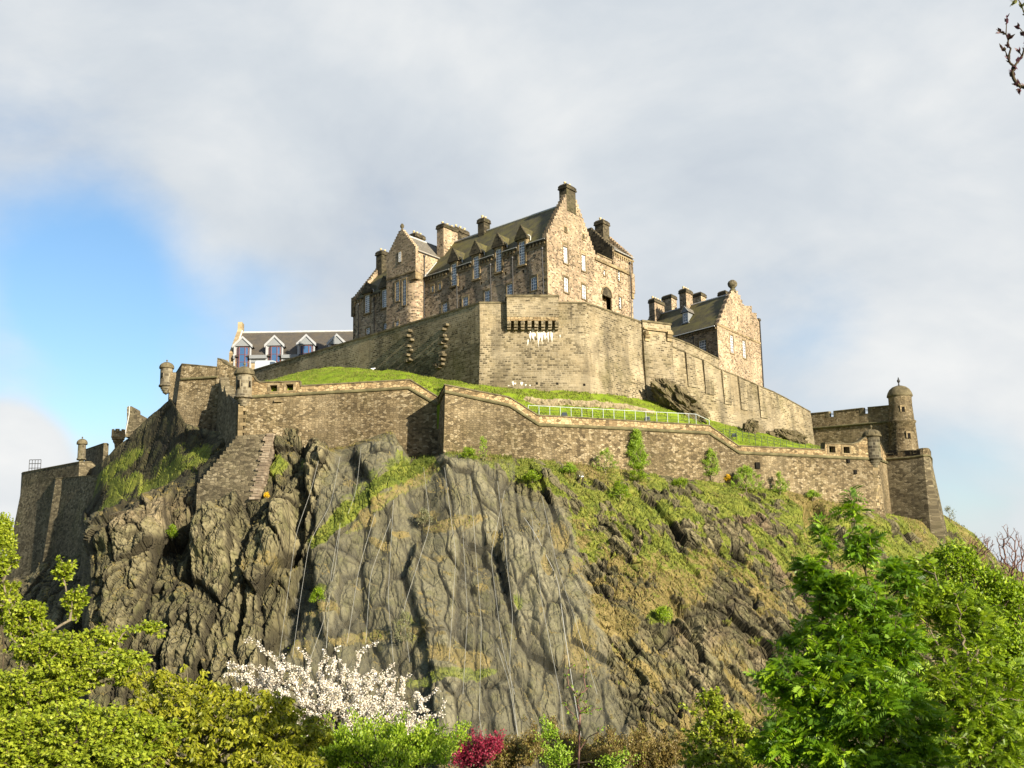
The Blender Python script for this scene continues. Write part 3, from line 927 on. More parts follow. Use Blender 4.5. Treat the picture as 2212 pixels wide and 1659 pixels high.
# --- long side
dorm = [hole_L(981, 569.4, 617.2, 1.1), hole_L(1028.9, 553.4, 602.4, 1.1), hole_L(1077.3, 538.6, 586.4, 1.1), hole_L(1127.4, 522.7, 571.6, 1.1)]
zt_ = sum(h[3] for h in dorm) / 4; zb_ = sum(h[2] for h in dorm) / 4
dorm = [(h[0], h[1], zb_, zt_) for h in dorm]
_, lz0 = MF.pixL(1153.5, 627); _, lz1 = MF.pixL(1153.5, 598)
low = []
for u in (960.6, 1005, 1052, 1101, 1153.5):
    l, _ = MF.pixL(u, 640); low.append((l - 0.55, l + 0.55, lz0, lz1))
arch2 = [hole_L(934.4, 617, 631, 0.5), hole_L(949.8, 611.5, 626, 0.5)]
arch2 = [(h[0], h[1], arch2[0][2], arch2[0][3]) for h in arch2]
slots = []
for (u, v) in ((1000, 622), (1092, 590), (1130, 586), (1040, 612)):
    l, z = MF.pixL(u, v); slots.append((l - 0.16, l + 0.16, z - 0.2, z + 0.2))
wl = MB(); P = PLF(0)
wall_grid(wl, P, 0, LEN, ZB, ZE, [(h[0], h[1], h[2], min(h[3], ZE)) for h in dorm] + low + arch2 + slots)
for h in low + arch2: surround(wl, P, h, 0.2)
for h in slots: wl.box(P, h[0], h[1], -0.23, -0.22, h[2], h[3], 2)
# quoins at the corner and a corbel table under the eaves
for k in range(int((ZE - ZB) / 0.42)):
    w = 0.75 if k % 2 else 0.4
    wl.box(P, 0.0, w, -0.01, 0.03, ZB + k * 0.42, ZB + k * 0.42 + 0.4, 1)
k = 0
while k * 0.62 < LEN:
    l = 0.3 + k * 0.62; k += 1
    if any(h[0] - 0.6 < l < h[1] + 0.4 for h in dorm): continue
    wl.box(P, l, l + 0.3, -0.01, 0.22, ZE - 0.62, ZE - 0.28, 1)
_x = 0.0
for _a, _b in sorted([(h[0] - 0.31, h[1] + 0.31) for h in dorm]) + [(LEN, LEN)]:
    wl.box(P, _x, _a, -0.01, 0.26, ZE - 0.27, ZE - 0.02, 2); wl.box(P, _x, _a, -0.01, 0.08, ZE - 1.0, ZE - 0.75, 1); _x = _b
# --- gable side
gw = [hole_B(1221, 528.3, 569, 1.08), hole_B(1260, 544.3, 584.2, 1.08), hole_B(1222.4, 599.4, 631.3, 1.08), hole_B(1261, 614.5, 645.6, 1.08)]
gw[1] = (gw[1][0], gw[1][1], gw[0][2], gw[0][3]); gw[3] = (gw[3][0], gw[3][1], gw[2][2], gw[2][3])
gsm = [hole_B(1305, 583, 595.5, 0.55), hole_B(1336.5, 584, 607, 0.7), hole_B(1339, 641, 667.5, 0.75)]
bE = MF.pixB(1365, 590)[0]                    # right end of this face
bP0 = bW
bP1 = MF.pixB(1321, 540)[0]
_, zPar = MF.pixB(1300, 556)
_, zE2 = MF.pixB(1345, 546)
Q = PBF(0)
hn = hole_B(1310.8, 640, 680, 2.6)
wall_grid(wl, Q, 0, bE, ZB, min(ZE, gw[0][3] + 0.35), gw + gsm[:0] + [hn] + [gsm[2], gsm[1], gsm[0]], depth=0.24)
zt0 = min(ZE, gw[0][3] + 0.35)
# arched head of the niche and its recess
na, nb, nz = hn[0], hn[1], hn[3]; nr = (nb - na) / 2
wl.box(Q, na, nb, -1.0, -0.95, hn[2], nz + nr + 0.1, 0)
arc = [(na + nr - nr * math.cos(t), nz + nr * math.sin(t)) for t in [math.pi * i / 12 for i in range(13)]]
wl.poly([Q(a, 0.015, z) for a, z in arc], 2)
for (a, z), (a2, z2) in zip(arc, arc[1:]):
    ca, ox = (na + nb) / 2, 1.16
    q = lambda x, zz, s: (ca + (x - ca) * s, nz + (zz - nz) * s)
    A, B_, C, D = q(a, z, 1), q(a2, z2, 1), q(a2, z2, ox), q(a, z, ox)
    wl.box8([Q(A[0], 0.0, A[1]), Q(B_[0], 0.0, B_[1]), Q(C[0], 0.0, C[1]), Q(D[0], 0.0, D[1]),
             Q(A[0], 0.09, A[1]), Q(B_[0], 0.09, B_[1]), Q(C[0], 0.09, C[1]), Q(D[0], 0.09, D[1])], 1)
for h in gw: surround(wl, Q, h, 0.2)
for h in gsm: surround(wl, Q, h, 0.14)
# the gable itself, crow-stepped, 0.7 m thick
prof = crow_profile(0.0, bA, bW, ZE + 0.3, ZR + 0.75, 13, 2.3)
prof = [(0.0, zt0)] + prof + [(bW, zt0)]
wl.prism(lambda a, t, z: MF.p(t, a, z), prof, 0.0, 0.75, 0)
for (u, vt, vb, w) in ((1221.5, 491, 501, 0.42), (1260, 505.8, 517, 0.45)):
    h = hole_B(u, vt, vb, w); wl.box(Q, h[0], h[1], -0.05, 0.012, h[2], h[3], 2); surround(wl, Q, h, 0.16, 0.05)
# right block: string course, corbels and parapet
_, zs0 = MF.pixB(1272, 561); 
zs = MF.pixB(1368, 600)[1]
wl.box(Q, bW - 0.6, bE + 0.25, -0.02, 0.22, zt0 - 0.02, zt0 + 0.38, 1)
wall_grid(wl, Q, bW, bP1, zt0 + 0.38, zt0 + 0.95, [])
wl.box(Q, bW, bP1, -0.5, 0.12, zt0 + 0.95, zt0 + 1.1, 1)
zW = zt0 + 2.7
wall_grid(wl, lambda a, o, z: Q(a, o + 0.14, z), bP1, bE + 0.2, zt0 + 0.38, zW, [])
for k in range(9): wl.box(Q, bP1 + 0.2 + k * (bE - bP1) / 9, bP1 + 0.5 + k * (bE - bP1) / 9, 0.0, 0.3, zW - 0.95, zW - 0.55, 1)
wl.box(Q, bP1, bE + 0.25, -0.02, 0.34, zW - 0.55, zW - 0.35, 1)
DW = 9.0                                       # depth of the right block
# corbelled right corner and the far end wall
X = lambda a, o, z: MF.p(a, bE + o, z)
wall_grid(wl, X, 0, DW, ZB, zt0, [])
wall_grid(wl, lambda a, o, z: X(a, o + 0.2, z), -0.14, DW, zt0, zW, [])
wl.box(lambda a, o, z: MF.p(a, bE + o, z), -0.3, 0.8, -0.6, 0.3, zt0 - 2.6, zt0 + 0.3, 0)
wl.box(lambda a, o, z: MF.p(a, bE + o, z), -0.2, 0.6, -0.5, 0.15, zt0 - 3.4, zt0 - 2.6, 1)
# wing above the right block: ridge runs along the face
rz = zW + 3.7
for (b0, th) in ((bP1, 0.55), (bE - 0.4, 0.6)):
    pr = crow_profile(-0.14, DW / 2, DW, zW + 0.1, rz + 0.45, 11, 0.9)
    pr = [(-0.14, zt0)] + pr + [(DW, zt0)]
    wl.prism(lambda a, t, z: MF.p(a, t, z), pr, b0, b0 + th, 0 if b0 > bP1 else 2)  # left gable takes the dark stone: the main gable's shadow put into its colour
wl.poly([MF.p(0.6, bW, zt0 + 0.3), MF.p(0.6, bP1, zt0 + 0.3), MF.p(DW, bP1, zt0 + 0.3), MF.p(DW, bW, zt0 + 0.3)], 2)
wl.poly([MF.p(DW, bW, ZB), MF.p(DW, bE, ZB), MF.p(DW, bE, zW), MF.p(DW, bW, zW)], 0)
# back walls
wl.poly([MF.p(0.7, bW, ZB), MF.p(LEN, bW, ZB), MF.p(LEN, bW, ZE), MF.p(0.7, bW, ZE)], 0)
wl.poly([MF.p(LEN, 0, ZB), MF.p(LEN, bW, ZB), MF.p(LEN, bW, ZE), MF.p(LEN, bA, ZR), MF.p(LEN, 0, ZE)], 0)

# --- left tower (projects) and left wing
bf = -2.0
lr = MF.pixL(897.5, 575, bf)[0]; ll = MF.pixL(835, 580, bf)[0]
_, zTe = MF.pixL(900, 536, bf); lm = (lr + ll) / 2; _, zTp = MF.pixL(867.5, 497, bf)
_, zTc = MF.pixL(884, 590, bf)
T = PLF(bf)
tw = [hole_L(858, 608, 651, 0.85, bf), hole_L(873, 603.5, 660, 0.85, bf)]
tw2 = hole_L(857.4, 693.5, 704, 0.8, bf)
rr = 2.0
wall_grid(wl, T, lr + rr, ll, ZB, zTc, tw + [tw2])
for h in tw: surround(wl, T, h, 0.16)
surround(wl, T, tw2, 0.15)
c0 = MF.p(lr + rr, bf + rr, 0)
prev = None
for k in range(13):
    t = math.pi / 2 * k / 12
    q = c0 - BY * (rr * math.cos(t)) - AX * (rr * math.sin(t))
    if prev is not None:
        a0, a1 = rr * math.pi / 2 * (k - 1) / 12, rr * math.pi / 2 * k / 12
        wl.poly([prev + Z1 * ZB, q + Z1 * ZB, q + Z1 * zTc, prev + Z1 * zTc], 0, [(a0, ZB), (a1, ZB), (a1, zTc), (a0, zTc)])
    prev = q
wl.poly([prev + Z1 * ZB, MF.p(lr, 6, ZB), MF.p(lr, 6, zTc), prev + Z1 * zTc], 0)
# upper square part with stepped corbels under the corner
wl.poly([MF.p(lr, bf, zTc), MF.p(ll, bf, zTc), MF.p(ll, 6, zTc), MF.p(lr, 6, zTc)], 2)
for k in range(3):
    o = 0.12 + 0.5 * k
    wl.box(lambda a, o_, z: MF.p(a, o_, z), lr + 0.02, lr + rr - o * 0.6, bf + 0.02, bf + rr - o * 0.6, zTc - 0.35 * (3 - k), zTc - 0.35 * (2 - k), 1)
S_ = lambda a, o, z: MF.p(lr - o, a, z)
wall_grid(wl, S_, bf, 6.5, zTc, zTe, [])
wl.poly([MF.p(ll, bf, ZB), MF.p(ll, 6, ZB), MF.p(ll, 6, zTe), MF.p(ll, bf, zTe)], 0)
tp = crow_profile(lr - 0.05, lm, ll + 0.05, zTe + 0.1, zTp, 10, 0.5)
tp = [(lr, zTc)] + tp + [(ll, zTc)]
wl.prism(lambda a, t, z: MF.p(a, t, z), tp, bf, bf + 0.6, 0)
ta = hole_L(864.4, 545, 566, 0.5, bf)
surround(wl, T, ta, 0.16)
wl.box(T, lr, ll, -0.05, 0.1, zTc - 0.02, zTc + 0.2, 1)
fin = MB(); fin.lathe(MF.p(lm, bf + 0.3, zTp), [(0.3, -0.05), (0.2, 0.2), (0.12, 0.35), (0.28, 0.55), (0.3, 0.8), (0.18, 1.0), (0.1, 1.1), (0, 1.12)], 10)
fin.build('finial', M_COPE, main, True)
# left wing
bw0 = -1.0
le = MF.pixL(763, 650, bw0)[0]
_, zLe = MF.pixL(800, 640, bw0)
zLe = MF.pixL(780, 643, bw0)[1]
V = PLF(bw0)
lw = [hole_L(794, 637.7, 675.3, 1.15, bw0), hole_L(831, 625, 664, 1.15, bw0)]
lw = [(h[0], h[1], lw[0][2], lw[0][3]) for h in lw]
lw2 = [hole_L(795, 708, 722, 1.0, bw0), hole_L(833, 696, 709, 1.0, bw0)]
lw2 = [(h[0], h[1], lw2[0][2], lw2[0][3]) for h in lw2]
wall_grid(wl, V, ll, le, ZB, zLe, [(h[0], h[1], h[2], min(h[3], zLe)) for h in lw] + lw2)
for h in lw2: surround(wl, V, h, 0.16)
_x = ll
for _a, _b in sorted([(h[0] - 0.31, h[1] + 0.31) for h in lw]) + [(le, le)]:
    wl.box(V, _x, _a, -0.01, 0.24, zLe - 0.3, zLe - 0.05, 2); _x = _b
for k in range(int((le - ll) / 0.62)):
    l = ll + 0.2 + k * 0.62
    if any(h[0] - 0.5 < l < h[1] + 0.3 for h in lw): continue
    wl.box(V, l, l + 0.3, -0.01, 0.2, zLe - 0.62, zLe - 0.3, 1)
WB = 12.6
zLr = zLe + 6.2
bL = bw0 + WB / 2
gp = crow_profile(bw0, bL, bw0 + WB, zLe + 0.15, zLr + 0.4, 15, 1.0)
gp = [(bw0, ZB)] + gp + [(bw0 + WB, ZB)]
wl.prism(lambda a, t, z: MF.p(t, a, z), gp, le - 0.65, le, 0)
wl.box(lambda a, o, z: MF.p(a, o, z), le - 0.5, le + 0.25, bw0 - 0.25, bw0 + 0.6, zLe - 2.6, zLe + 0.35, 2)
wl.poly([MF.p(ll, bw0 + WB, ZB), MF.p(le, bw0 + WB, ZB), MF.p(le, bw0 + WB, zLe), MF.p(ll, bw0 + WB, zLe)], 0)
wl.build('wall', [S_MAIN, S_DRESS, S_DARK], main)

# windows
for h in low: window(main, PLF(0), h, 3, 4)
for h in arch2: window(main, PLF(0), h, 2, 3, fw=0.07)
for h in gw: window(main, PBF(0), h, 3, 6 if h[3] - h[2] > 2.1 else 4, bw=0.075)
window(main, Q, gsm[0], 1, 2, fw=0.07); window(main, Q, gsm[1], 1, 4, fw=0.08); window(main, Q, gsm[2], 1, 4, fw=0.08)
for h in tw: window(main, T, h, 2, 7, fw=0.08)
window(main, T, tw2, 2, 2)
window(main, lambda a, o, z: T(a, o + 0.19, z), ta, 2, 4, fw=0.06)
for h in lw2: window(main, V, h, 3, 3)


def dormer(P, h, ze, roof_fn, ph=1.6):
    """wall-head dormer: front slab with a pediment, cheeks, ridge roof running back to the main slope"""
    x0, x1, z0, z1 = h; w = 0.3
    d = MB(); fr = lambda a, o, z: P(a, o + 0.14, z)
    zt = z1 + 0.35; c = (x0 + x1) / 2
    wall_grid(d, fr, x0 - w, x1 + w, z0 - 0.3, zt, [h], 0, 0, 0.3)
    for a in (x0 - w, x1 + w):
        d.poly([fr(a, 0, z0 - 0.3), fr(a, -0.2, z0 - 0.3), fr(a, -0.2, zt), fr(a, 0, zt)], 0)
        back = -roof_fn(zt)
        d.poly([fr(a, -0.1, ze - 0.1), fr(a, -0.1, zt), fr(a, -back - 0.5, zt), fr(a, -0.4, ze - 0.1)], 0)
    d.box(fr, x0 - w, x1 + w, -0.02, 0.16, z0 - 0.3, z0 - 0.08, 0)
    hp = ph; e = 0.3
    pr = [(x0 - w - e, zt - 0.1), (x1 + w + e, zt - 0.1), (x1 + w + e, zt + 0.12), (c, zt + hp + 0.25), (x0 - w - e, zt + 0.12)]
    d.prism(lambda a, t, z: fr(a, -t, z), pr, -0.2, 0.35, 1)
    # bargeboard ribs on the pediment edge
    for s in (x0 - w - e, x1 + w + e):
        d.tube([fr(s, 0.1, zt + 0.1), fr(c, 0.1, zt + hp + 0.28)], 0.11, 6, 1)
    ob = d.build('dormer', [S_DRESS, S_DARK], main)
    r = MB()
    bz = -roof_fn(zt + hp + 0.15)
    for s in (x0 - w - 0.15, x1 + w + 0.15):
        be = -roof_fn(zt + 0.05)
        r.poly([fr(s, -0.2, zt + 0.03), fr(c, -0.2, zt + hp + 0.2), fr(c, -bz - 0.6, zt + hp + 0.2), fr(s, -be - 0.6, zt + 0.03)], 0)
    r.build('dormer_roof', R_MOSS, ob)
    fl = MB(); s = x0 - w - 0.2; be = -roof_fn(zt + 0.05)
    fl.tube([fr(s, -0.3, zt + 0.42), fr(s + 0.05, -be * 0.75 - 0.2, zt + 0.35)], 0.07, 5)
    fl.tube([fr(s + 0.05, -be * 0.75 - 0.2, zt + 0.35), fr(s, -be * 0.75 - 0.1, zt - 0.75)], 0.07, 5)
    fl.build('flashing', M_LEAD, ob)
    window(main, fr, h, 3, 8, recess=0.22, bw=0.06)


slope = (ZR - ZE) / bA
fn_main = lambda z: -(max(0.0, (z - ZE)) / slope)
for h in dorm: dormer(PLF(0), h, ZE, fn_main)
fn_left = lambda z: -(max(0.0, (z - zLe)) / ((zLr - zLe) / (WB / 2)))
for h in lw: dormer(PLF(bw0), h, zLe, fn_left, 1.4)

# roofs
rf = MB()


def gable_roof(mb, l0, l1, b0, b1, ze, zr, m, over=0.25, along='l'):
    bm = (b0 + b1) / 2; s = (zr - ze) / (bm - b0)
    for b, q in ((b0 - over, ze - over * s), (b1 + over, ze - over * s)):
        P4 = [(l0, b, q), (l1, b, q), (l1, bm, zr), (l0, bm, zr)]
        mb.poly([MF.p(*p) if along == 'l' else MF.p(p[1], p[0], p[2]) for p in P4], m)


gable_roof(rf, 0.72, LEN, 0.0, bW, ZE, ZR, 0, -0.03)
gable_roof(rf, bf + 0.55, 8.5, lr, ll, zTe - 0.15, zTp - 0.45, 1, 0.2, 'b')
gable_roof(rf, ll + 0.02, le - 0.6, bw0, bw0 + WB, zLe, zLr, 0, -0.03)
gable_roof(rf, bP1 + 0.5, bE - 0.3, -0.14, DW, zW + 0.02, rz, 1, 0.2, 'b')
roof = rf.build('roof', [R_MOSS, R_GREY], main)
rt = MB()
rt.tube([MF.p(0.7, bA, ZR + 0.06), MF.p(LEN - 1, bA, ZR + 0.06)], 0.13, 6)
rt.tube([MF.p(lm, bf + 0.6, zTp - 0.4), MF.p(lm, 6.5, zTp - 0.4)], 0.12, 6)
rt.tube([MF.p(ll, bL, zLr + 0.05), MF.p(le - 0.5, bL, zLr + 0.05)], 0.12, 6)
rt.tube([MF.p(DW / 2, bP1 + 0.5, rz + 0.05), MF.p(DW / 2, bE - 0.3, rz + 0.05)], 0.11, 6)
rt.build('ridge_lead', M_LEAD, roof)
edges = sorted([(h[0] - 0.3, h[1] + 0.3) for h in dorm]); x = 0.2


def gutter(p, q, r=0.06):
    g = MB(); g.tube([p, q], r, 6); g.build('gutter', M_LEADGREY, roof)


for a, b in edges + [(lr - 0.3, LEN)]:
    if a - x > 0.3: gutter(MF.p(x, -0.3, ZE - 0.03), MF.p(a, -0.3, ZE - 0.03))
    x = b
gutter(MF.p(lr - 0.2, bf + 0.5, zTe - 0.2), MF.p(lr - 0.2, 5.0, zTe - 0.2))
gutter(MF.p(lr - 0.15, -0.1, ZE + 0.1), MF.p(lr - 0.15, 2.7, ZE + 2.9), 0.1)
gutter(MF.p(-0.4, bP1 + 0.5, zW - 0.05), MF.p(-0.4, bE + 0.2, zW - 0.05), 0.08)
for (u, v) in ((1098, 490), (1035, 513), (1017, 517), (1182, 463), (1213 - 15, 455)):
    # roof lights lying on the slope
    lo_l, z = None, None
    for b in [i * 0.1 for i in range(10, 50)]:
        l, z = MF.pixL(u, v, b)
        if abs(z - (ZE + slope * b)) < 0.12: lo_l = l; break
    if lo_l is None: continue
    s = MB(); H = lambda a, t, o: MF.p(lo_l + a, b + t - o * 0.65, ZE + slope * (b + t) + o)
    s.box(lambda a, t, o: H(a, t, o), -0.45, 0.45, -0.4, 0.4, 0.02, 0.12)
    k = s.build('skylight', M_LEAD, roof)
# downpipes
for u in (989, 1062, 1110, 1175):
    l, _ = MF.pixL(u, 600); downpipe(main, MF.p(l, -0.3, ZE - 1.2), MF.p(l, -0.12, ZB))
for u in (776, 810): l, _ = MF.pixL(u, 680, bw0); downpipe(main, MF.p(l, bw0 - 0.25, zLe - 0.9), MF.p(l, bw0 - 0.12, ZB))
downpipe(main, MF.p(lr - 0.15, -0.1, zTe - 0.6), MF.p(lr - 0.15, -0.25, ZB))
b_, _ = MF.pixB(1358, 600); downpipe(main, MF.p(-0.35, b_, zW - 0.9), MF.p(-0.2, b_, ZB), 0.06)
# chimneys
CP = MF.p
zc = MF.pixB(1240, 403)[1]
chimney(main, CP, -0.02, 1.35, bA - 1.15, bA + 1.15, ZR - 1.5, zc, 2)


def ridge_chimney(uc, vtop, wl_, wb, pots, b=None, zdrop=3.0, mat=None, along='b'):
    b = bA if b is None else b
    l, z = MF.pixL(uc, vtop, b)
    chimney(main, CP, l - wl_ / 2, l + wl_ / 2, b - wb / 2, b + wb / 2, z - zdrop - 1.0, z, pots, mat, along)


ridge_chimney(1045, 473, 1.3, 1.5, 2)
ridge_chimney(966, 489, 1.5, 3.4, 3, bA - 0.9, 4.5, S_MAIN)
ridge_chimney(994, 495, 1.0, 3.2, 3, bA + 2.5, 4.5)
ridge_chimney(901, 507, 1.4, 2.4, 3, 8.5, 4.0)
ridge_chimney(827, 544, 1.4, 1.9, 2, bL - 0.4, 3.5)
_bb, zc = MF.pixB(1328, 492, DW / 2)
chimney(main, CP, DW / 2 - 0.8, DW / 2 + 0.8, bE - 2.3, bE - 0.5, rz - 1.2, zc, 2)

# ------------------------------------------------------------------ central bastion (upper wall)
ZT = at(1036, 655.5, 140.0).z
A0 = at_z(548, 801, ZT); C1 = at_z(1036, 655.5, ZT); C2 = at_z(1264, 655.5, ZT); C3 = at_z(1386, 697.5, ZT)
bast_plan = Plan([A0, C1, C2, C3])
zk = plan_hit(1264, 738, C1, C2).z
zb0 = at(1030, 862, 138).z
bast = thing('bastion_wall', 'tall battered bastion wall of coursed grey stone with white lime streaks below a corbelled box', 'castle wall', flat(C1) + Z1 * zb0)
L_ = bast_plan.len
mb = MB()
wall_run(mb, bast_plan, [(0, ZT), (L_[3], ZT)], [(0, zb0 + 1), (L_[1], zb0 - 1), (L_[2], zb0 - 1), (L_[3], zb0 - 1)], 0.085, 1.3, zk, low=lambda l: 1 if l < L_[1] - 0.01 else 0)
mb.build('wall', [S_BAST, S_ALGAE], bast)
mb = MB(); coping_run(mb, bast_plan, [(0, ZT), (L_[3], ZT)], 0.3, 0.1, 1.3); mb.build('coping', M_COPE, bast)
# corbelled box on the front
l0, zb1 = bast_plan.hit(1094.5, 700); l1, _ = bast_plan.hit(1205.5, 700)
_, zx = bast_plan.hit(1150, 696.5); _, zcb = bast_plan.hit(1150, 712); ztop = bast_plan.hit(1150, 645.5)[1]
mb = MB(); pr_ = 0.95
BP = bast_plan.P
FP = lambda a, o, z: BP((l0 + l1) / 2, 0, 0) + (bast_plan.p[2] - bast_plan.p[1]).normalized() * (a - (l0 + l1) / 2) + bast_plan.sn[1] * o + Z1 * z
mb.box(FP, l0, l1, -0.9, pr_, zx, ztop - 0.02)
mb.box(FP, l0 + 0.01, l1 - 0.01, -0.3, pr_ + 0.03, zx - 0.02, zx + 0.42, 1)
bx = mb.build('corbelled_box', [S_BAST, S_PARA], bast)
mb = MB(); mb.box(FP, l0 - 0.12, l1 + 0.12, -1.0, pr_ + 0.12, ztop - 0.02, ztop + 0.24); mb.build('coping', M_COPE, bx)
for k in range(8):
    a = l0 + (l1 - l0 - 0.46) * k / 7
    mb = MB()
    mb.box(FP, a, a + 0.46, -0.1, pr_, zx - 0.40, zx - 0.022); mb.box(FP, a + 0.01, a + 0.45, -0.1, pr_ * 0.86, zx - 0.74, zx - 0.40); mb.box(FP, a + 0.02, a + 0.44, -0.1, pr_ * 0.62, zx - 1.0, zx - 0.74)
    mb.build('corbel', S_BAST, bx)
rnd = random.Random(5)
zbat = lambda z: max(0.0, zk - z) * 0.085
lime = MB()


def lime_drip(u, v0, v1, w):
    lc, z0 = bast_plan.hit(u, v0); _, z1 = bast_plan.hit(u, v1)
    n = 7; pts = []
    for k in range(n + 1):
        t = k / n; z = z0 + (z1 - z0) * t
        ww = w * (0.55 + 0.7 * math.sin(math.pi * min(1, t * 1.1 + 0.12))) * (0.75 + 0.5 * rnd.random()) * (1 - 0.75 * t ** 2)
        pts.append((lc + (rnd.random() - 0.5) * 0.09, z, ww))
    for (a, z, w0), (a2, z2, w1) in zip(pts, pts[1:]):
        o0, o1 = zbat(z) + 0.004, zbat(z2) + 0.004
        lime.poly([FP(a - w0, o0, z), FP(a, o0 + 0.03, z), FP(a2, o1 + 0.03, z2), FP(a2 - w1, o1, z2)])
        lime.poly([FP(a, o0 + 0.03, z), FP(a + w0, o0, z), FP(a2 + w1, o1, z2), FP(a2, o1 + 0.03, z2)])


for x, y0, y1, w in ((500, 1560, 1625, .08), (525, 1480, 1590, .11), (545, 1450, 1560, .14), (556, 1470, 1585, .12), (597, 1460, 1640, .13), (612, 1480, 1570, .13), (632, 1470, 1610, .15),
                     (655, 1480, 1560, .12), (668, 1500, 1570, .1), (690, 1455, 1590, .14), (724, 1480, 1590, .16), (745, 1470, 1500, .1), (806, 1515, 1550, .07), (570, 1500, 1540, .1)):
    lime_drip(1026 + .2278 * x, 378 + .2278 * y0, 378 + .2278 * y1, w * 0.85)
for x, y0, y1, w in ((1220, 838, 880, .1), (1240, 850, 868, .09), (1295, 842, 878, .12), (1330, 862, 882, .08), (1370, 868, 884, .07), (1180, 872, 884, .06)):
    lime_drip(810 + .2441 * x, 621 + .2441 * y0, 621 + .2441 * y1, w)
lime.build('lime_streaks', M_LIME, bast)
# projecting stones on the shaded flank
LP = lambda a, o, z: bast_plan.p[1] + (bast_plan.p[0] - bast_plan.p[1]).normalized() * a + bast_plan.sn[0] * o + Z1 * z
for x, y in ((320, 388), (308, 432), (332, 468), (312, 522), (322, 560), (300, 600), (320, 640), (302, 655), (640, 335), (622, 372), (620, 432), (640, 462), (608, 495), (626, 525),
             (604, 580), (622, 602), (590, 632), (616, 640), (566, 692), (610, 682), (584, 708)):
    ll_, z = bast_plan.hit(810 + .2441 * x, 621 + .2441 * y)
    a = L_[1] - ll_; o = zbat(z)
    mb = MB(); w = 0.26 + rnd.random() * 0.14
    mb.box(LP, a - w, a + w, o - 0.3, o + 0.5 + rnd.random() * 0.2, z - 0.16, z + 0.14, taper=0.03); mb.build('projecting_stone', S_FAR, bast)
# weep holes near the foot
mb = MB()
for u, v in ((1159, 830), (1203, 830.5), (1261, 833), ):
    l, z = bast_plan.hit(u, v); mb.box(FP, l - 0.14, l + 0.14, zbat(z) - 0.3, zbat(z) + 0.012, z - 0.16, z + 0.16)
mb.build('weep_holes', M_DARK, bast)

# ------------------------------------------------------------------ pier and long wall to the right
pf0 = Vector(C3) + Vector((0.1, -0.25, 0)); pf1 = at(1449, 709, 153.2)
lw_pts = [at(1447, 747, 154.0)] + [at(u, v, Y) for u, v, Y in ((1551, 797, 160.0), (1674, 849, 170.5), (1752, 892, 178.4))]
lwp = Plan(lw_pts)
lwall = thing('rampart_wall', 'long stone wall stepping down from the pier beside the central bastion to the right-hand battery', 'castle wall', flat(lw_pts[0]) + Z1 * 24)
top = px_line(lwp, [(1447, 747), (1482, 763), (1521, 780), (1551, 797), (1594, 814), (1634, 832), (1674, 849), (1701, 863), (1751, 891)])
mb = MB(); zlow = [(0, 24.5), (lwp.len[-1], 22.0)]
wall_run(mb, lwp, top, zlow, 0.075, 1.4)
mb.build('wall', S_BAST, lwall)
mb = MB()
st = top
for (a, za), (b, zb) in zip(st, st[1:]):
    coping_run(mb, lwp, [(a, za - 0.02), (b - 0.05, zb + 0.02)], 0.22, 0.08, 1.4)
mb.build('coping', M_COPE, lwall)
for u, v in ((1478, 762), (1516, 779), (1556, 801), (1592, 814), (1634, 833)):
    l, z = lwp.hit(u, v); mb = MB()
    B = lambda a, o, zz: lwp.P(a, o, zz)
    mb.box8([B(l, 0.5, z - 4.6), B(l + 1.7, 0.5, z - 4.6), B(l + 1.7, -0.1, z - 4.6), B(l, -0.1, z - 4.6), B(l, 0.34, z + 0.0), B(l + 1.7, 0.34, z - 0.55), B(l + 1.7, -0.1, z - 0.55), B(l, -0.1, z)])
    mb.build('pilaster', S_BAST, lwall)
# inner terrace parapet behind it
ip = Plan([at(1452, 733, 155.5), at(1558, 783, 164.5)])
mb = MB(); tl = px_line(ip, [(1452, 731), (1462, 734), (1490, 745), (1553, 777)])
wall_run(mb, ip, tl, [(0, 28), (ip.len[-1], 28)], 0, 0.9); coping_run(mb, ip, tl, 0.25, 0.1, 0.9, 1)
mb.build('terrace_parapet', [S_BAST, M_COPE], lwall)
pp = Plan([pf0, pf1])
mb = MB(); n_ = pp.sn[0]; Lp = pp.len[-1]
zt = pp.hit(1420, 699)[1]
PP = lambda a, o, z: pp.P(a, o, z)
mb.box8([PP(-0.1, 0.55, 24), PP(Lp, 0.55, 24), PP(Lp, -4, 24), PP(-0.1, -4, 24), PP(0, 0.0, zt), PP(Lp, 0.0, zt), PP(Lp, -4, zt), PP(0, -4, zt)])
pier = mb.build('wall_pier', S_BAST)
tag(pier, 'square buff stone pier between the central bastion and the long descending wall', 'pier')
mb = MB(); mb.box(PP, -0.12, Lp + 0.12, -4, 0.12, zt, zt + 0.24); mb.build('coping', M_COPE, pier)
for a0, a1, zz in ((0.05, 0.85, zt - 1.3), (Lp - 0.9, Lp - 0.05, zt - 1.0)):
    mb = MB()
    mb.box(PP, a0, a1, 0, 0.55, zz - 0.4, zz); mb.box(PP, a0 + 0.03, a1 - 0.03, 0, 0.42, zz - 0.8, zz - 0.4); mb.box(PP, a0 + 0.05, a1 - 0.05, 0, 0.3, zz - 1.25, zz - 0.8)
    mb.build('corbel', S_DRESS, pier)
mb = MB(); mb.box(PP, 0.02, Lp - 0.02, 0.0, 0.3, zt - 1.05, zt - 0.75); mb.build('string_course', S_DRESS, pier)

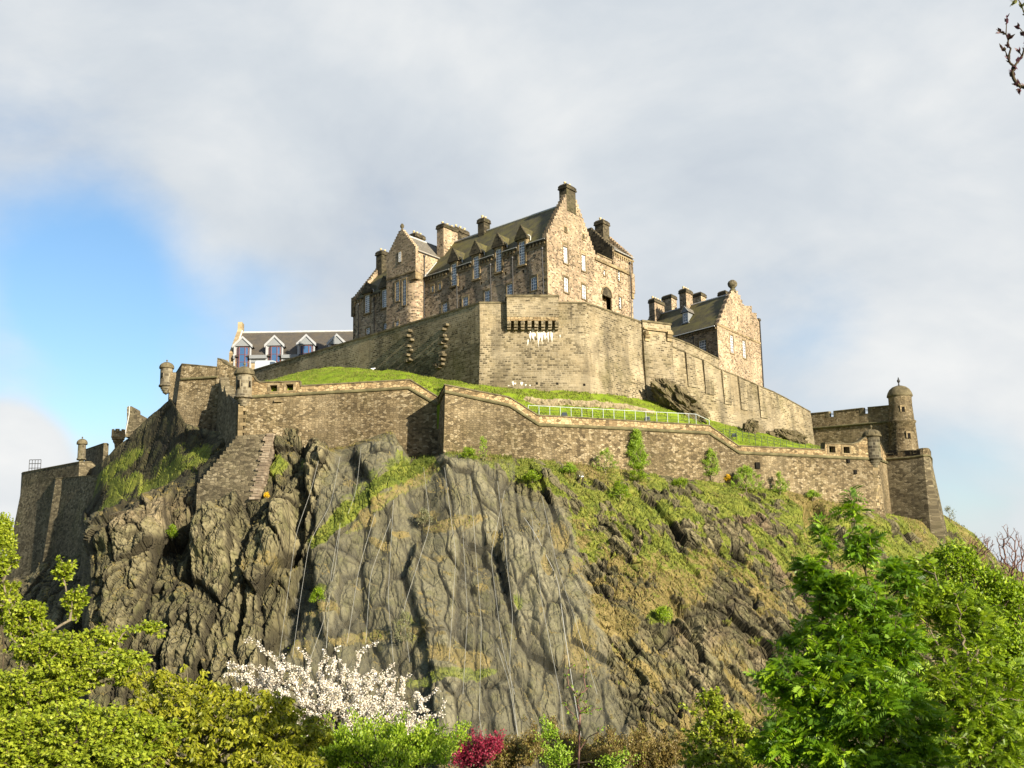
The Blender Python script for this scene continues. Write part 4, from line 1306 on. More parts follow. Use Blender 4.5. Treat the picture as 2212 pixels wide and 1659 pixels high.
# ------------------------------------------------------------------ gabled house on the right
H0 = at(1548.5, 701, 176.0); ZH = H0.z
_h1 = at_z(1450.6, 727, ZH); AX2 = flat(_h1 - H0).normalized()
_g0 = at(1581.5, 763, 178.5); _g1 = at_z(1607.7, 773.8, _g0.z); BY2 = flat(_g1 - _g0).normalized()
HF = Frame(H0, AX2, BY2); ZHB = 26.0
house = thing('gabled_house', 'buff stone house with mossy roof, round finial and crow-stepped gable above the descending wall', 'house', HF.p(0, 0, ZHB))
hg = MB(); QH = lambda a, out, z: HF.p(-out, a, z); PH = lambda a, out, z: HF.p(a, -out, z)


def z3(x, y): return (1323 + .2278 * x, 567 + .2278 * y)


outl = [z3(*q) for q in ((1000, 590), (1012, 560), (1012, 540), (1030, 520), (1030, 495), (1047, 475), (1047, 450), (1066, 430), (1066, 402), (1084, 382), (1084, 355), (1104, 335), (1104, 308), (1124, 290), (1124, 268),
                         (1190, 268), (1190, 305), (1214, 310), (1214, 350), (1232, 355), (1232, 392), (1250, 400), (1250, 410), (1322, 412), (1322, 474), (1368, 480), (1368, 536), (1392, 540))]
gp = []
for u, v in outl:
    b, z = HF.pixB(u, v); gp.append((b, z))
for k in range(1, len(gp) - 1):              # make treads level
    pass
bH = gp[-1][0]
hw = []
for (x, y0, y1) in ((1128, 690, 858), (1245, 738, 905)):
    u, v0 = z3(x, y0); _, v1 = z3(x, y1); b, z1 = HF.pixB(u, v0); _, z0 = HF.pixB(u, v1); hw.append((b - 0.62, b + 0.62, z0, z1))
hw[1] = (hw[1][0], hw[1][1], hw[0][2], hw[0][3])
zmid = hw[0][3] + 0.4
wall_grid(hg, QH, 0, bH, ZHB, zmid, hw)
hg.prism(lambda a, t, z: HF.p(t, a, z), [(0, zmid)] + gp + [(bH, zmid)], 0, 0.7, 0)
for h in hw: surround(hg, QH, h, 0.2)
hg.box(QH, 0, bH, -0.02, 0.1, zmid + 0.2, zmid + 0.5, 1)
b, z = HF.pixB(*z3(1185, 535)); hg.box(QH, b - 0.2, b + 0.2, -0.05, 0.012, z - 0.45, z + 0.45, 2)
u, v0 = z3(853, 735); _, v1 = z3(853, 850); l, z1 = HF.pixL(u, v0); _, z0 = HF.pixL(u, v1); hl = (l - 0.7, l + 0.7, z0, z1)
LH = 19.0
wall_grid(hg, PH, 0, LH, ZHB, ZH, [hl]); surround(hg, PH, hl, 0.2)
hg.box(PH, 0, LH, -0.01, 0.25, ZH - 0.3, ZH - 0.02, 2)
for k in range(30): hg.box(PH, 0.2 + k * 0.6, 0.5 + k * 0.6, -0.01, 0.2, ZH - 0.65, ZH - 0.3, 1)
hg.poly([HF.p(0, bH, ZHB), HF.p(LH, bH, ZHB), HF.p(LH, bH, gp[-1][1]), HF.p(0, bH, gp[-1][1])], 0)
hg.poly([HF.p(LH, 0, ZHB), HF.p(LH, bH, ZHB), HF.p(LH, bH, ZH), HF.p(LH, 0, ZH)], 0)
hg.build('wall', [S_MAIN, S_DRESS, S_DARK], house)
for h in hw: window(house, QH, h, 3, 6, bw=0.075)
window(house, PH, hl, 4, 4)
bAp, zAp = HF.pixB(*z3(1157, 272))
rf = MB(); sl = (zAp - 0.3 - ZH) / bAp
rf.poly([HF.p(0.65, -0.25, ZH - 0.25 * sl), HF.p(LH, -0.25, ZH - 0.25 * sl), HF.p(LH, bAp, zAp - 0.3), HF.p(0.65, bAp, zAp - 0.3)])
rf.poly([HF.p(0.65, bAp, zAp - 0.3), HF.p(LH, bAp, zAp - 0.3), HF.p(LH, bH - 0.2, ZH), HF.p(0.65, bH - 0.2, ZH)])
hr = rf.build('roof', R_MOSS, house)
mb = MB(); mb.tube([HF.p(0.7, bAp, zAp - 0.24), HF.p(LH, bAp, zAp - 0.24)], 0.12, 6); mb.tube([HF.p(0.3, -0.34, ZH - 0.2), HF.p(LH, -0.34, ZH - 0.2)], 0.09, 6); mb.build('ridge_lead', M_LEAD, hr)
mb = MB(); mb.lathe(HF.p(0.35, bAp, zAp), [(0.55, -0.1), (0.5, 0.25), (0.3, 0.42), (0.42, 0.6), (0.72, 0.95), (0.78, 1.3), (0.6, 1.65), (0.3, 1.85), (0, 1.9)], 14); mb.build('finial', S_TUR, house, True)


def house_chim(x0, x1, ytop, ybot, bb, wl_, wb, pots, mat=None):
    u, v = z3((x0 + x1) / 2, ytop); l, z = HF.pixL(u, v, bb)
    chimney(house, HF.p, l - wl_ / 2, l + wl_ / 2, bb - wb / 2, bb + wb / 2, z - 5.5, z, pots, mat)


house_chim(645, 742, 262, 440, bAp - 0.5, 1.5, 2.4, 3, S_MAIN)
house_chim(345, 488, 360, 500, bAp - 0.6, 1.3, 3.6, 4, S_MAIN)
house_chim(470, 606, 318, 440, bH - 3.5, 2.2, 2.0, 0, S_MAIN)
house_chim(748, 884, 298, 370, bH - 2.0, 2.2, 2.0, 0, S_MAIN)
house_chim(1020, 1100, 280, 300, bH - 3.0, 1.6, 2.0, 0, S_MAIN)
# roof dormer with a white cheek
u, v = z3(692, 575)
for b in [i * 0.1 for i in range(0, 70)]:
    l, z = HF.pixL(u, v, b)
    if abs(z - (ZH + sl * b)) < 0.13: break
D0 = lambda a, o, zz: HF.p(l + a, b - o, zz)
zd = z + 1.75; bk = (zd - z) / sl
mb = MB()
wall_grid(mb, D0, -0.6, 0.6, z, zd, [(-0.5, 0.5, z + 0.15, zd - 0.1)], 0, 0, 0.12)
for a in (-0.6, 0.6): mb.poly([D0(a, 0, z), D0(a, -bk, zd), D0(a, 0, zd)], 0)
mb.poly([D0(-0.8, 0.15, zd), D0(0.8, 0.15, zd), D0(0, 0.15, zd + 0.9)], 0)
for a in (-0.85, 0.85): mb.poly([D0(a, 0.2, zd - 0.05), D0(0, 0.2, zd + 0.95), D0(0, -bk - 0.9 / sl, zd + 0.95), D0(a, -bk - 0.1, zd - 0.05)], 1)
for a in (-0.8, 0.8): mb.tube([D0(a, 0.18, zd), D0(0, 0.18, zd + 0.93)], 0.07, 5, 0)
mb.box(D0, -0.8, 0.8, -0.1, 0.2, z - 0.12, z + 0.04, 0)
dd = mb.build('dormer', [M_GREYPAINT, R_GREY], hr)
window(house, D0, (-0.5, 0.5, z + 0.15, zd - 0.1), 2, 3, recess=0.1)
for x in (775,): u, v = z3(x, 800); l2, z2 = HF.pixL(u, v); downpipe(house, HF.p(l2, -0.25, ZH - 1.0), HF.p(l2, -0.12, ZHB))
downpipe(house, HF.p(-0.15, bH - 0.1, gp[-1][1]), HF.p(-0.15, bH - 0.05, ZHB), 0.08)
mb = MB(); mb.box(QH, bH - 0.5, bH + 0.3, -0.6, 0.2, gp[-1][1] - 0.25, gp[-1][1] + 0.1); mb.build('corner_cap', M_COPE, house)

# ------------------------------------------------------------------ long house with white dormers, far left


def z4(x, y): return (459 + .2278 * x, 675 + .2278 * y)


YB = 203.0
bk0 = at(500, 768, YB); zEave = bk0.z
bk1 = at_z(770, 764, zEave)
bx_ = flat(bk1 - bk0).normalized(); by_ = Vector((-bx_.y, bx_.x, 0))
BF = Frame(bk0, bx_, by_)
lenB = flat(bk1 - bk0).length + 2
dB = 7.0
rz_ = BF.pixL(*z4(200, 200), dB)[1]
ZBB = zEave - 8
barr = thing('barrack_house', 'long pale stone house with dark slate roof and white pointed dormers behind the rampart', 'house', BF.p(0, 0, ZBB))
PB_ = lambda a, o, z: BF.p(a, -o, z)
_, zf = BF.pixL(*z4(400, 405)); _, zst = BF.pixL(*z4(400, 465)); _, zsm = BF.pixL(*z4(400, 430))
mb = MB()
strips = []
dorms = []
for x, yt, y0, y1 in ((290, 250, 335, 520), (592, 240, 330, 470), (892, 230, 320, 420), (1180, 225, 315, 400)):
    u, v = z4(x, yt); a, zt = BF.pixL(u, v)
    dorms.append((a, zt, BF.pixL(*z4(x, y0))[1], zEave - 2.8))
for a, b in ((0.8, dorms[0][0] - 1.2), (dorms[0][0] + 1.2, dorms[1][0] - 1.2), (dorms[1][0] + 1.2, dorms[2][0] - 1.2), (dorms[2][0] + 1.2, dorms[3][0] - 1.2)):
    strips.append((a + 0.1, b - 0.1, zst, zsm))
wall_grid(mb, PB_, 0, lenB, ZBB, zEave, strips, depth=0.3)
mb.box(PB_, 0, lenB, -0.01, 0.06, zst - 0.25, zst, 0)
mb.poly([BF.p(lenB, 0, ZBB), BF.p(lenB, 2 * dB, ZBB), BF.p(lenB, 2 * dB, zEave), BF.p(lenB, dB, rz_), BF.p(lenB, 0, zEave)], 0)
cg = [(0, ZBB), (0, zEave + 0.2), (-0.0, zEave + 0.5), (dB - 0.9, rz_ + 0.5), (dB - 0.9, rz_ + 1.9), (dB + 0.9, rz_ + 1.9), (dB + 0.9, rz_ + 0.5), (2 * dB, zEave + 0.5), (2 * dB, ZBB)]
mb.prism(lambda a, t, z: BF.p(t, a, z), cg, -0.4, 0.35, 0)
mb.build('wall', [S_BARR, S_BARR], barr)
for a0, a1, z0, z1 in strips:
    n = max(2, int((a1 - a0) / 1.0)); window(barr, PB_, (a0, a1, z0, z1), n, 1, recess=0.25, mat=M_GREYPAINT, glass=G_BLUE, fw=0.08, bw=0.12)
mb = MB(); sB = (rz_ - zEave) / dB
mb.poly([BF.p(0.35, -0.5, zEave - 0.5 * sB + 0.1), BF.p(lenB, -0.5, zEave - 0.5 * sB + 0.1), BF.p(lenB, dB, rz_ + 0.1), BF.p(0.35, dB, rz_ + 0.1)])
mb.poly([BF.p(0.35, 2 * dB, zEave), BF.p(lenB, 2 * dB, zEave), BF.p(lenB, dB, rz_ + 0.1), BF.p(0.35, dB, rz_ + 0.1)])
br = mb.build('roof', R_DARK, barr)
mb = MB(); mb.tube([BF.p(0.3, dB, rz_ + 0.16), BF.p(lenB, dB, rz_ + 0.16)], 0.17, 6)
mb.tube([BF.p(0.42, -0.4, zEave - 0.2), BF.p(0.42, dB - 0.9, rz_ + 0.3)], 0.13, 6)
mb.build('ridge_lead', M_LEAD, br)
_x = 0.4
for _a, _b in [(a - 1.26, a + 1.26) for a, *_ in dorms] + [(lenB, lenB)]:
    mb = MB(); mb.box(PB_, _x, _a, 0.05, 0.62, zEave - 0.7, zEave - 0.1); mb.box(PB_, _x, _a, 0.0, 0.2, zEave - 1.35, zEave - 0.7); mb.build('fascia', M_GREYPAINT, br); _x = _b
for a, zt, z1, z0 in dorms:
    w = 1.25; wo = 1.62
    D = lambda x, o, z: BF.p(a + x, -o, z)
    zb = zEave + 0.75 if False else z1 + 0.25
    mb = MB()
    wall_grid(mb, D, -w, w, z0, z1 + 0.25, [(-0.95, 0.95, z0 + 0.2, z1)], 0, 0, 0.2)
    bkz = lambda z: max(0.0, (z - zEave) / sB)
    for s in (-w, w): mb.poly([D(s, 0, z0), D(s, 0.0, z1 + 0.25), D(s, -bkz(z1) - 0.2, z1 + 0.25), D(s, -0.3, z0)], 0)
    mb.poly([D(-wo, 0.32, zb), D(wo, 0.32, zb), D(0, 0.32, zt + 0.3)], 2)
    mb.build('dormer_front', [M_GREYPAINT, M_GREYPAINT], barr) if False else None
    for s in (-1, 1):
        q = lambda x, o, z: D(s * x, o, z)
        mb.box8([q(wo + 0.1, 0.5, zb - 0.35), q(0, 0.5, zt), q(0, 0.2, zt), q(wo + 0.1, 0.2, zb - 0.35), q(wo + 0.1, 0.5, zb + 0.2), q(0, 0.5, zt + 0.42), q(0, 0.2, zt + 0.42), q(wo + 0.1, 0.2, zb + 0.2)], 0)
        mb.poly([q(wo + 0.1, 0.5, zb), q(0, 0.5, zt + 0.4), q(0, -bkz(zt) - 0.2, zt + 0.4), q(wo + 0.1, -bkz(zb) - 0.2, zb)], 1)
    mb.box(D, -w - 0.25, -w, 0, 0.25, z0, zb, 0); mb.box(D, w, w + 0.25, 0, 0.25, z0, zb, 0)
    dm = mb.build('dormer', [M_BOARD, R_GREY, M_GREYPAINT], br)
    # canted bay window in a dark red frame
    g = MB(); f = MB()
    zz0, zz1 = z0 + 0.2, z1
    pts = [(-0.95, 0.05), (-0.5, 0.5), (0.5, 0.5), (0.95, 0.05)]
    for (x0, o0), (x1, o1) in zip(pts, pts[1:]):
        g.poly([D(x0, o0, zz0), D(x1, o1, zz0), D(x1, o1, zz1), D(x0, o0, zz1)])
    for x, o in pts: f.tube([D(x, o, zz0), D(x, o, zz1)], 0.085, 6)
    for zz in (zz0, (zz0 * 2 + zz1) / 3, (zz0 + 2 * zz1) / 3, zz1): f.tube([D(x, o, zz) for x, o in pts], 0.05, 5)
    b = f.build('bay_window', M_REDFRAME, dm); g.build('pane', G_BLUE, b)

# a white van parked behind the rampart, only its roof shows
vc = at(*z4(556, 470), 187.0); vb = vc.z - 2.0
van = thing('parked_van', 'white parked van, only its roof showing above the rampart by the dormered house', 'van', (vc.x, vc.y, vb))
V_ = lambda a, o, z: Vector((vc.x + a, vc.y - o, vb + z))
mb = MB(); pr = [(-2.4, 0.4), (2.3, 0.4), (2.4, 1.0), (2.2, 1.15), (1.5, 1.25), (0.85, 1.95), (0.5, 2.05), (-2.1, 2.05), (-2.35, 1.9)]
mb.prism(V_, pr, -0.95, 0.95); mb.build('body', M_ZINC, van)
for a in (-1.5, 1.5):
    for o in (-0.9, 0.9):
        mb = MB(); c = V_(a, o, 0.36)
        mb.poly([c + Vector((0.36 * math.cos(t), -0.06 * (1 if o > 0 else -1), 0.36 * math.sin(t))) for t in [k * math.pi / 8 for k in range(16)]])
        mb.tube([c + Vector((0.36 * math.cos(t), 0, 0.36 * math.sin(t))) for t in [k * math.pi / 8 for k in range(17)]], 0.1, 6)
        mb.build('wheel', M_IRON, van)
mb = MB(); mb.poly([V_(0.92, 0.8, 1.9), V_(1.48, 0.85, 1.28), V_(1.48, -0.85, 1.28), V_(0.92, -0.8, 1.9)][::-1])
mb.poly([V_(0.0, 0.96, 1.3), V_(1.2, 0.96, 1.3), V_(0.75, 0.96, 1.85), V_(0.0, 0.96, 1.85)]); mb.build('window', G_PANE, van)

# ------------------------------------------------------------------ lower curtain walls


def plan_pts(lst): return Plan([at(u, v, Y) for u, v, Y in lst])


SENTRY_SLIT = [(-math.pi / 2 - 0.55, 0, 0.3, 0.75), (-math.pi / 2 + 1.0, 0, 0.28, 0.7)]
lsp = plan_pts([(516, 857, 135.2), (946, 857, 134.4)])
lsw = thing('curtain_wall', 'rubble curtain wall with two gun ports and domed sentry box, left of the sharp angle', 'castle wall', flat(lsp.p[0]) + Z1 * 15)
ltop = px_line(lsp, [(527, 812), (548, 813), (554, 822), (562, 827), (648, 824.5), (649, 834.5), (837, 824), (886, 821), (946, 858)])
lbot = [(0, lsp.hit(520, 985)[1]), (lsp.hit(600, 960)[0], lsp.hit(600, 990)[1]), (lsp.len[-1], lsp.hit(940, 1010)[1])]
lstr = px_line(lsp, [(530, 858), (548, 857), (837, 841), (883, 838), (946, 875)])
ports = []
for x, y0, y1 in ((580, 690, 748), (733, 680, 738)):
    u, v0 = z4(x, y0); _, v1 = z4(x, y1); l, z1 = lsp.hit(u, v0); _, z0 = lsp.hit(u, v1); ports.append((l, z0, z1))
mb = MB()
# the parapet above the string is its own lighter masonry; leave real openings for the gun ports
zs_ = [(l, z) for l, z in lstr]
wall_run(mb, lsp, zs_, lbot, 0.04, 1.5)
lw_ = mb.build('wall', S_RUB, lsw)
mb = MB()
LPf = lsp.P


def parapet(mb, plan, top, bot, holes, thick=0.8, m=0, mr=1):
    ls = sorted({round(q[0], 3) for q in top} | {round(q[0], 3) for q in bot} | {round(x, 3) for h in holes for x in h[:2]} | {round(q, 3) for q in plan.len if top[0][0] < q < top[-1][0]})
    ls = [l for l in ls if top[0][0] - 1e-3 <= l <= top[-1][0] + 1e-3]
    for a, b in zip(ls, ls[1:]):
        if b - a < 0.008: continue
        e = min(1e-3, (b - a) / 4)
        t0, t1, b0, b1 = interp(top, a + e), interp(top, b - e), interp(bot, a), interp(bot, b)
        hs = [h for h in holes if h[0] < (a + b) / 2 < h[1]]
        spans = [((b0, b1), (t0, t1))] if not hs else [((b0, b1), (hs[0][2], hs[0][2])), ((hs[0][3], hs[0][3]), (t0, t1))]
        for (p0, p1), (q0, q1) in spans:
            for o in (0.0, -thick):
                mb.poly([plan.P(a, o, p0), plan.P(b, o, p1), plan.P(b, o, q1), plan.P(a, o, q0)], m, [(a, p0), (b, p1), (b, q1), (a, q0)])
        mb.poly([plan.P(a, 0, t0), plan.P(b, 0, t1), plan.P(b, -thick, t1), plan.P(a, -thick, t0)], m)
    for h in holes:
        c = [(h[0], h[2]), (h[1], h[2]), (h[1], h[3]), (h[0], h[3])]
        for (p, q) in zip(c, c[1:] + c[:1]): mb.poly([plan.P(p[0], 0, p[1]), plan.P(q[0], 0, q[1]), plan.P(q[0], -thick, q[1]), plan.P(p[0], -thick, p[1])], mr)
        mb.poly([plan.P(h[0], -thick - 0.01, h[2]), plan.P(h[1], -thick - 0.01, h[2]), plan.P(h[1], -thick - 0.01, h[3]), plan.P(h[0], -thick - 0.01, h[3])], 2)
        w = 0.28
        for a0, a1, z0, z1 in ((h[0] - w, h[0], h[2], h[3]), (h[1], h[1] + w, h[2], h[3]), (h[0] - w, h[1] + w, h[3], h[3] + w * 0.8), (h[0] - w, h[1] + w, h[2] - w * 0.6, h[2])):
            mb.box(plan.P, a0, a1, -0.05, 0.05, z0, z1, mr)
    for l in (ls[0], ls[-1]):
        mb.poly([plan.P(l, 0, interp(bot, l)), plan.P(l, 0, interp(top, l)), plan.P(l, -thick, interp(top, l)), plan.P(l, -thick, interp(bot, l))], m)


parapet(mb, lsp, ltop, [(l, z) for l, z in lstr], [(l - 0.42, l + 0.42, z0, z1) for l, z0, z1 in ports], 0.8)
mb.build('parapet', [S_PARA, S_DRESS, M_DARK], lsw)
mb = MB(); coping_run(mb, lsp, ltop, 0.2, 0.1, 0.8); mb.build('coping', M_COPE, lsw)
mb = MB(); string_run(mb, lsp, lstr, 0.2); mb.build('string_course', M_STRING, lsw)
# drain spout below the string
mb = MB(); l, z = lsp.hit(602, 867); mb.box(lsp.P, l - 0.45, l + 0.45, -0.1, 0.35, z - 0.1, z + 0.16, taper=0.03); mb.build('drain_spout', S_DRESS, lsw)
u = 527.5; c = at(u, 830, 135.3)
zz = lambda v: at(u, v, 134.6).z
sentry(lsw, c, 0.95, zz(879), zz(857), zz(806), zz(790), zz(779), [(-math.pi / 2 - 0.45, zz(838), 0.32, 0.9), (-math.pi / 2 + 0.9, zz(836), 0.25, 0.7)], 1.25)
# quoins at the angle
mb = MB()
for k in range(9):
    z = zz(942) + k * 0.42; w = 0.9 if k % 2 else 0.55
    mb.box(lsp.P, 0.02, 0.02 + w, -0.3, 0.19 - k * 0.0, z, z + 0.4)
mb.build('quoins', S_DRESS, lsw)

rsp = plan_pts([(946, 860, 135.0), (961.5, 832, 128.8), (1100, 859, 130.8), (1161.5, 898, 132.0), (1350, 909, 136.8), (1532, 920, 141.8), (1595, 964, 143.4), (1782, 972, 148.0), (1896, 985, 150.8), (1914, 985, 160.0)])
rsw = thing('curtain_wall', 'long rubble curtain wall zigzagging right from the sharp angle to the right-hand sentry box', 'castle wall', flat(rsp.p[1]) + Z1 * 12)
Lr = rsp.len
rtop = [(0.0, at(946, 862, 135).z)] + px_line(rsp, [(961.6, 832), (1100, 859), (1161.5, 898), (1350, 909), (1532, 920), (1595, 964), (1781, 972.5), (1781.6, 958.5), (1840, 960.5), (1856, 956), (1868, 946), (1895.5, 946)]) + [(Lr[-1], at(1914, 984, 160).z)]
rstr = [(0.0, at(946, 877, 135).z)] + px_line(rsp, [(961.0, 846), (1100, 876), (1164, 917.6), (1350, 926), (1532, 935.7), (1596, 978), (1782, 987), (1895, 992)]) + [(Lr[-1], at(1914, 1000, 160).z)]
rb = [(0.0, 14.0), (Lr[1], rsp.hit(962, 1000)[1]), (rsp.hit(1225, 997)[0], rsp.hit(1225, 1020)[1]), (rsp.hit(1447, 1037)[0], rsp.hit(1447, 1060)[1]), (rsp.hit(1657, 1052)[0], rsp.hit(1657, 1075)[1]), (Lr[-2], rsp.hit(1893, 1118)[1]), (Lr[-1], 10.0)]
mb = MB(); wall_run(mb, rsp, rstr, rb, 0.04, 1.5); mb.build('wall', S_RUB, rsw)
rports = []
for x, y0, y1 in ((540, 795, 855), (676, 800, 860)):
    u, v0 = 1674 + .2278 * x, 783 + .2278 * y0; v1 = 783 + .2278 * y1
    l, z1 = rsp.hit(u, v0); _, z0 = rsp.hit(u, v1); rports.append((l - 0.45, l + 0.45, z0, z1))
mb = MB(); parapet(mb, rsp, rtop, rstr, rports, 0.8); mb.build('parapet', [S_PARA, S_DRESS, M_DARK], rsw)
mb = MB(); coping_run(mb, rsp, rtop, 0.2, 0.1, 0.8); mb.build('coping', M_COPE, rsw)
mb = MB(); string_run(mb, rsp, rstr, 0.2); mb.build('string_course', M_STRING, rsw)
u = 1884; c = at(u, 960, 150.9); zz = lambda v: at(u, v, 150.0).z
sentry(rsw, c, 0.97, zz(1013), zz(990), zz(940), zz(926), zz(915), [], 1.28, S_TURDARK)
mb = MB()
for k in range(18):
    z = zz(1100) + k * 0.44; w = 0.95 if k % 2 else 0.5
    mb.box(rsp.P, Lr[-2] - w, Lr[-2] + 0.04, -0.25, 0.30 - 0.02 * k if k < 10 else 0.1, z, z + 0.41)
mb.build('quoins', S_DRESS, rsw)
mb = MB()
for u, v, s in ((1635, 1006, .3), (1952 - 121, 996, .18), (1846, 1020, .2)):
    l, z = rsp.hit(u, v); mb.box(rsp.P, l - s, l + s, 0, 0.25, z - s * 1.3, z + s * 1.3)
mb.build('drain_openings', M_DARK, rsw)

# ------------------------------------------------------------------ left-hand upper angle: wall, saw-toothed flank, sentry box
lap = plan_pts([(380, 830, 158.0), (393, 790, 150.0), (470, 795, 148.6), (521, 800, 147.6)])
law = thing('bastion_angle', 'stone angle wall with saw-toothed shaded flank behind the left sentry box', 'castle wall', flat(lap.p[1]) + Z1 * 18)
lt = [(0, at(380, 806, 158).z)] + px_line(lap, [(393.5, 787), (469, 794), (470, 775), (479, 777), (487, 786), (521, 801)])
mb = MB(); wall_run(mb, lap, lt, [(0, 17.0), (lap.len[-1], 17.0)], 0.1, 1.3); mb.build('wall', S_RUB, law)
mb = MB(); coping_run(mb, lap, lt, 0.18, 0.07, 1.3); mb.build('coping', M_COPE, law)
ls_ = px_line(lap, [(394, 820), (472, 815)])
mb = MB(); string_run(mb, lap, ls_, 0.16, out=0.3); mb.build('string_course', M_STRING, law)
stp = plan_pts([(474, 815, 147.0), (514.5, 868, 135.6)])
sl_ = []
for (u, v) in ((474.5, 814), (481, 853), (484.6, 832), (490, 858), (494.6, 850), (505, 873), (508, 866), (514.3, 874)):
    sl_.append(stp.hit(u, v))
sl_[1] = (max(sl_[1][0], 0.5), sl_[1][1])
for k in range(1, len(sl_)):
    if sl_[k][0] <= sl_[k - 1][0]: sl_[k] = (sl_[k - 1][0] + 0.15, sl_[k][1])
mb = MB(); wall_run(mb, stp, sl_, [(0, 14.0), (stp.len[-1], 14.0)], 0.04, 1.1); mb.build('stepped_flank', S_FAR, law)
u = 360; c = at(u, 800, 163.0); zz = lambda v: at(u, v, 163.0).z
tl1 = thing('sentry_turret', 'lone domed stone sentry turret on the skyline left of the saw-toothed wall', 'turret', (c.x, c.y, zz(853)))
sentry(tl1, c, 0.84, zz(853), zz(834), zz(795), zz(783), zz(776), [(-math.pi / 2 - 0.4, zz(818), 0.25, 0.7)], 1.22, name='turret_body')
mb = MB(); mb.box(lambda a, o, z: Vector((c.x + a, c.y - o, z)), 0.5, 3.5, -0.5, 0.5, zz(870), zz(806)); mb.build('link_wall', S_RUB, tl1)

# sloping buttress below the left sentry box
mb = MB()
tl_, tr_, br_, bl_ = at(515, 942, 135.0), at(592, 937, 134.3), at(558, 1078, 127.6), at(425, 1052, 130.5)
N_ = 13
qb = MB()
back = Vector((0.6, 5.5, 0))
for k in range(N_):
    t0, t1 = k / N_, (k + 1) / N_
    a, b = tl_.lerp(bl_, t0), tr_.lerp(br_, t0); c_, d = tl_.lerp(bl_, t1), tr_.lerp(br_, t1)
    zt0_, zt1_ = a.z, c_.z
    lowz = (c_.z if k < N_ - 1 else c_.z - 4.0)
    fa, fb = Vector((c_.x, c_.y, a.z)), Vector((d.x, d.y, b.z - 0.0))
    ia, ib = fa + Vector((0, 0.12, 0)), fb + Vector((0, 0.12, 0))
    A, B_ = Vector((c_.x, c_.y, lowz)), Vector((d.x, d.y, min(d.z, lowz)))
    mb.box8([A, B_, B_ + back, A + back, ia, ib, ib + back, ia + back], 0)
    # quoins up the right edge
    hh = fb.z - d.z
    for j in range(2):
        w = 1.0 if (j + k) % 2 else 0.72
        z0, z1 = fb.z - 0.02 - hh * (j + 1) / 2, fb.z - 0.02 - hh * j / 2 - 0.03
        base_ = Vector((d.x + (fb.x - d.x) * 0, d.y, 0))
        P_ = lambda x, y, z: Vector((base_.x + x, base_.y + y, z))
        qb.box8([P_(-w, -0.06, z0), P_(0.05, -0.06, z0), P_(0.3, 1.2, z0), P_(-w, 1.2, z0), P_(-w, -0.02, z1), P_(0.05, -0.02, z1), P_(0.3, 1.2, z1), P_(-w, 1.2, z1)])
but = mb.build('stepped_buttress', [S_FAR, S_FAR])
tag(but, 'sloping stepped masonry buttress running down onto the rock below the left sentry box', 'buttress')
qb.build('edge_quoins', stone('pale_quoin', [(0.05, (0.13, 0.10, 0.07)), (0.5, (0.21, 0.165, 0.115)), (0.95, (0.29, 0.24, 0.175))], 0.8, 0.35, (0.12, 0.095, 0.07), 0.02, seed=12), but)

# ------------------------------------------------------------------ far-left battery


def z5(x, y): return (.293 * x, 756 + .293 * y)


fp_ = plan_pts([(*z5(158, 920), 199.0), (*z5(168, 905), 187.0), (*z5(585, 826), 172.0), (*z5(720, 840), 174.0)])
fw = thing('battery_wall', 'tall battered battery wall at the far left, half in shadow below a small domed turret', 'castle wall', flat(fp_.p[1]) + Z1 * 5)
ft = [(0, at(*z5(158, 915), 199).z)] + px_line(fp_, [z5(168, 905), z5(585, 826), z5(668, 826), z5(700, 850), z5(722, 900)])
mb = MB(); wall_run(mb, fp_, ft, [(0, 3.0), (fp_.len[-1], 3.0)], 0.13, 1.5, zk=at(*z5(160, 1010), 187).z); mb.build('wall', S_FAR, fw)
mb = MB(); coping_run(mb, fp_, ft, 0.16, 0.06, 1.5); mb.build('coping', M_COPE, fw)
u, v = z5(603, 740); c = at(u, v, 174.0); zz = lambda y: at(u, z5(0, y)[1], 174.0).z
sentry(fw, c, 0.56, zz(826), zz(806), zz(692), zz(657), zz(636), [], 1.4)
f2 = plan_pts([(*z5(398, 955), 179.0), (*z5(412, 950), 175.5), (*z5(465, 945), 174.8), (*z5(735, 925), 162.5)])
f2w = thing('outwork_wall', 'lower dark outwork wall with a sunlit end, in front of the far-left battery', 'castle wall', flat(f2.p[1]) + Z1 * 3)
t2 = [(0, at(*z5(398, 955), 179.0).z)] + px_line(f2, [z5(413, 950), z5(465, 944), z5(733, 925)])
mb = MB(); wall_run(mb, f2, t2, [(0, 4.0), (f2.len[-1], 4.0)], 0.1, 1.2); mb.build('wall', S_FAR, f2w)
mb = MB(); coping_run(mb, f2, t2, 0.16, 0.08, 1.2); mb.build('coping', M_COPE, f2w)
f3 = plan_pts([(*z5(630, 745), 181.0), (*z5(765, 690), 172.5), (*z5(790, 690), 172.8)])
f3w = thing('parapet_wall', 'short dark parapet wall with a reddish end between the small far-left turrets', 'castle wall', flat(f3.p[1]) + Z1 * 10)
mb = MB(); t3 = px_line(f3, [z5(630, 736), z5(765, 690), z5(789, 690)]); wall_run(mb, f3, t3, [(0, 12), (f3.len[-1], 12)], 0.02, 1.0); mb.build('wall', S_FAR, f3w)
mb = MB(); coping_run(mb, f3, t3, 0.14, 0.06, 1.0); mb.build('coping', M_COPE, f3w)
u, v = z5(872, 640); c = at(u, v, 176.0); zz = lambda y: at(u, z5(0, y)[1], 176.0).z; r = 0.97
bz = thing('bartizan', 'small crenellated round bartizan on the skyline at the far left', 'turret', (c.x, c.y, zz(725)))
mb = MB(); cc = flat(c)
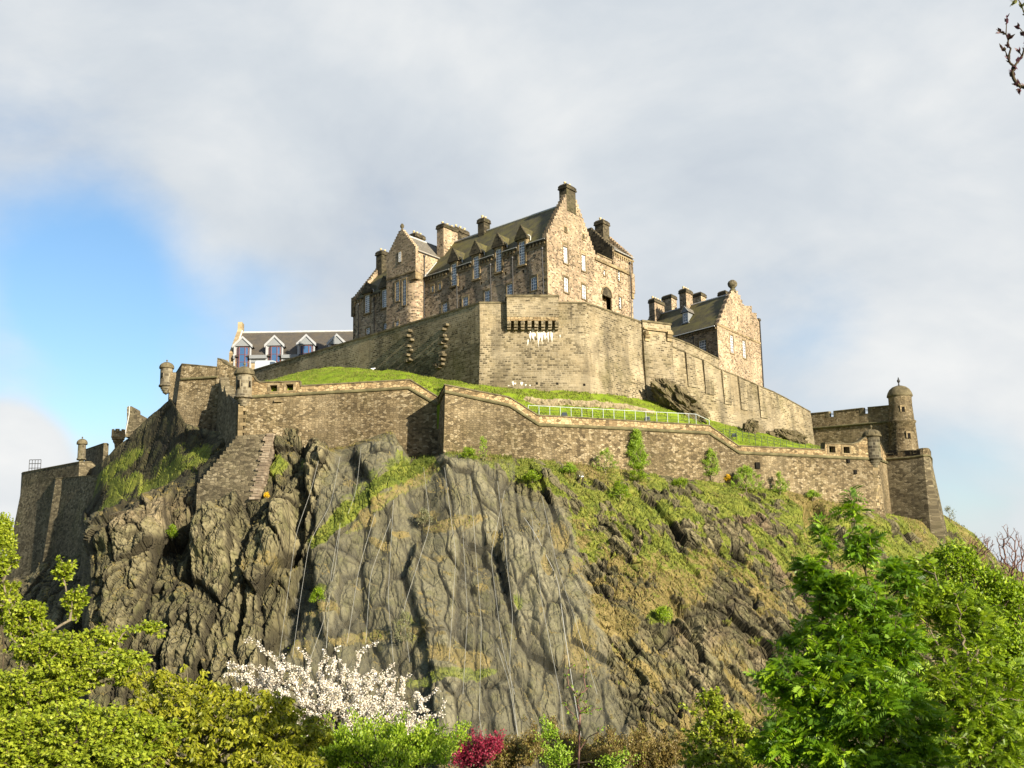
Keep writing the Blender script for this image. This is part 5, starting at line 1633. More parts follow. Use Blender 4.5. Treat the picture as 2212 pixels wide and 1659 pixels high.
mb.lathe(cc, [(0.55, zz(830)), (0.4, zz(735)), (0.5, zz(700)), (0.55, zz(690)), (0.72, zz(680)), (0.74, zz(668)), (0.9, zz(662)), (0.92, zz(650)), (r + .05, zz(645)), (r, zz(630)), (r, zz(606)), (0, zz(606))], 20)
mb.build('turret_body', S_PARA, bz)
for k in range(6):
    a0 = k * math.pi / 3 + 0.35; mb = MB()
    for j in range(3):
        a, b = a0 + j * 0.22, a0 + (j + 1) * 0.22
        q = lambda t, rr, z: cc + Vector((rr * math.cos(t), rr * math.sin(t), z))
        mb.box8([q(a, r - .22, zz(606)), q(a, r, zz(606)), q(b, r, zz(606)), q(b, r - .22, zz(606)), q(a, r - .22, zz(588)), q(a, r, zz(588)), q(b, r, zz(588)), q(b, r - .22, zz(588))])
    mb.build('merlon', S_PARA, bz)
# small crow-stepped lodge beyond
lg = plan_pts([(*z5(915, 600), 178.0), (*z5(1060, 600), 178.0)])
l0_, _ = lg.hit(*z5(925, 600)); prf = []
for x, y in ((918, 640), (930, 560), (936, 520), (936, 425), (942, 415), (972, 415), (976, 425), (976, 478), (1000, 480), (1000, 474), (1040, 478), (1060, 640)):
    prf.append(lg.hit(*z5(x, y)))
lodge = thing('lodge_gable', 'narrow stone lodge gable with chimney against the sky at the far left', 'house', lg.P(prf[0][0], 0, prf[0][1]))
mb = MB(); mb.prism(lambda a, t, z: lg.P(a, -t, z), prf, 0, 4.0); mb.build('wall', S_FAR, lodge)
mb = MB(); mb.tube([lg.P(*(lambda q: (q[0], 0.05, q[1]))(lg.hit(*z5(x, y)))) for x, y in ((955, 415), (952, 480), (940, 540), (924, 620))], 0.07, 5); mb.build('lead_flashing', M_LEAD, lodge)
# cage on the far-left wall
cp = at(*z5(256, 885), 186.0)
mb = MB(); C_ = lambda a, o, z: Vector((cp.x + a, cp.y - o, cp.z + z))
for a in (-.9, -.45, 0, .45, .9): mb.tube([C_(a, 0, -0.5), C_(a, 0, 1.6)], 0.05, 4)
for z in (0.3, 1.0, 1.6): mb.tube([C_(-.9, 0, z), C_(.9, 0, z)], 0.05, 4)
tag(mb.build('safety_railing', M_IRON), 'tiny dark iron railing standing on the far-left battery wall', 'railing')

# ------------------------------------------------------------------ right-hand battery


def z7(x, y): return (1674 + .2278 * x, 783 + .2278 * y)


rbp = plan_pts([(*z7(335, 490), 179.0), (*z7(1120, 410), 170.5)])
rbt = thing('battery_tower', 'crenellated stone battery with a domed corner tower at the right end of the castle', 'castle tower', flat(rbp.p[1]) + Z1 * 12)
mer = [px_line(rbp, [z7(335, 487), z7(510, 470)]), px_line(rbp, [z7(555, 466), z7(835, 435)]), px_line(rbp, [z7(880, 430), z7(1150, 405)])]
base = px_line(rbp, [z7(335, 545), z7(1150, 455 + 45)])
base = px_line(rbp, [z7(335, 530), z7(510, 518), z7(835, 487), z7(1150, 460)])
mb = MB(); wall_run(mb, rbp, base, [(0, 10), (rbp.len[-1] + 2, 10)], 0.05, 1.4)
for mline in mer: parapet(mb, rbp, mline, [(l, interp(base, l)) for l, z in mline], [], 0.7)
mb.build('wall', [S_RUB, S_DRESS, M_DARK], rbt)
for mline in mer:
    mb = MB(); coping_run(mb, rbp, mline, 0.16, 0.1, 0.7)
    for l, z in mline:
        b0 = interp(base, l); e = 0.42
        if abs(l - mer[0][0][0]) < .1 or abs(l - mer[2][-1][0]) < .1: continue
        s = -1 if l == mline[-1][0] else 1
        mb.box(rbp.P, min(l, l + s * e) - 0.02, max(l, l + s * e) + 0.02, -0.72, 0.04, b0, z)
    mb.build('merlon_dressing', M_COPE, rbt)
mb = MB(); string_run(mb, rbp, px_line(rbp, [z7(345, 627), z7(1120, 560)]), 0.17, out=0.2); mb.build('string_course', M_STRING, rbt)
uc, _ = z7(1188, 0); ct = at(uc, 870, 170.6); zz = lambda y: at(uc, z7(0, y)[1], 169.0).z
mb = MB(); rt_ = 1.62
mb.lathe(flat(ct), [(rt_ * 1.42, 8.0), (rt_ * 1.26, zz(830)), (rt_ * 1.13, zz(570)), (rt_ * 1.22, zz(555)), (rt_ * 1.22, zz(545)), (rt_ * 1.08, zz(535)), (rt_, zz(400)), (rt_, zz(290))], 32)
tw_ = mb.build('round_tower', S_RUB, rbt, True)
mb = MB(); Rr = rt_ * 1.1
mb.lathe(flat(ct), [(rt_ * 0.95, zz(318)), (Rr * 1.02, zz(306)), (Rr, zz(292)), (Rr * 0.93, zz(268)), (Rr * 0.78, zz(238)), (Rr * 0.55, zz(216)), (Rr * 0.25, zz(203)), (0, zz(200))], 28); dm = mb.build('dome', M_COPE, tw_, True)
mb = MB(); mb.lathe(flat(ct) + Z1 * zz(203), [(0.16, 0), (0.1, 0.3), (0.09, 0.45), (0.22, 0.6), (0.24, 0.8), (0.12, 0.95), (0.05, 1.25), (0, 1.3)], 10); mb.build('finial', M_IRON, tw_, True)
mb = MB()
for a, y0, y1, rr in ((-1.57 - 0.12, 470, 420, 1.0), (-1.57 + .1, 725, 675, 1.22)):
    t = Vector((-math.sin(a), math.cos(a), 0)); n_ = Vector((math.cos(a), math.sin(a), 0))
    P = lambda x, o, z: flat(ct) + n_ * (rt_ * rr + o) + t * x + Z1 * z
    mb = MB(); mb.box(P, -0.22, 0.22, -0.3, 0.06, zz(y0), zz(y1), 0); mb.box(P, 0.22, 0.4, -0.3, 0.1, zz(y0), zz(y1), 1); mb.box(P, -0.4, -0.22, -0.3, 0.1, zz(y0), zz(y1), 1); mb.box(P, -0.42, 0.42, -0.3, 0.12, zz(y1), zz(y1) + 0.25, 1)
    mb.build('arrow_slit', [M_DARK, S_DRESS], tw_)
mb = MB()
for x in (510, 835):
    for y in (498, 510):
        p = [rbp.P(rbp.hit(*z7(x + d, y - 20))[0], -0.5, rbp.hit(*z7(x + d, y - 20 - (35 if x > 600 else 0)))[1]) for d in (0, 45)]
        mb.tube(p, 0.04, 4)
mb.build('gap_rail', M_GREENIRON, rbt)
# lower round-cornered bastion beneath it
lbp = plan_pts([(*z7(1040, 870), 160.0), (*z7(1405, 830), 156.6), (*z7(1440, 824), 156.7), (*z7(1462, 822), 157.8), (*z7(1474, 822), 160.5), (*z7(1470, 830), 170.0)])
lbt = thing('lower_bastion', 'lower stone bastion with notched parapet and battered right edge beside the right sentry box', 'castle wall', flat(lbp.p[2]) + Z1 * 8)
zt = at(*z7(1300, 845), 157.2).z
tops = px_line(lbp, [z7(1042, 868), z7(1125, 862), z7(1126, 882), z7(1152, 880), z7(1153, 842), z7(1310, 834), z7(1311, 866), z7(1342, 860), z7(1343, 826), z7(1455, 821)])
zlast = tops[-1][1]
tops += [(lbp.len[-2], zlast), (lbp.len[-1], zlast)]
lst_ = px_line(lbp, [z7(1042, 918), z7(1250, 905), z7(1455, 884)]); lst_ += [(lbp.len[-2], lst_[-1][1]), (lbp.len[-1], lst_[-1][1])]
mb = MB(); wall_run(mb, lbp, lst_, [(0, 9.0), (lbp.len[-1], 6.0)], 0.125, 1.4)
mb.build('wall', S_FAR, lbt)
mb = MB(); parapet(mb, lbp, tops, lst_, [], 0.7); mb.build('parapet', [S_RUB, S_DRESS, M_DARK], lbt)
mb = MB(); coping_run(mb, lbp, tops, 0.14, 0.06, 0.7); mb.build('coping', M_COPE, lbt)
mb = MB(); string_run(mb, lbp, lst_, 0.15); mb.build('string_course', M_STRING, lbt)
mb = MB()
for x in (1095, 1142, 1258, 1318, 1354):
    l, z = lbp.hit(*z7(x, 858)); mb.box(lbp.P, l - 0.32, l + 0.32, -0.3, 0.05, z - 0.35, z + 0.35)
mb.build('gun_ports', M_DARK, lbt)

# ------------------------------------------------------------------ the castle rock
# stations: picture column, then (row, distance) from the wall foot down to the cliff foot
ST = [
    (-170, (1290, 190), (1310, 182), (1350, 168), (1430, 146), (1710, 118.0)),
    (20, (1205, 194), (1262, 186), (1320, 160), (1420, 140), (1710, 113.0)),
    (110, (1130, 190), (1200, 180), (1280, 156), (1400, 137), (1710, 110.0)),
    (174, (1040, 182), (1140, 170), (1240, 152), (1380, 134), (1710, 108.0)),
    (186, (1015, 176), (1144, 134), (1240, 127.5), (1370, 121), (1710, 106.0)),
    (216, (1000, 161), (1128, 132.6), (1236, 126.6), (1372, 119.6), (1710, 105.1)),
    (222, (994, 160.5), (1126, 132.5), (1235, 126.5), (1372, 119.5), (1710, 105.0)),
    (245, (967, 159), (1115, 132), (1230, 126), (1375, 119), (1710, 104.8)),
    (270, (948, 158), (1102, 131.5), (1225, 125.5), (1378, 118.5), (1710, 104.5)),
    (320, (900, 155), (1086, 131), (1215, 125), (1380, 117.5), (1710, 104.0)),
    (366, (860, 150.5), (1056, 133.5), (1200, 125), (1380, 117), (1710, 103.5)),
    (380, (884, 148.2), (1050, 133.7), (1197, 124.7), (1380, 116.8), (1710, 103.2)),
    (394, (908, 147.4), (1046, 134), (1195, 124.5), (1380, 116.5), (1710, 103.0)),
    (440, (926, 146.6), (1046, 133), (1190, 124), (1380, 116), (1710, 103.0)),
    (515, (938, 142.5), (1058, 130), (1195, 122.5), (1385, 115), (1710, 102.0)),
    (560, (938, 138.5), (1068, 128), (1198, 121.5), (1388, 114.5), (1710, 102.0)),
    (592, (936, 135.5), (1040, 128.5), (1200, 121), (1390, 114), (1710, 102.0)),
    (640, (917, 134.4), (1050, 128), (1200, 121), (1390, 113.6), (1710, 101.5)),
    (662, (930, 134.2), (1010, 129), (1185, 121.5), (1390, 113.4), (1710, 101.5)),
    (690, (972, 134.2), (995, 129.5), (1160, 121.5), (1390, 113), (1710, 101.0)),
    (780, (950, 134.2), (960, 130.2), (1105, 122.5), (1382, 112), (1710, 100.0)),
    (848, (930, 134), (941, 130.2), (1050, 123.5), (1372, 111), (1710, 99.5)),
    (884, (988, 134), (994, 130.5), (1035, 125), (1362, 110.8), (1710, 99.0)),
    (930, (984, 133), (990, 129), (1060, 123), (1352, 110.3), (1710, 98.5)),
    (962, (973, 129.2), (982, 126.8), (1060, 121.7), (1344, 110), (1710, 98.5)),
    (1100, (983, 130.6), (1004, 127), (1120, 120.5), (1334, 109.6), (1710, 98.0)),
    (1250, (998, 134), (1060, 126.5), (1170, 120.5), (1340, 110.4), (1720, 98.0)),
    (1400, (1016, 138), (1090, 128.5), (1190, 121.5), (1352, 111.5), (1730, 99.0)),
    (1550, (1036, 142.3), (1112, 132), (1222, 124), (1372, 114), (1740, 101.0)),
    (1700, (1056, 145.8), (1132, 136), (1242, 127.5), (1392, 117.5), (1750, 104.0)),
    (1850, (1090, 149.8), (1152, 141.5), (1272, 132), (1402, 122.5), (1750, 108.0)),
    (1905, (1104, 151.5), (1160, 144), (1280, 134.5), (1404, 124.5), (1750, 109.5)),
    (2010, (1128, 157.2), (1184, 150), (1290, 139), (1410, 129), (1750, 114.0)),
    (2036, (1108, 163), (1192, 152), (1295, 141), (1412, 130), (1750, 115.0)),
    (2105, (1150, 167), (1214, 156), (1312, 144), (1420, 132.5), (1750, 117.0)),
    (2160, (1212, 169), (1250, 160), (1330, 148), (1430, 136), (1750, 120.0)),
    (2360, (1300, 178), (1330, 170), (1390, 157), (1460, 144), (1750, 126.0)),
]


def build_rock():
    NC = 1180
    us = np.array([s[0] for s in ST], float)
    ug = np.linspace(-165, 2350, NC)
    seg = [46, 34, 150, 150, 170]
    kv = [np.interp(ug, us, [s[k][0] for s in ST]) for k in range(1, 6)]
    kY = [np.interp(ug, us, [s[k][1] for s in ST]) for k in range(1, 6)]
    # the shelf behind the cliff nose: the hillside stands well back from the edge
    su = [172, 186, 222, 270, 320, 368, 392, 440, 480]; mid = lambda a: (a[0] + a[1]) / 2
    sv = np.interp(ug, su, [0, 1, 1, 1, 1, 1, 1, 0.6, 0]); 
    shv = np.interp(ug, su, [1100, 1134, 1110, 1080, 1060, 1036, 1028, 1026, 1000]); shY = np.interp(ug, su, [170, 160, 157, 152.5, 150.5, 146, 143, 140.5, 138])
    kv.insert(1, mid(kv) * (1 - sv) + shv * sv); kY.insert(1, mid(kY) * (1 - sv) + shY * sv)
    rows_v, rows_Y, rows_d = [], [], []
    for k in range(5):
        n = seg[k]
        for i in range(n + (1 if k == 4 else 0)):
            t = i / n
            rows_v.append(kv[k] * (1 - t) + kv[k + 1] * t); rows_Y.append(kY[k] * (1 - t) + kY[k + 1] * t)
    V = np.array(rows_v); Y = np.array(rows_Y); U = np.broadcast_to(ug, V.shape).copy()
    NR = V.shape[0]
    # ease the kinks between control rows
    def blur(a, r, ax):
        pad = [(0, 0), (0, 0)]; pad[ax] = (r, r); p = np.pad(a, pad, mode='edge'); c = np.cumsum(p, ax)
        n = a.shape[ax]; lo = np.take(c, range(0, n), ax); hi = np.take(c, range(2 * r, n + 2 * r), ax)
        return (hi - lo) / (2 * r)
    yv = Y.copy()
    Yb = blur(blur(Y, 9, 0), 3, 1)
    edge = sstep(0, 16, np.arange(NR))[:, None]
    Y = yv * (1 - edge) + Yb * edge
    P = at_np(U, V, Y)
    gu = np.gradient(P, axis=1); gv = np.gradient(P, axis=0)
    N = np.cross(gu, gv); N /= np.linalg.norm(N, axis=-1, keepdims=True) + 1e-9
    flip = np.sign(-N[..., 1]); N *= flip[..., None]
    for ax in (0, 1):
        for c in range(3): N[..., c] = blur(N[..., c], 12, ax)
    N /= np.linalg.norm(N, axis=-1, keepdims=True) + 1e-9
    s = P[..., 0] + 0.35 * P[..., 1]; t = P[..., 2] + 0.5 * P[..., 1]
    wx = (fbm(s * 0.25, t * 0.16, 3) - 0.5) * 0.9; wy = (fbm(s * 0.25 + 40, t * 0.16, 9) - 0.5) * 1.2
    wx2 = (fbm(s * 0.9, t * 0.6, 23) - 0.5) * 0.3

    def layer(S, T, sx, sy, amp, seed, tilt=1.0, cw=0.10):
        f1, f2, cx, cy, dx, dy = worley(S / sx, T / sy, seed)
        h = _hash(cx, cy, seed + 11); a = _hash(cx, cy, seed + 12) - 0.5; b = _hash(cx, cy, seed + 13) - 0.5
        d = (h - 0.5) * amp + tilt * amp * (1.5 * a * dx + 1.3 * b * dy)
        e = f2 - f1
        return d, np.exp(-(e / cw) ** 2), h

    def field(phi, spec, seed):
        c, s_ = math.cos(phi), math.sin(phi)
        S = (s + wx) * c + (t + wy) * s_ + wx2; T = -(s + wx) * s_ + (t + wy) * c
        D = 0; C = 0; H = 0
        for i, (sx, sy, amp, cd, tl) in enumerate(spec):
            d, e, h = layer(S, T, sx, sy, amp, seed + 31 * i, tl)
            D = D + d - e * cd; C = np.maximum(C, e * (1.0 if i < 2 else 0.75)); H = H + (h - 0.5) * (0.5, 0.3, 0.2, 0.15)[min(i, 3)]
        D = D + (fbm(S * 0.9, T * 0.6, seed + 77, 5, 0.55) - 0.5) * 0.55
        return D, C, H

    dl, cl, hl = field(R(-13), [(4.2, 13, 1.9, 0.45, 1.2), (1.9, 6.0, 1.0, 0.4, 1.1), (0.8, 2.4, 0.42, 0.2, 1.0), (0.38, 1.0, 0.16, 0.07, 1.0)], 100)
    dc, cc, hc = field(R(-7), [(4.6, 14, 1.25, 0.35, 1.0), (2.0, 7.5, 0.62, 0.3, 1.0), (0.95, 3.4, 0.2, 0.13, 0.9), (0.42, 1.2, 0.06, 0.03, 0.8)], 200)
    dr, cr, hr_ = field(R(24), [(3.4, 7.5, 1.25, 0.3, 1.0), (1.5, 3.4, 0.75, 0.3, 1.1), (0.7, 1.7, 0.34, 0.15, 1.1), (0.3, 0.8, 0.13, 0.05, 1.0)], 300)
    u1 = U + (V - 1180) * 0.33; u2 = U - (V - 1080) * 0.267
    wl = 1 - sstep(640, 672, u1); wr = sstep(1185, 1265, u2) * (1 - wl); wc = 1 - wl - wr
    D = dl * wl + dc * wc + dr * wr; C = cl * wl + cc * wc * 0.95 + cr * wr; H = hl * wl + hc * wc + hr_ * wr
    # vegetation masks, in the rock's own parameters
    vb = V[0][None, :]
    dvb = V - vb
    nz = fbm(s * 0.22, t * 0.22, 55, 4) - 0.5; nz2 = fbm(s * 0.7, t * 0.5, 66, 4) - 0.5

    def ell(u, v, ru, rv, ang=0.0, soft=0.5):
        a = R(ang); x = (U - u) * math.cos(a) + (V - v) * math.sin(a); y = -(U - u) * math.sin(a) + (V - v) * math.cos(a)
        return 1 - sstep(1 - soft, 1 + soft, np.hypot(x / ru, y / rv) + nz2 * 0.7)
    depth = np.interp(U, [940, 1000, 1100, 1180, 1300, 1500, 1700, 1850, 1950, 2100, 2300], [12, 22, 34, 75, 120, 95, 48, 62, 110, 150, 170])
    g = (1 - sstep(0.55, 1.25, dvb / depth + nz * 1.5 + nz2 * 0.8)) * sstep(945, 975, U)
    dry = g * (0.42 + nz * 1.4)
    # thinner mottled turf further down the right slope
    d2 = np.interp(U, [1150, 1280, 1450, 1650, 1800, 2000], [120, 330, 330, 260, 330, 420])
    nz3 = fbm(s * 1.7 + t * 0.5, t * 0.9, 91, 4) - 0.5
    sc_ = nz * 1.3 + nz2 * 1.5 + nz3 * 0.7                                  # broken, patchy turf
    g2 = sstep(-0.12, 0.16, sc_ + 0.20 - 0.46 * dvb / d2) * 0.85 * sstep(1170, 1280, U)
    g2 = np.maximum(g2, 0.8 * sstep(0.10, 0.3, sc_ - 0.05) * sstep(1000, 1200, U) * (0.5 + 0.5 * wr))
    g = g * (0.35 + 0.65 * sstep(-0.30, -0.08, sc_))
    dry = np.maximum(dry, (g2 > g) * (0.08 + nz * 1.6 + nz3 * 1.1 + 0.40 * sstep(110, 260, dvb)) * sstep(0.1, 0.3, g2)); g = np.maximum(g, g2)
    # the green diagonal ramp, and ledges
    band = np.abs((U - 660) * 0.588 + (V - 1182) * 0.809); along = (U - 660) * 0.809 - (V - 1182) * 0.588
    bm = (1 - sstep(9, 21, band + nz2 * 14)) * sstep(-5, 25, along) * (1 - sstep(330, 350, along))
    g = np.maximum(g, bm); dry = dry * (1 - bm) + bm * -0.1
    bm2 = (1 - sstep(4, 15, np.abs(band - 24) + nz2 * 20)) * sstep(60, 110, along) * (1 - sstep(330, 350, along)) * 0.75 * ((U - 660) * 0.588 + (V - 1182) * 0.809 > 0)
    g = np.maximum(g, bm2); dry = np.maximum(dry, bm2 * 0.8)
    for (u, v, ru, rv, a, am, dr_) in ((970, 1458, 110, 13, -8, 0.95, 0.15), (985, 1418, 95, 26, 5, 0.7, 0.95), (1325, 1335, 62, 34, 25, 0.85, 0.95), (1425, 1300, 70, 40, 20, 0.7, 0.8), (1255, 1395, 40, 45, 0, 0.8, .95),
                                       (793, 1120, 22, 16, 40, 1.0, 1), (820, 1172, 28, 10, 20, 1.0, .95), (865, 1150, 18, 7, 0, .9, 1), (1075, 1160, 14, 18, -20, .8, 1), (905, 1360, 30, 9, 0, .9, 1), (735, 1385, 30, 8, 0, .9, 1), (1180, 1230, 12, 26, -25, .8, .9), (1040, 1255, 16, 7, 0, .8, 1), (1120, 1290, 12, 20, -15, .6, .3), (915, 1105, 45, 12, 0, .55, .7), (985, 1125, 70, 14, -8, 0.95, .8), (945, 1200, 22, 8, -20, .6, .9), (700, 1322, 40, 14, -10, .75, .7),
                                       (690, 1280, 22, 14, 0, .9, 0.1), (640, 1395, 50, 26, 0, 0.6, .7), (790, 1370, 60, 14, -8, .7, .6), (880, 1350, 40, 40, 0, .5, .4), (1210, 1150, 18, 45, -20, .7, .9), (1430, 1325, 32, 20, 0, .9, .25),
                                       (1500, 1240, 55, 70, 40, .6, .6), (1560, 1400, 60, 40, 30, .5, .9), (1400, 1450, 80, 24, 10, .5, .9), (1300, 1440, 60, 20, 10, .5, .9), (1440, 1220, 80, 40, 50, .7, .6), (1100, 1440, 60, 20, -10, .45, .9),
                                       (560, 1230, 70, 14, -6, .5, .95), (450, 1060, 60, 10, -10, .6, .9), (595, 1000, 20, 30, 60, .7, .3), (655, 990, 14, 26, 10, .5, .2), (860, 1010, 34, 26, -40, .75, .1), (790, 1062, 60, 30, -35, .55, .15),
                                       (505, 1390, 50, 12, 10, .4, 1), (580, 1330, 50, 10, 0, .4, 1), (300, 1118, 60, 12, -25, .3, .9)):
        e = ell(u, v, ru, rv, a) * am; dry = np.where(e > g, dr_, dry); g = np.maximum(g, e)
    # hillside left of the cliff nose; its rock tone is darkened in place of shade
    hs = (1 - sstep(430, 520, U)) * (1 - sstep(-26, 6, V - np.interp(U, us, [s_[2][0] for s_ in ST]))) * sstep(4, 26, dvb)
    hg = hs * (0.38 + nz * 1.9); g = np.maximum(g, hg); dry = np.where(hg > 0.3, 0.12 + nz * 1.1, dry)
    g = np.clip(g, 0, 1)
    amp = 0.36 + 0.64 * (1 - sstep(0.25, 0.75, g) * 0.82)
    topfade = 0.15 + 0.85 * sstep(3, 32, dvb)
    rocky = ell(640, 950, 60, 60) + ell(600, 990, 50, 70)
    topfade = np.clip(topfade + rocky, 0, 1)
    steep = np.abs(np.gradient(Y, axis=1)) / (np.abs(np.gradient(P[..., 0], axis=1)) + 1e-3)     # flanks that run straight away from view stay plain
    topfade = topfade / (1 + (np.minimum(steep, 40) / 1.1) ** 2)
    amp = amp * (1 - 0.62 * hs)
    D = D * amp * topfade - 0.12
    D -= 0.5 * (1 - topfade) * sstep(0.0, 0.5, g) * 0
    # a few deliberate forms: the recessed cleft beside the nose, the gully left of the net, dark holes
    D -= 2.2 * ell(375, 1150, 34, 34, 20) + 2.0 * ell(640, 1130, 16, 90, 12) + 1.6 * ell(625, 1310, 22, 110, 18) + 1.3 * ell(412, 1210, 8, 55, 6) + 1.5 * ell(515, 1345, 10, 60, 10)
    D += 1.8 * ell(470, 1170, 40, 60, 8) + 1.2 * ell(600, 1150, 26, 70, 6) + 1.2 * ell(250, 1150, 60, 30, -20)
    bt = ell(532, 985, 56, 40, -35, .3); D = D * (1 - 0.85 * bt) - 1.1 * bt          # bedrock kept low under the masonry buttress
    # slabs in the netted face
    D += 1.0 * ell(800, 1050, 90, 60, -30) + 0.4 * ell(720, 1300, 60, 110, 5, .9) - 0.7 * ell(1130, 1330, 26, 140, -18) + 0.7 * ell(1050, 1540, 110, 60, 0, .3)
    D -= 1.2 * ell(1770, 1130, 26, 34, -30) + 1.6 * ell(1760, 1105, 18, 24) + 1.1 * ell(1480, 1330, 12, 60, -28)
    P2 = P + N * D[..., None]
    gu = np.gradient(P2, axis=1); gv = np.gradient(P2, axis=0)
    N2 = np.cross(gu, gv); N2 /= np.linalg.norm(N2, axis=-1, keepdims=True) + 1e-9; N2 *= np.sign(-(N2 * FWD).sum(-1))[..., None] if False else np.sign((N2 * N).sum(-1))[..., None]
    flat_ = sstep(0.5, 0.85, N2[..., 2])
    led = flat_ * (0.42 + nz2 * 1.1) * (1 - g)
    led = np.clip(led, 0, 0.8)
    dry = np.where(led > g, 0.75 + nz2, dry); g = np.maximum(g, led)
    net = wc * sstep(0, 12, dvb) * (1 - sstep(0, 40, V - 1640)) * (1 - sstep(0.3, 0.7, bm)) * (1 - sstep(930, 1300, U) * (1 - sstep(20, 60, dvb - np.interp(U, [930, 1000, 1210], [10, 20, 60]))))
    warm = np.clip(np.maximum(ell(1650, 1165, 150, 17, 54, .6), ell(1640, 1120, 130, 9, 54, .6)) * 0.9 + wr * np.clip(nz2 * 1.6 + 0.12, 0, 0.6) + hs * .0 + ell(330, 1105, 110, 26, -22) * 0.45, 0, 1)
    # back rows under the walls, front rows into the ground
    back = P2[0] + np.array([0, 9.0, -1.0]); foot = P2[-1] + np.array([0, -5.0, -3.5]); foot[:, 2] = np.minimum(foot[:, 2], -13.5)
    P3 = np.concatenate([back[None], P2, foot[None]], 0)
    ext = lambda a: np.concatenate([a[:1], a, a[-1:]], 0)
    nr = P3.shape[0]
    idx = np.arange(nr * NC).reshape(nr, NC)
    Q = np.stack([idx[:-1, :-1], idx[1:, :-1], idx[1:, 1:], idx[:-1, 1:]], -1).reshape(-1, 4)
    o = np_mesh('castle_rock', P3.reshape(-1, 3), Q, M_ROCK, attrs={'grass': ext(g), 'dry': ext(np.clip(dry, 0, 1)), 'crack': ext(np.clip(C * (1 - g), 0, 1) * 0.85), 'tone': ext(np.clip(0.5 + H - 0.75 * hs, -0.4, 1)), 'netted': ext(net), 'warm': ext(warm), 'lean': ext(wr)}, smooth=False)  # tone drops over the hs hillside: shade painted into the rock colour
    tag(o, kind='structure')
    return dict(U=U, V=V, P=P2, N=N2, Nb=N, g=g, dry=dry, net=net, P0=P, D=D, wc=wc)


ROCK = build_rock()


def rock_pick(u, v):
    """nearest rock surface point to a picture point, with its normal"""
    j = int(np.argmin(np.abs(ROCK['U'][0] - u))); i = int(np.argmin(np.abs(ROCK['V'][:, j] - v)))
    return Vector(ROCK['P'][i, j]), Vector(ROCK['N'][i, j])


# rough grass on the ledges and slopes
def grass_tufts():
    rng = np.random.default_rng(8)
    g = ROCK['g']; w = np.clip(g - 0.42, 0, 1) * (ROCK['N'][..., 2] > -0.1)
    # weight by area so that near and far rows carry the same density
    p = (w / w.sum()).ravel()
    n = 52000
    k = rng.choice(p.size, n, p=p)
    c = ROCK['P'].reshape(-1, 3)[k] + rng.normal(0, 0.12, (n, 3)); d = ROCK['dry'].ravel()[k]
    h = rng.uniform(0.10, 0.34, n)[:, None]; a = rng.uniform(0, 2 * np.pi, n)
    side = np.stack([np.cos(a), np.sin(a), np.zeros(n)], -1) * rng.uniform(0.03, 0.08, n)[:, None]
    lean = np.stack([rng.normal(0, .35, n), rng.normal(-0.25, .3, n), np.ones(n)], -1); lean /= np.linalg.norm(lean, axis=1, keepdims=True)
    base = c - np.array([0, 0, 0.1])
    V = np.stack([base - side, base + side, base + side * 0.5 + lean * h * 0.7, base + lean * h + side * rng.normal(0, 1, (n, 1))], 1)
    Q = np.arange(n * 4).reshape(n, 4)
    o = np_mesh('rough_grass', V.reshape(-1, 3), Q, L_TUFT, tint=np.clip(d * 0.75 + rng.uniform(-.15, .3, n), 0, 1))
    tag(o, 'green and straw coloured rough grass on the ledges and slopes of the castle rock', 'grass', kind='stuff')


grass_tufts()


# steel netting hung over the middle of the cliff, with its cables
def netting():
    U, V, P, N = ROCK['U'], ROCK['V'], ROCK['P0'], ROCK['Nb']
    D = ROCK['D']; st = 4
    Dm = D.copy()
    for _ in range(3):      # the net bridges the hollows: local maximum, then smoothing
        Dm = np.maximum(Dm, 0.25 * (np.roll(Dm, 3, 0) + np.roll(Dm, -3, 0) + np.roll(Dm, 3, 1) + np.roll(Dm, -3, 1)))
    S = P + N * (Dm + 0.10)[..., None]
    S = S[::st, ::st]; u = U[::st, ::st]; v = V[::st, ::st]; net = ROCK['net'][::st, ::st]
    idx = np.arange(S.shape[0] * S.shape[1]).reshape(S.shape[:2])
    m = net > 0.5
    mq = m[:-1, :-1] & m[1:, :-1] & m[1:, 1:] & m[:-1, 1:]
    Q = np.stack([idx[:-1, :-1], idx[1:, :-1], idx[1:, 1:], idx[:-1, 1:]], -1)[mq]
    used = np.unique(Q); rm = np.full(idx.size, -1); rm[used] = np.arange(len(used))
    o = np_mesh('rockfall_netting', S.reshape(-1, 3)[used], rm[Q], M_NET, smooth=True)
    tag(o, 'grey steel rockfall netting hung over the middle of the cliff', 'netting')
    return P + N * (Dm + 0.16)[..., None]


NET = netting()


def net_pt(u, v):
    j = int(np.argmin(np.abs(ROCK['U'][0] - u))); i = int(np.argmin(np.abs(ROCK['V'][:, j] - v)))
    return Vector(NET[i, j])


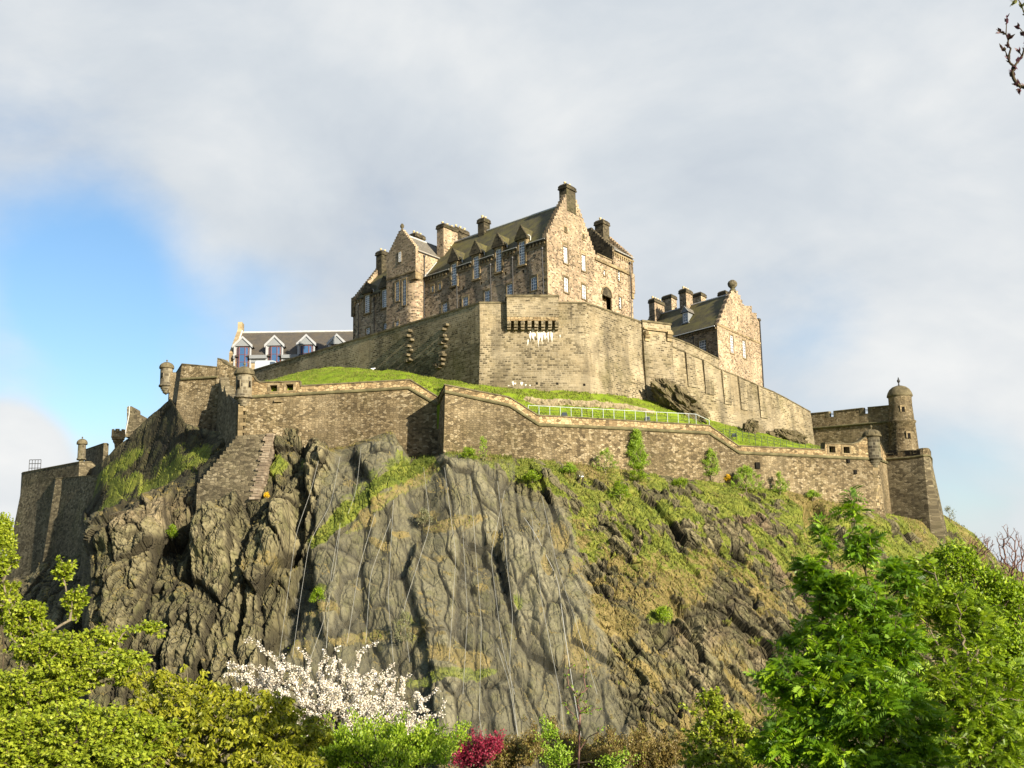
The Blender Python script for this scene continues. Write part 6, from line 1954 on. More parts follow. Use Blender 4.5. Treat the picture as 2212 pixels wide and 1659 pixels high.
CABLES = [[(688, 995), (672, 1060), (640, 1150), (615, 1330), (603, 1420)], [(735, 985), (715, 1090), (668, 1170), (648, 1300), (632, 1420)], [(735, 1140), (725, 1220), (700, 1340), (668, 1430)], [(780, 965), (770, 1060), (752, 1110)],
          [(735, 1130), (715, 1240), (705, 1400)], [(810, 1110), (775, 1230), (750, 1390)], [(845, 1120), (800, 1240), (790, 1390)], [(850, 1080), (838, 1290), (850, 1430)], [(915, 1010), (930, 1135), (870, 1320), (885, 1430)], [(960, 1010), (985, 1200), (970, 1430)],
          [(1015, 1030), (1040, 1350), (1035, 1560), (1050, 1610)], [(1075, 1040), (1108, 1330), (1100, 1440), (1120, 1600)], [(1132, 1118), (1155, 1150), (1205, 1250), (1220, 1370), (1240, 1500), (1255, 1590)], [(1075, 1400), (1100, 1475), (1110, 1540), (1120, 1600)],
          [(1148, 1110), (1170, 1300), (1210, 1500), (1218, 1580)], [(1170, 1070), (1205, 1230), (1240, 1330), (1290, 1500)], [(1090, 1060), (1060, 1200), (1085, 1400), (1112, 1500)], [(1000, 1150), (1010, 1330), (1000, 1500)]]
for kc, cb in enumerate(CABLES):
    uv = []
    for (u0, v0), (u1, v1) in zip(cb, cb[1:]):
        n = max(2, int(abs(v1 - v0) / 6))
        for i in range(n): t = i / n; uv.append((u0 + (u1 - u0) * t, v0 + (v1 - v0) * t))
    uv.append(cb[-1])
    uv = np.array(uv, float)
    for _ in range(14): uv[1:-1] = (uv[:-2] + 2 * uv[1:-1] + uv[2:]) / 4
    Yc = np.array([min(net_pt(u + du, v + dv).y for du in (-5, 0, 5) for dv in (-6, 0, 6)) for u, v in uv])
    for _ in range(6): Yc[1:-1] = np.minimum(Yc[1:-1], (Yc[:-2] + Yc[2:]) / 2)
    pts = [at(u, v, y - 0.14) for (u, v), y in zip(uv, Yc)]
    mb = MB(); mb.tube(pts, 0.016 if kc != 12 else 0.035, 5, cap=False)
    c = mb.build('netting_cable', M_CABLE)
    tag(c, 'pale steel cable running down the netted middle of the cliff', 'cable', 'steel cables over the cliff netting')
for o in [o for o in COL.objects if o.name == 'netting_cable.012']:
    o['label'] = 'thickest pale steel cable, bent, on the right side of the cliff netting'

# ------------------------------------------------------------------ lawn between the walls
up_plan = Plan([A0, C1, C2, C3, pf1, lwp.p[-1], lwp.p[-1] + (lwp.p[-1] - lwp.p[0]) * 0.3])
LW = [(540, 852, 846, 843, 838), (575, 835, 830, 828, 823), (620, 836, 824, 821, 811), (680, 844, 820, 814, 796), (712, 844, 816, 810, 792), (760, 842, 816, 810, 794), (808, 838, 816, 811, 799), (870, 834, 819, 814, 802),
      (925, 857, 836, 830, 813), (945, 872, 846, 839, 817), (985, 854, 845, 841, 822), (1030, 856, 848, 844, 829), (1100, 870, 857, 850, 837), (1160, 908, 874, 859, 842), (1274, 916, 878, 864, 845), (1323, 918, 881, 868, 849),
      (1425, 922, 894, 887, 868), (1500, 929, 907, 902, 888), (1540, 940, 924, 920, 908), (1600, 978, 948, 943, 924), (1700, 981, 962, 957, 945), (1764, 983, 973, 970, 963), (1830, 990, 980, 978, 972)]


def unit_(a): return a / np.linalg.norm(a, axis=-1, keepdims=True)


def lawn():
    us = [s[0] for s in LW]; NC = 420; ug = np.linspace(540, 1830, NC)
    kv = [np.interp(ug, us, [s[k] for s in LW]) for k in range(1, 5)]
    Ylo = []; Yup = []
    for u, v0, v1 in zip(ug, kv[0], kv[3]):
        pl = lsp if u < 950 else rsp
        l, z = pl.hit(u, v0); Ylo.append(pl.P(l, -0.75, 0).y)
        l, z = up_plan.hit(u, v1); Yup.append(up_plan.P(l, 0.45, 0).y)
    Ylo = np.array(Ylo); Yup = np.array(Yup)
    k = np.ones(9) / 9
    Ylo = np.convolve(np.pad(Ylo, 4, mode='edge'), k, 'valid')
    kY = [Ylo, Ylo + (Yup - Ylo) * 0.42, Ylo + (Yup - Ylo) * 0.46, Yup]
    rv, rY = [], []
    for a, n in ((0, 26), (1, 10), (2, 40)):
        for i in range(n + (1 if a == 2 else 0)):
            t = i / n; rv.append(kv[a] * (1 - t) + kv[a + 1] * t); rY.append(kY[a] * (1 - t) + kY[a + 1] * t)
    V = np.array(rv); Y = np.array(rY); U = np.broadcast_to(ug, V.shape)
    P = at_np(U, V, Y)
    P[..., 2] += (fbm(P[..., 0] * 0.5, P[..., 1] * 0.5, 4) - 0.5) * 0.5 + (fbm(P[..., 0] * 2.2, P[..., 1] * 2.2, 5) - 0.5) * 0.22
    P = np.concatenate([P[:1] + np.array([0, 0.0, -3.0]), P], 0)
    idx = np.arange(P.shape[0] * NC).reshape(P.shape[0], NC)
    Q = np.stack([idx[:-1, :-1], idx[:-1, 1:], idx[1:, 1:], idx[1:, :-1]], -1).reshape(-1, 4)
    o = np_mesh('lawn', P.reshape(-1, 3), Q, M_LAWN, smooth=True); tag(o, kind='structure')
    rng = np.random.default_rng(14); n = 26000
    ii = rng.integers(1, P.shape[0] - 1, n); jj = rng.integers(0, NC, n)
    c = P[ii, jj] + rng.normal(0, 0.15, (n, 3)) * np.array([1, 1, 0]); keep = (fbm(c[:, 0] * 0.6, c[:, 1] * 0.6, 31) > 0.42); c = c[keep]; n = len(c)
    hgt = rng.uniform(0.08, 0.24, n)[:, None]; a = rng.uniform(0, 6.28, n); sd = np.stack([np.cos(a), np.sin(a), np.zeros(n)], -1) * 0.05
    ln = unit_(np.stack([rng.normal(0, .4, n), rng.normal(0, .3, n), np.ones(n)], -1))
    V4 = np.stack([c - sd - [0, 0, .05], c + sd - [0, 0, .05], c + sd * .4 + ln * hgt * .7, c + ln * hgt], 1)
    o = np_mesh('lawn_grass_blades', V4.reshape(-1, 3), np.arange(n * 4).reshape(n, 4), L_TUFT, tint=rng.uniform(0.2, 0.6, n)); tag(o, 'short tufted green grass on the lawn between the castle walls', 'grass', kind='stuff')
    # the low stony bank that breaks the lawn
    S = P[27:38].copy(); sel = (ug > 1118) & (ug < 1428)
    S = S[:, sel]; uu = ug[sel]
    nn = fbm(uu * 0.12, uu * 0 + 1.0, 12, 4)
    fade = sstep(1118, 1150, uu) * (1 - sstep(1395, 1428, uu))
    out = []
    for i in range(S.shape[0]):
        t = i / (S.shape[0] - 1)
        q = S[i].copy(); q[:, 1] -= (0.16 + 0.25 * vnoise(uu * 0.35, uu * 0 + t * 5, 3)) * fade * math.sin(math.pi * (0.12 + 0.76 * t)) - 0.1 * (1 - fade)
        q[:, 2] += 0.10 * (vnoise(uu * 0.3, uu * 0 + t * 7, 6) - 0.5) - 0.05; out.append(q)
    S = np.array(out); idx = np.arange(S.shape[0] * S.shape[1]).reshape(S.shape[:2])
    Q = np.stack([idx[:-1, :-1], idx[:-1, 1:], idx[1:, 1:], idx[1:, :-1]], -1).reshape(-1, 4)
    o = np_mesh('stony_bank', S.reshape(-1, 3), Q, S_FAR_BANK); tag(o, kind='structure')


S_FAR_BANK = simple('stony_bank_earth', (0.20, 0.165, 0.10), 0.95, 0.1, 0.5, 1.6)
lawn()


def outcrop(name, label, u, v, Y, rx, ry, rz, rot, seed, amp=0.35):
    nu, nv = 80, 50
    th, ph = np.meshgrid(np.linspace(0, 2 * np.pi, nu, endpoint=False), np.linspace(0.02, np.pi - 0.02, nv))
    d = np.stack([np.sin(ph) * np.cos(th), np.sin(ph) * np.sin(th), np.cos(ph)], -1)
    a = np.arctan2(d[..., 0], -d[..., 1]) * 3
    f1, f2, cx, cy, dx, dy = worley(a * 1.6, d[..., 2] * 3.2 + 20, seed)
    h = _hash(cx, cy, seed)
    f1b, f2b, cxb, cyb, _, _ = worley(a * 4, d[..., 2] * 7 + 20, seed + 3)
    r = 1 + amp * (h - 0.5) * 1.3 + amp * 0.5 * (_hash(cxb, cyb, 4) - 0.5) + amp * (fbm(a * 2, d[..., 2] * 4, seed) - 0.5) - 0.12 * np.exp(-((f2 - f1) / .1) ** 2)
    p = np.sign(d) * np.abs(d) ** 0.75 * r[..., None] * np.array([rx, ry, rz])
    c, s = math.cos(R(rot)), math.sin(R(rot))
    p = np.stack([p[..., 0] * c + p[..., 2] * s, p[..., 1], -p[..., 0] * s + p[..., 2] * c], -1)
    o3 = at(u, v, Y); p += np.array(o3)
    idx = np.arange(nu * nv).reshape(nv, nu)
    Q = np.stack([idx[:-1], np.roll(idx[:-1], -1, 1), np.roll(idx[1:], -1, 1), idx[1:]], -1).reshape(-1, 4)
    o = np_mesh(name, p.reshape(-1, 3), Q, M_BOULDER)
    return tag(o, label, 'rock')


outcrop('rock_outcrop', 'large dark rock outcrop leaning against the foot of the long wall, beside the pier', 1468, 872, 149.0, 3.6, 1.6, 1.35, 43, 3, 0.4)
outcrop('rock_outcrop', 'small rock knob at the foot of the long wall, above the dark fence', 1620, 930, 160.5, 0.9, 0.9, 1.3, 20, 7)
outcrop('rock_outcrop', 'broad low rock hump in the grass by the right end of the long wall', 1702, 946, 167.0, 2.3, 1.2, 0.95, 14, 11)

# railings
rail = thing('hand_railing', 'pale metal hand railing along the lawn behind the middle of the long curtain wall', 'railing', rsp.P(rsp.hit(1330, 908)[0], -0.5, rsp.hit(1330, 908)[1]))
tops_ = []
us_ = [1141 + 23.1 * k for k in range(16)] + [1503.0, 1532.0]
for u in us_:
    vt = np.interp(u, [1141, 1503, 1532], [875.5, 894.5, 908])
    l, _ = rsp.hit(u, 905)
    q = rsp.P(l, -0.75, 0); p = plan_hit(u, vt, (q.x, q.y), (q.x + 1, q.y + 0.001))
    tops_.append(p)
    mb = MB(); mb.tube([p - Z1 * 1.45, p], 0.034, 6); mb.build('post', M_RAIL, rail)
    if int((u - 1141) / 23) % 2: mb = MB(); mb.tube([p - Z1 * 0.1, p + Vector((-0.25, 0.5, -1.3))], 0.025, 4); mb.build('stay', M_GREENIRON, rail)
mb = MB(); mb.tube(tops_, 0.036, 6); mb.build('top_rail', M_RAIL, rail)
for k in (0.45, 0.85):
    mb = MB(); mb.tube([p - Z1 * k for p in tops_], 0.02, 4); mb.build('wire', M_GREENIRON, rail)
fen = thing('estate_fence', 'dark green iron fence on the grass at the right end of the lawn', 'fence', at(1650, 955, 151))
fp = []
for u in [1551, 1563, 1575, 1577] + [1590 + 13.6 * k for k in range(15)]:
    vt = np.interp(u, [1551, 1575, 1577, 1660, 1764, 1800], [926, 928, 925, 945, 965, 969.5]); Yf = np.interp(u, [1551, 1800], [147.5, 152.5])
    p = at(u, vt, Yf); fp.append(p)
    mb = MB(); mb.tube([p - Z1 * 1.3, p], 0.035, 5); mb.build('post', M_GREENIRON, fen)
for k in (0.0, 0.35, 0.7):
    mb = MB(); mb.tube([p - Z1 * k for p in fp], 0.022, 4); mb.build('rail', M_GREENIRON, fen)


def floodlight(u, v, Y, s, label, pale=False):
    c = at(u, v, Y); t = thing('floodlight', label, 'lamp', (c.x, c.y, c.z - s))
    B = lambda a, o, z: Vector((c.x + a, c.y - o - z * 0.25, c.z + z))
    mb = MB(); mb.box(B, -s * .9, s * .9, -s * .5, s * .35, -s * .6, s * .6, taper=0.04)
    for k in range(4): mb.box(B, -s * .8 + k * s * .45, -s * .7 + k * s * .45, -s * .75, -s * .5, -s * .4, s * .4)
    mb.build('housing', M_GREYPAINT if pale else M_LAMP, t)
    mb = MB(); mb.tube([B(-s, 0, 0), B(-s, 0, -s * 1.4), B(s, 0, -s * 1.4), B(s, 0, 0)], 0.035, 5); mb.build('bracket', M_LAMP, t)
    mb = MB(); mb.poly([B(-s * .75, s * .37, -s * .45), B(s * .75, s * .37, -s * .45), B(s * .75, s * .37, s * .45), B(-s * .75, s * .37, s * .45)]); mb.build('lens', G_PANE, t)


floodlight(1219, 895, 134.0, 0.36, 'dark floodlight on the grass behind the pale railing')
floodlight(1398, 904, 139.0, 0.36, 'pale grey floodlight on the wall top behind the pale railing', True)
floodlight(1586, 940, 148.5, 0.36, 'dark floodlight on the grass beside the dark iron fence')

# ------------------------------------------------------------------ garden ground in front of the rock


def ground():
    xs = np.linspace(-420, 420, 140); ys = np.concatenate([np.linspace(-60, 130, 110), np.linspace(135, 420, 30), np.array([700, 1500, 3000])])
    X, Y = np.meshgrid(xs, ys); sc = np.where(Y > 420, Y / 420, 1.0); X = X * sc
    Z = np.interp(Y, [-60, 10, 22, 60, 100, 3000], [-1.7, -1.8, -3.6, -9.5, -14.2, -16])
    Z = Z + (fbm(X * 0.05, Y * 0.05, 2) - 0.5) * 1.2 * sstep(5, 30, np.abs(Y))
    idx = np.arange(X.size).reshape(X.shape)
    Q = np.stack([idx[:-1, :-1], idx[:-1, 1:], idx[1:, 1:], idx[1:, :-1]], -1).reshape(-1, 4)
    m = NT('garden_turf', 0.95, 0.1); pos = m.new('ShaderNodeNewGeometry').outputs['Position']
    n = m.noise(pos, 0.6, 6, 0.65); m.color(m.ramp(n, [(0.3, (0.03, 0.05, 0.01)), (0.6, (0.08, 0.11, 0.02)), (0.8, (0.12, 0.10, 0.05))])); m.bump(n, 0.5, 0.2)
    o = np_mesh('garden_ground', np.stack([X, Y, Z], -1).reshape(-1, 3), Q, m.mat, smooth=True); tag(o, kind='structure')


ground()


def ground_z(x, y): return float(np.interp(y, [-60, 10, 22, 60, 100, 3000], [-1.7, -1.8, -3.6, -9.5, -14.2, -16])) - 0.3

# ------------------------------------------------------------------ trees and shrubs


def unit(a): return a / (np.linalg.norm(a, axis=-1, keepdims=True) + 1e-9)


def rand_dirs(rng, n): return unit(rng.normal(0, 1, (n, 3)))


def skeleton(rng, base, fork, tips, seg=0.35, bend=0.25, pathw=0.45, droop=0.0):
    """grow limbs from the trunk so that every tip hangs on the nearest sensible branch"""
    base = np.array(base, float); fork = np.array(fork, float)
    n0 = 7; t = np.linspace(0, 1, n0)[:, None]
    P = base * (1 - t) + fork * t; L = np.linalg.norm(fork - base)
    P[1:-1] += rng.normal(0, 0.025 * L, (n0 - 2, 3)) * np.array([1, 1, 0])
    P = list(P); par = [-1] + list(range(n0 - 1)); plen = [0.0]
    for i in range(1, n0): plen.append(plen[-1] + np.linalg.norm(P[i] - P[i - 1]))
    tips = np.asarray(tips); order = np.argsort(np.linalg.norm(tips - fork, axis=1)); ends = []
    start = 3
    for k in order:
        tp = tips[k]; A = np.array(P[start:]); d = np.linalg.norm(A - tp, axis=1)
        cost = d + pathw * np.array(plen[start:]) + 0.7 * np.maximum(0, A[:, 2] - tp[2])
        j = int(np.argmin(cost)) + start; dist = d[j - start]; n = max(2, int(dist / seg))
        off = rng.normal(0, 1, 3) * bend * dist * 0.35 + np.array([0, 0, (0.12 - droop) * dist])
        last = j
        for i in range(1, n + 1):
            s = i / n; q = P[j] * (1 - s) + tp * s + off * (4 * s * (1 - s)) * 0.6 + rng.normal(0, 0.02, 3) * (i < n)
            P.append(q); par.append(last); plen.append(plen[last] + np.linalg.norm(q - P[last])); last = len(P) - 1
        ends.append(last)
    P = np.array(P); par = np.array(par)
    cnt = np.zeros(len(P)); cnt[ends] = 1
    for i in range(len(P) - 1, 0, -1): cnt[par[i]] += cnt[i]
    return P, par, cnt, np.array(ends)


def limbs_mesh(name, P, par, cnt, r_tip, r_max, mat, parent, k=5, power=0.45):
    r = np.minimum(r_max, r_tip * np.maximum(cnt, 0.5) ** power)
    c = np.arange(1, len(P)); p = par[1:]
    a, b = P[p], P[c]; d = unit(b - a)
    up = np.where(np.abs(d[:, 2:3]) > 0.9, np.array([[1.0, 0, 0]]), np.array([[0, 0, 1.0]])); x = unit(np.cross(d, up)); y = np.cross(x, d)
    th = np.arange(k) * 2 * np.pi / k; cs = np.cos(th)[None, :, None]; sn = np.sin(th)[None, :, None]
    ring = x[:, None] * cs + y[:, None] * sn
    ra = np.minimum(r[p], r[c] * 1.6)[:, None, None]
    V = np.concatenate([a[:, None] + ring * ra, b[:, None] + ring * r[c][:, None, None]], 1)
    n = len(c); base = (np.arange(n) * 2 * k)[:, None]; j = np.arange(k); j2 = (j + 1) % k
    Q = np.stack([base + j, base + j2, base + k + j2, base + k + j], -1).reshape(-1, 4)
    return np_mesh(name, V.reshape(-1, 3), Q, mat, parent, smooth=True)


def diamonds(c, d, nrm, L, Wd, mid=0.45):
    d = unit(d); side = unit(np.cross(d, nrm)); L = np.asarray(L)[:, None]; Wd = np.asarray(Wd)[:, None]
    return np.stack([c, c + d * L * mid + side * Wd, c + d * L, c + d * L * mid - side * Wd], 1)


def leaves_mesh(name, quads, tint, mat, parent):
    V = quads.reshape(-1, 3); Q = np.arange(len(V)).reshape(-1, 4)
    return np_mesh(name, V, Q, mat, parent, tint=np.clip(tint, 0, 1))


def sites(rng, P, par, cnt, ends, back=3, per=2):
    """leaf sites: the tips and the last few nodes behind each"""
    out, dirs = [], []
    for e in ends:
        i = e
        for s in range(back):
            if par[i] < 0: break
            d = P[i] - P[par[i]]
            for _ in range(per if s else per + 1): out.append(P[i] + (P[par[i]] - P[i]) * rng.random()); dirs.append(d)
            i = par[i]
            if cnt[i] > 4: break
    return np.array(out), unit(np.array(dirs))


def foliage(kind, rng, S, D, size, dens=1.0):
    """quads and tints for one crown"""
    n = len(S); Q = []; T = []
    if kind == 'palmate':                       # clusters of lobed leaves spreading round the shoot tip
        m = int(5 * dens)
        c = np.repeat(S, m, 0); a = rng.uniform(0, 2 * np.pi, n * m)
        d = np.stack([np.cos(a), np.sin(a), rng.normal(-0.1, 0.5, n * m)], -1); d = unit(d + 0.35 * np.repeat(D, m, 0))
        pet = rng.uniform(0.25, 0.8, n * m)[:, None] * size
        c = c + d * pet; base_t = np.repeat(rng.normal(0.5, 0.22, n), m) + rng.normal(0, 0.18, n * m)
        nrm = unit(np.array([0, 0, 1.0]) + 0.95 * rand_dirs(rng, n * m))
        d2 = unit(d + np.array([0, 0, -0.35]))
        s = rng.uniform(0.7, 1.2, n * m) * size
        side = unit(np.cross(d2, nrm))
        for k, (sp, l, w) in enumerate(((0.0, 1.0, 0.27), (0.75, 0.8, 0.22), (-0.75, 0.8, 0.22))):
            Q.append(diamonds(c, d2 + side * sp, nrm, s * l, s * w)); T.append(base_t)
    elif kind == 'pinnate':                     # feathered rowan leaves, arching down
        m = max(1, int(3 * dens))
        c = np.repeat(S, m, 0); a = rng.uniform(0, 2 * np.pi, n * m)
        d = unit(np.stack([np.cos(a), np.sin(a), rng.uniform(-0.55, 1.1, n * m)], -1) + 0.35 * np.repeat(D, m, 0))
        L = rng.uniform(0.6, 1.35, n * m) * size; bt = np.repeat(rng.normal(0.45, 0.22, n), m) + rng.normal(0, 0.16, n * m)
        up = unit(np.array([0, 0, 0.8]) + 1.0 * rand_dirs(rng, n * m)); side = unit(np.cross(d, up))
        for i in range(6):
            t = 0.22 + 0.78 * i / 5
            p = c + d * (L * t)[:, None] + np.array([0, 0, -1.0]) * (L * 0.30 * t * t)[:, None]
            dd = unit(d + np.array([0, 0, -0.6 * t]))
            w = (0.42 - 0.10 * abs(t - 0.55)) * L
            for sgn in ((1, -1) if i < 5 else (0,)):
                q = unit(dd * (0.55 if sgn else 1) + side * sgn + np.array([0, 0, -0.18]))
                Q.append(diamonds(p, q, up, w, w * 0.20)); T.append(bt)
    elif kind == 'droop':                       # hanging lance-shaped leaves
        m = int(6 * dens); c = np.repeat(S, m, 0); a = rng.uniform(0, 2 * np.pi, n * m)
        d = unit(np.stack([np.cos(a) * 0.7, np.sin(a) * 0.7, rng.uniform(-1.1, -0.1, n * m)], -1))
        c = c + rng.normal(0, 0.25, (n * m, 3)) * size
        s = rng.uniform(0.6, 1.15, n * m) * size
        Q.append(diamonds(c, d, rand_dirs(rng, n * m), s, s * 0.24)); T.append(np.repeat(rng.normal(0.5, 0.2, n), m) + rng.normal(0, 0.15, n * m))
    elif kind == 'small':
        m = int(7 * dens); c = np.repeat(S, m, 0) + rng.normal(0, 0.9, (n * m, 3)) * size
        d = unit(rand_dirs(rng, n * m) + np.array([0, 0, 0.5])); s = rng.uniform(0.6, 1.2, n * m) * size
        Q.append(diamonds(c, d, rand_dirs(rng, n * m), s, s * 0.3)); T.append(np.repeat(rng.normal(0.5, 0.18, n), m) + rng.normal(0, 0.15, n * m))
    elif kind == 'upright':
        m = int(7 * dens); c = np.repeat(S, m, 0) + rng.normal(0, 0.8, (n * m, 3)) * size
        d = unit(rand_dirs(rng, n * m) * 0.7 + np.array([0, 0, 1.0])); s = rng.uniform(0.6, 1.2, n * m) * size
        Q.append(diamonds(c, d, rand_dirs(rng, n * m), s, s * 0.26)); T.append(np.repeat(rng.normal(0.55, 0.15, n), m) + rng.normal(0, 0.15, n * m))
    elif kind == 'blossom':
        m = int(9 * dens); c = np.repeat(S, m, 0) + rng.normal(0, 0.6, (n * m, 3)) * size
        d = rand_dirs(rng, n * m); s = rng.uniform(0.6, 1.2, n * m) * size
        Q.append(diamonds(c, d, rand_dirs(rng, n * m), s, s * 0.5, 0.5)); T.append(rng.uniform(0.0, 1.0, n * m))
    return np.concatenate(Q), np.concatenate(T)


def lobe_tips(rng, lobes, n):
    w = np.array([l[3] * l[4] for l in lobes], float); w /= w.sum(); out = []
    for l, k in zip(lobes, rng.multinomial(n, w)):
        u, v, Y, ru, rv = l; c = np.array(at(u, v, Y)); sx, sz = ru * Y / FPX, rv * Y / FPX
        d = rand_dirs(rng, max(k, 1)); r = rng.uniform(0.25, 1.0, (len(d), 1)) ** 0.55
        out.append(c + d * r * np.array([sx, min(sx, 2.4) * 0.8, sz]))
    return np.concatenate(out)


def tree(name, label, cat, lobes, ntips, kind, size, leafm, barkm, seed, trunk_uv=None, fork_up=0.35, base_Y=None, dens=1.0, extra=(), back=3, per=2, group=None, r_tip=0.008, r_max=0.16,
         base=None, droop=0.0, foliage_name='crown', trunk_name='trunk', seg=0.35, bare=False, power=0.45, bend=0.25, spikes=0):
    rng = np.random.default_rng(seed)
    tips = lobe_tips(rng, lobes, ntips)
    if spikes:                               # thin shoots that stand out of the mass
        k = rng.integers(0, len(tips), spikes); c0 = tips.mean(0); dv = tips[k] - c0; dv[:, 2] = np.abs(dv[:, 2])
        tips = np.concatenate([tips, tips[k] + dv * rng.uniform(0.15, 0.55, (spikes, 1)) + np.array([0, 0, 1.0]) * rng.uniform(0.0, 0.45, (spikes, 1))])
    if len(extra): tips = np.concatenate([tips, np.array([np.array(at(*e)) for e in extra])])
    if base is None:
        u, Yb = trunk_uv if trunk_uv else (lobes[0][0], lobes[0][2])
        x = at(u, 1600, Yb).x; base = (x, Yb, ground_z(x, Yb))
    base = np.array(base, float)
    zlo, zhi = np.percentile(tips[:, 2], 8), tips[:, 2].max()
    cen = tips.mean(0); fork = base.copy(); fork[2] = max(base[2] + 0.3, zlo + (zhi - zlo) * fork_up - 0.2 * (zlo - base[2])); fork[:2] += 0.3 * (cen[:2] - base[:2])
    t = thing(name, label, cat, base, group)
    P, par, cnt, ends = skeleton(rng, base, fork, tips, seg, bend, 0.45, droop)
    limbs_mesh(trunk_name, P, par, cnt, r_tip, r_max, barkm, t, power=power)
    if not bare:
        S, D = sites(rng, P, par, cnt, ends, back, per)
        q, tn = foliage(kind, rng, S, D, size, dens)
        leaves_mesh(foliage_name, q, tn, leafm, t)
    return t


# --- left foreground
tree('sycamore_tree', 'tall yellow-green young sycamore reaching up in front of the far-left shaded slope', 'tree',
     [(10, 1215, 40, 34, 24), (0, 1300, 40, 50, 50), (60, 1345, 39, 55, 50), (140, 1232, 40, 22, 26), (165, 1300, 40, 24, 40), (110, 1400, 38, 90, 40), (225, 1378, 39, 55, 26), (318, 1352, 39, 34, 12), (285, 1420, 39, 40, 18), (190, 1440, 38, 110, 45), (60, 1500, 37, 120, 70)],
     1050, 'palmate', 0.125, L_SYC, B_GREY, 21, (60, 38.5), 0.3, extra=[(15, 1190, 40), (130, 1205, 40), (345, 1345, 39), (352, 1370, 39), (318, 1440, 39), (185, 1265, 40)], r_max=0.2, dens=0.85)
tree('sycamore_tree', 'broad bushy mid-green sycamore filling the bottom left corner', 'tree',
     [(150, 1590, 34, 170, 75), (20, 1620, 33, 90, 70), (300, 1590, 34, 90, 55), (200, 1640, 33, 150, 50)], 1200, 'palmate', 0.12, L_SYC, B_DARK, 22, (150, 33.5), 0.2, r_max=0.16, dens=0.9)
tree('chestnut_tree', 'olive-yellow tree with drooping spring leaves below the cliff, left of the white blossom', 'tree',
     [(400, 1500, 37, 120, 36), (520, 1535, 36, 140, 50), (300, 1560, 36, 80, 45), (620, 1590, 36, 100, 55), (450, 1610, 35, 200, 60), (330, 1465, 37.5, 70, 18), (600, 1648, 35, 120, 28)], 980, 'droop', 0.17, L_OLIVE, B_GREY, 23, (450, 36), 0.2,
     extra=[(440, 1447, 37), (300, 1440, 37.5), (395, 1440, 37)], r_max=0.16, dens=1.25)
bl = tree('cherry_tree', 'cherry tree covered in white blossom at the foot of the cliff', 'tree',
     [(520, 1445, 47, 36, 30), (600, 1458, 47, 75, 36), (700, 1462, 47, 80, 42), (800, 1485, 47, 80, 45), (880, 1525, 46, 70, 30), (740, 1545, 46, 130, 40), (640, 1530, 46, 80, 26), (820, 1560, 46, 90, 26), (560, 1490, 47, 60, 30), (680, 1500, 46.5, 120, 40), (770, 1510, 46.5, 110, 40), (850, 1560, 46, 70, 30), (900, 1580, 46, 60, 26), (820, 1590, 45, 80, 22)], 820, 'blossom', 0.062, L_BLOSSOM, B_DARK, 24, (720, 46.5), 0.1,
     extra=[(528, 1385, 47), (555, 1383, 47), (575, 1412, 47), (640, 1400, 47), (655, 1410, 47), (770, 1402, 47), (818, 1382, 47), (800, 1395, 47), (855, 1432, 47), (850, 1475, 47), (945, 1488, 46), (962, 1512, 46), (958, 1545, 46), (885, 1455, 47), (930, 1580, 46), (700, 1405, 47), (735, 1395, 47), (610, 1412, 47)],
     back=9, per=2, r_max=0.14, seg=0.16, bend=0.35, dens=0.95)
tree('laurel_shrub', 'bright green leafy shrub under the white blossom', 'shrub', [(820, 1605, 40, 120, 36), (720, 1622, 40, 60, 34), (920, 1615, 41, 60, 36), (830, 1640, 40, 140, 36)], 420, 'upright', 0.11, L_BRIGHT, B_DARK, 25, (820, 40), 0.1, dens=1.2, spikes=130, foliage_name='foliage', trunk_name='stems')
tree('japanese_maple', 'small crimson maple shrub at the bottom centre', 'shrub', [(1030, 1625, 50, 50, 26), (1062, 1612, 50, 26, 16), (1000, 1642, 50, 28, 18)], 170, 'small', 0.10, L_RED, B_DARK, 26, (1030, 50), 0.1, dens=0.8, spikes=50, extra=[(1000, 1600, 50), (1075, 1598, 50), (1085, 1612, 50), (1040, 1594, 50)], foliage_name='foliage', trunk_name='stems')
for i, (lab, lobes, sd_) in enumerate((
        ('bronze-leaved shrub just right of the crimson maple', [(1115, 1632, 54, 42, 26), (1085, 1645, 54, 30, 18)], 31),
        ('bronze shrub behind the thin sapling stems', [(1195, 1612, 56, 55, 34), (1240, 1640, 55, 60, 26)], 32),
        ('wide bronze-brown shrub between the sapling and the small yellow-green tree', [(1345, 1622, 57, 70, 32), (1300, 1640, 56, 60, 24)], 33),
        ('dark bronze shrub at the left foot of the small yellow-green tree', [(1440, 1628, 58, 46, 26), (1400, 1645, 58, 40, 20)], 34))):
    tree('barberry_shrub', lab, 'shrub', lobes, 200, 'upright', 0.11, L_BROWN, B_DARK, sd_, None, 0.1, dens=1.0, spikes=110, group='bronze shrubs along the foot of the cliff', foliage_name='foliage', trunk_name='stems')
tree('lime_shrub', 'lime-green bush beside the sapling at the bottom', 'shrub', [(1205, 1640, 50, 34, 24), (1185, 1585, 52, 16, 14), (1320, 1650, 49, 26, 16)], 110, 'small', 0.11, L_LIME, B_DARK, 35, (1205, 50), 0.1, dens=0.7, spikes=30, foliage_name='foliage', trunk_name='stems')
tree('sapling_tree', 'thin two-stemmed sapling with few leaves in front of the netted cliff', 'tree', [(1255, 1500, 45, 30, 80), (1285, 1560, 45, 30, 40)], 22, 'palmate', 0.10, L_LIME, B_RED, 36, (1252, 45), 0.5,
     extra=[(1232, 1440, 45), (1262, 1450, 45), (1268, 1420, 45), (1295, 1530, 45), (1215, 1515, 45), (1228, 1480, 45)], r_tip=0.012, r_max=0.04, back=1, per=1, dens=0.7)
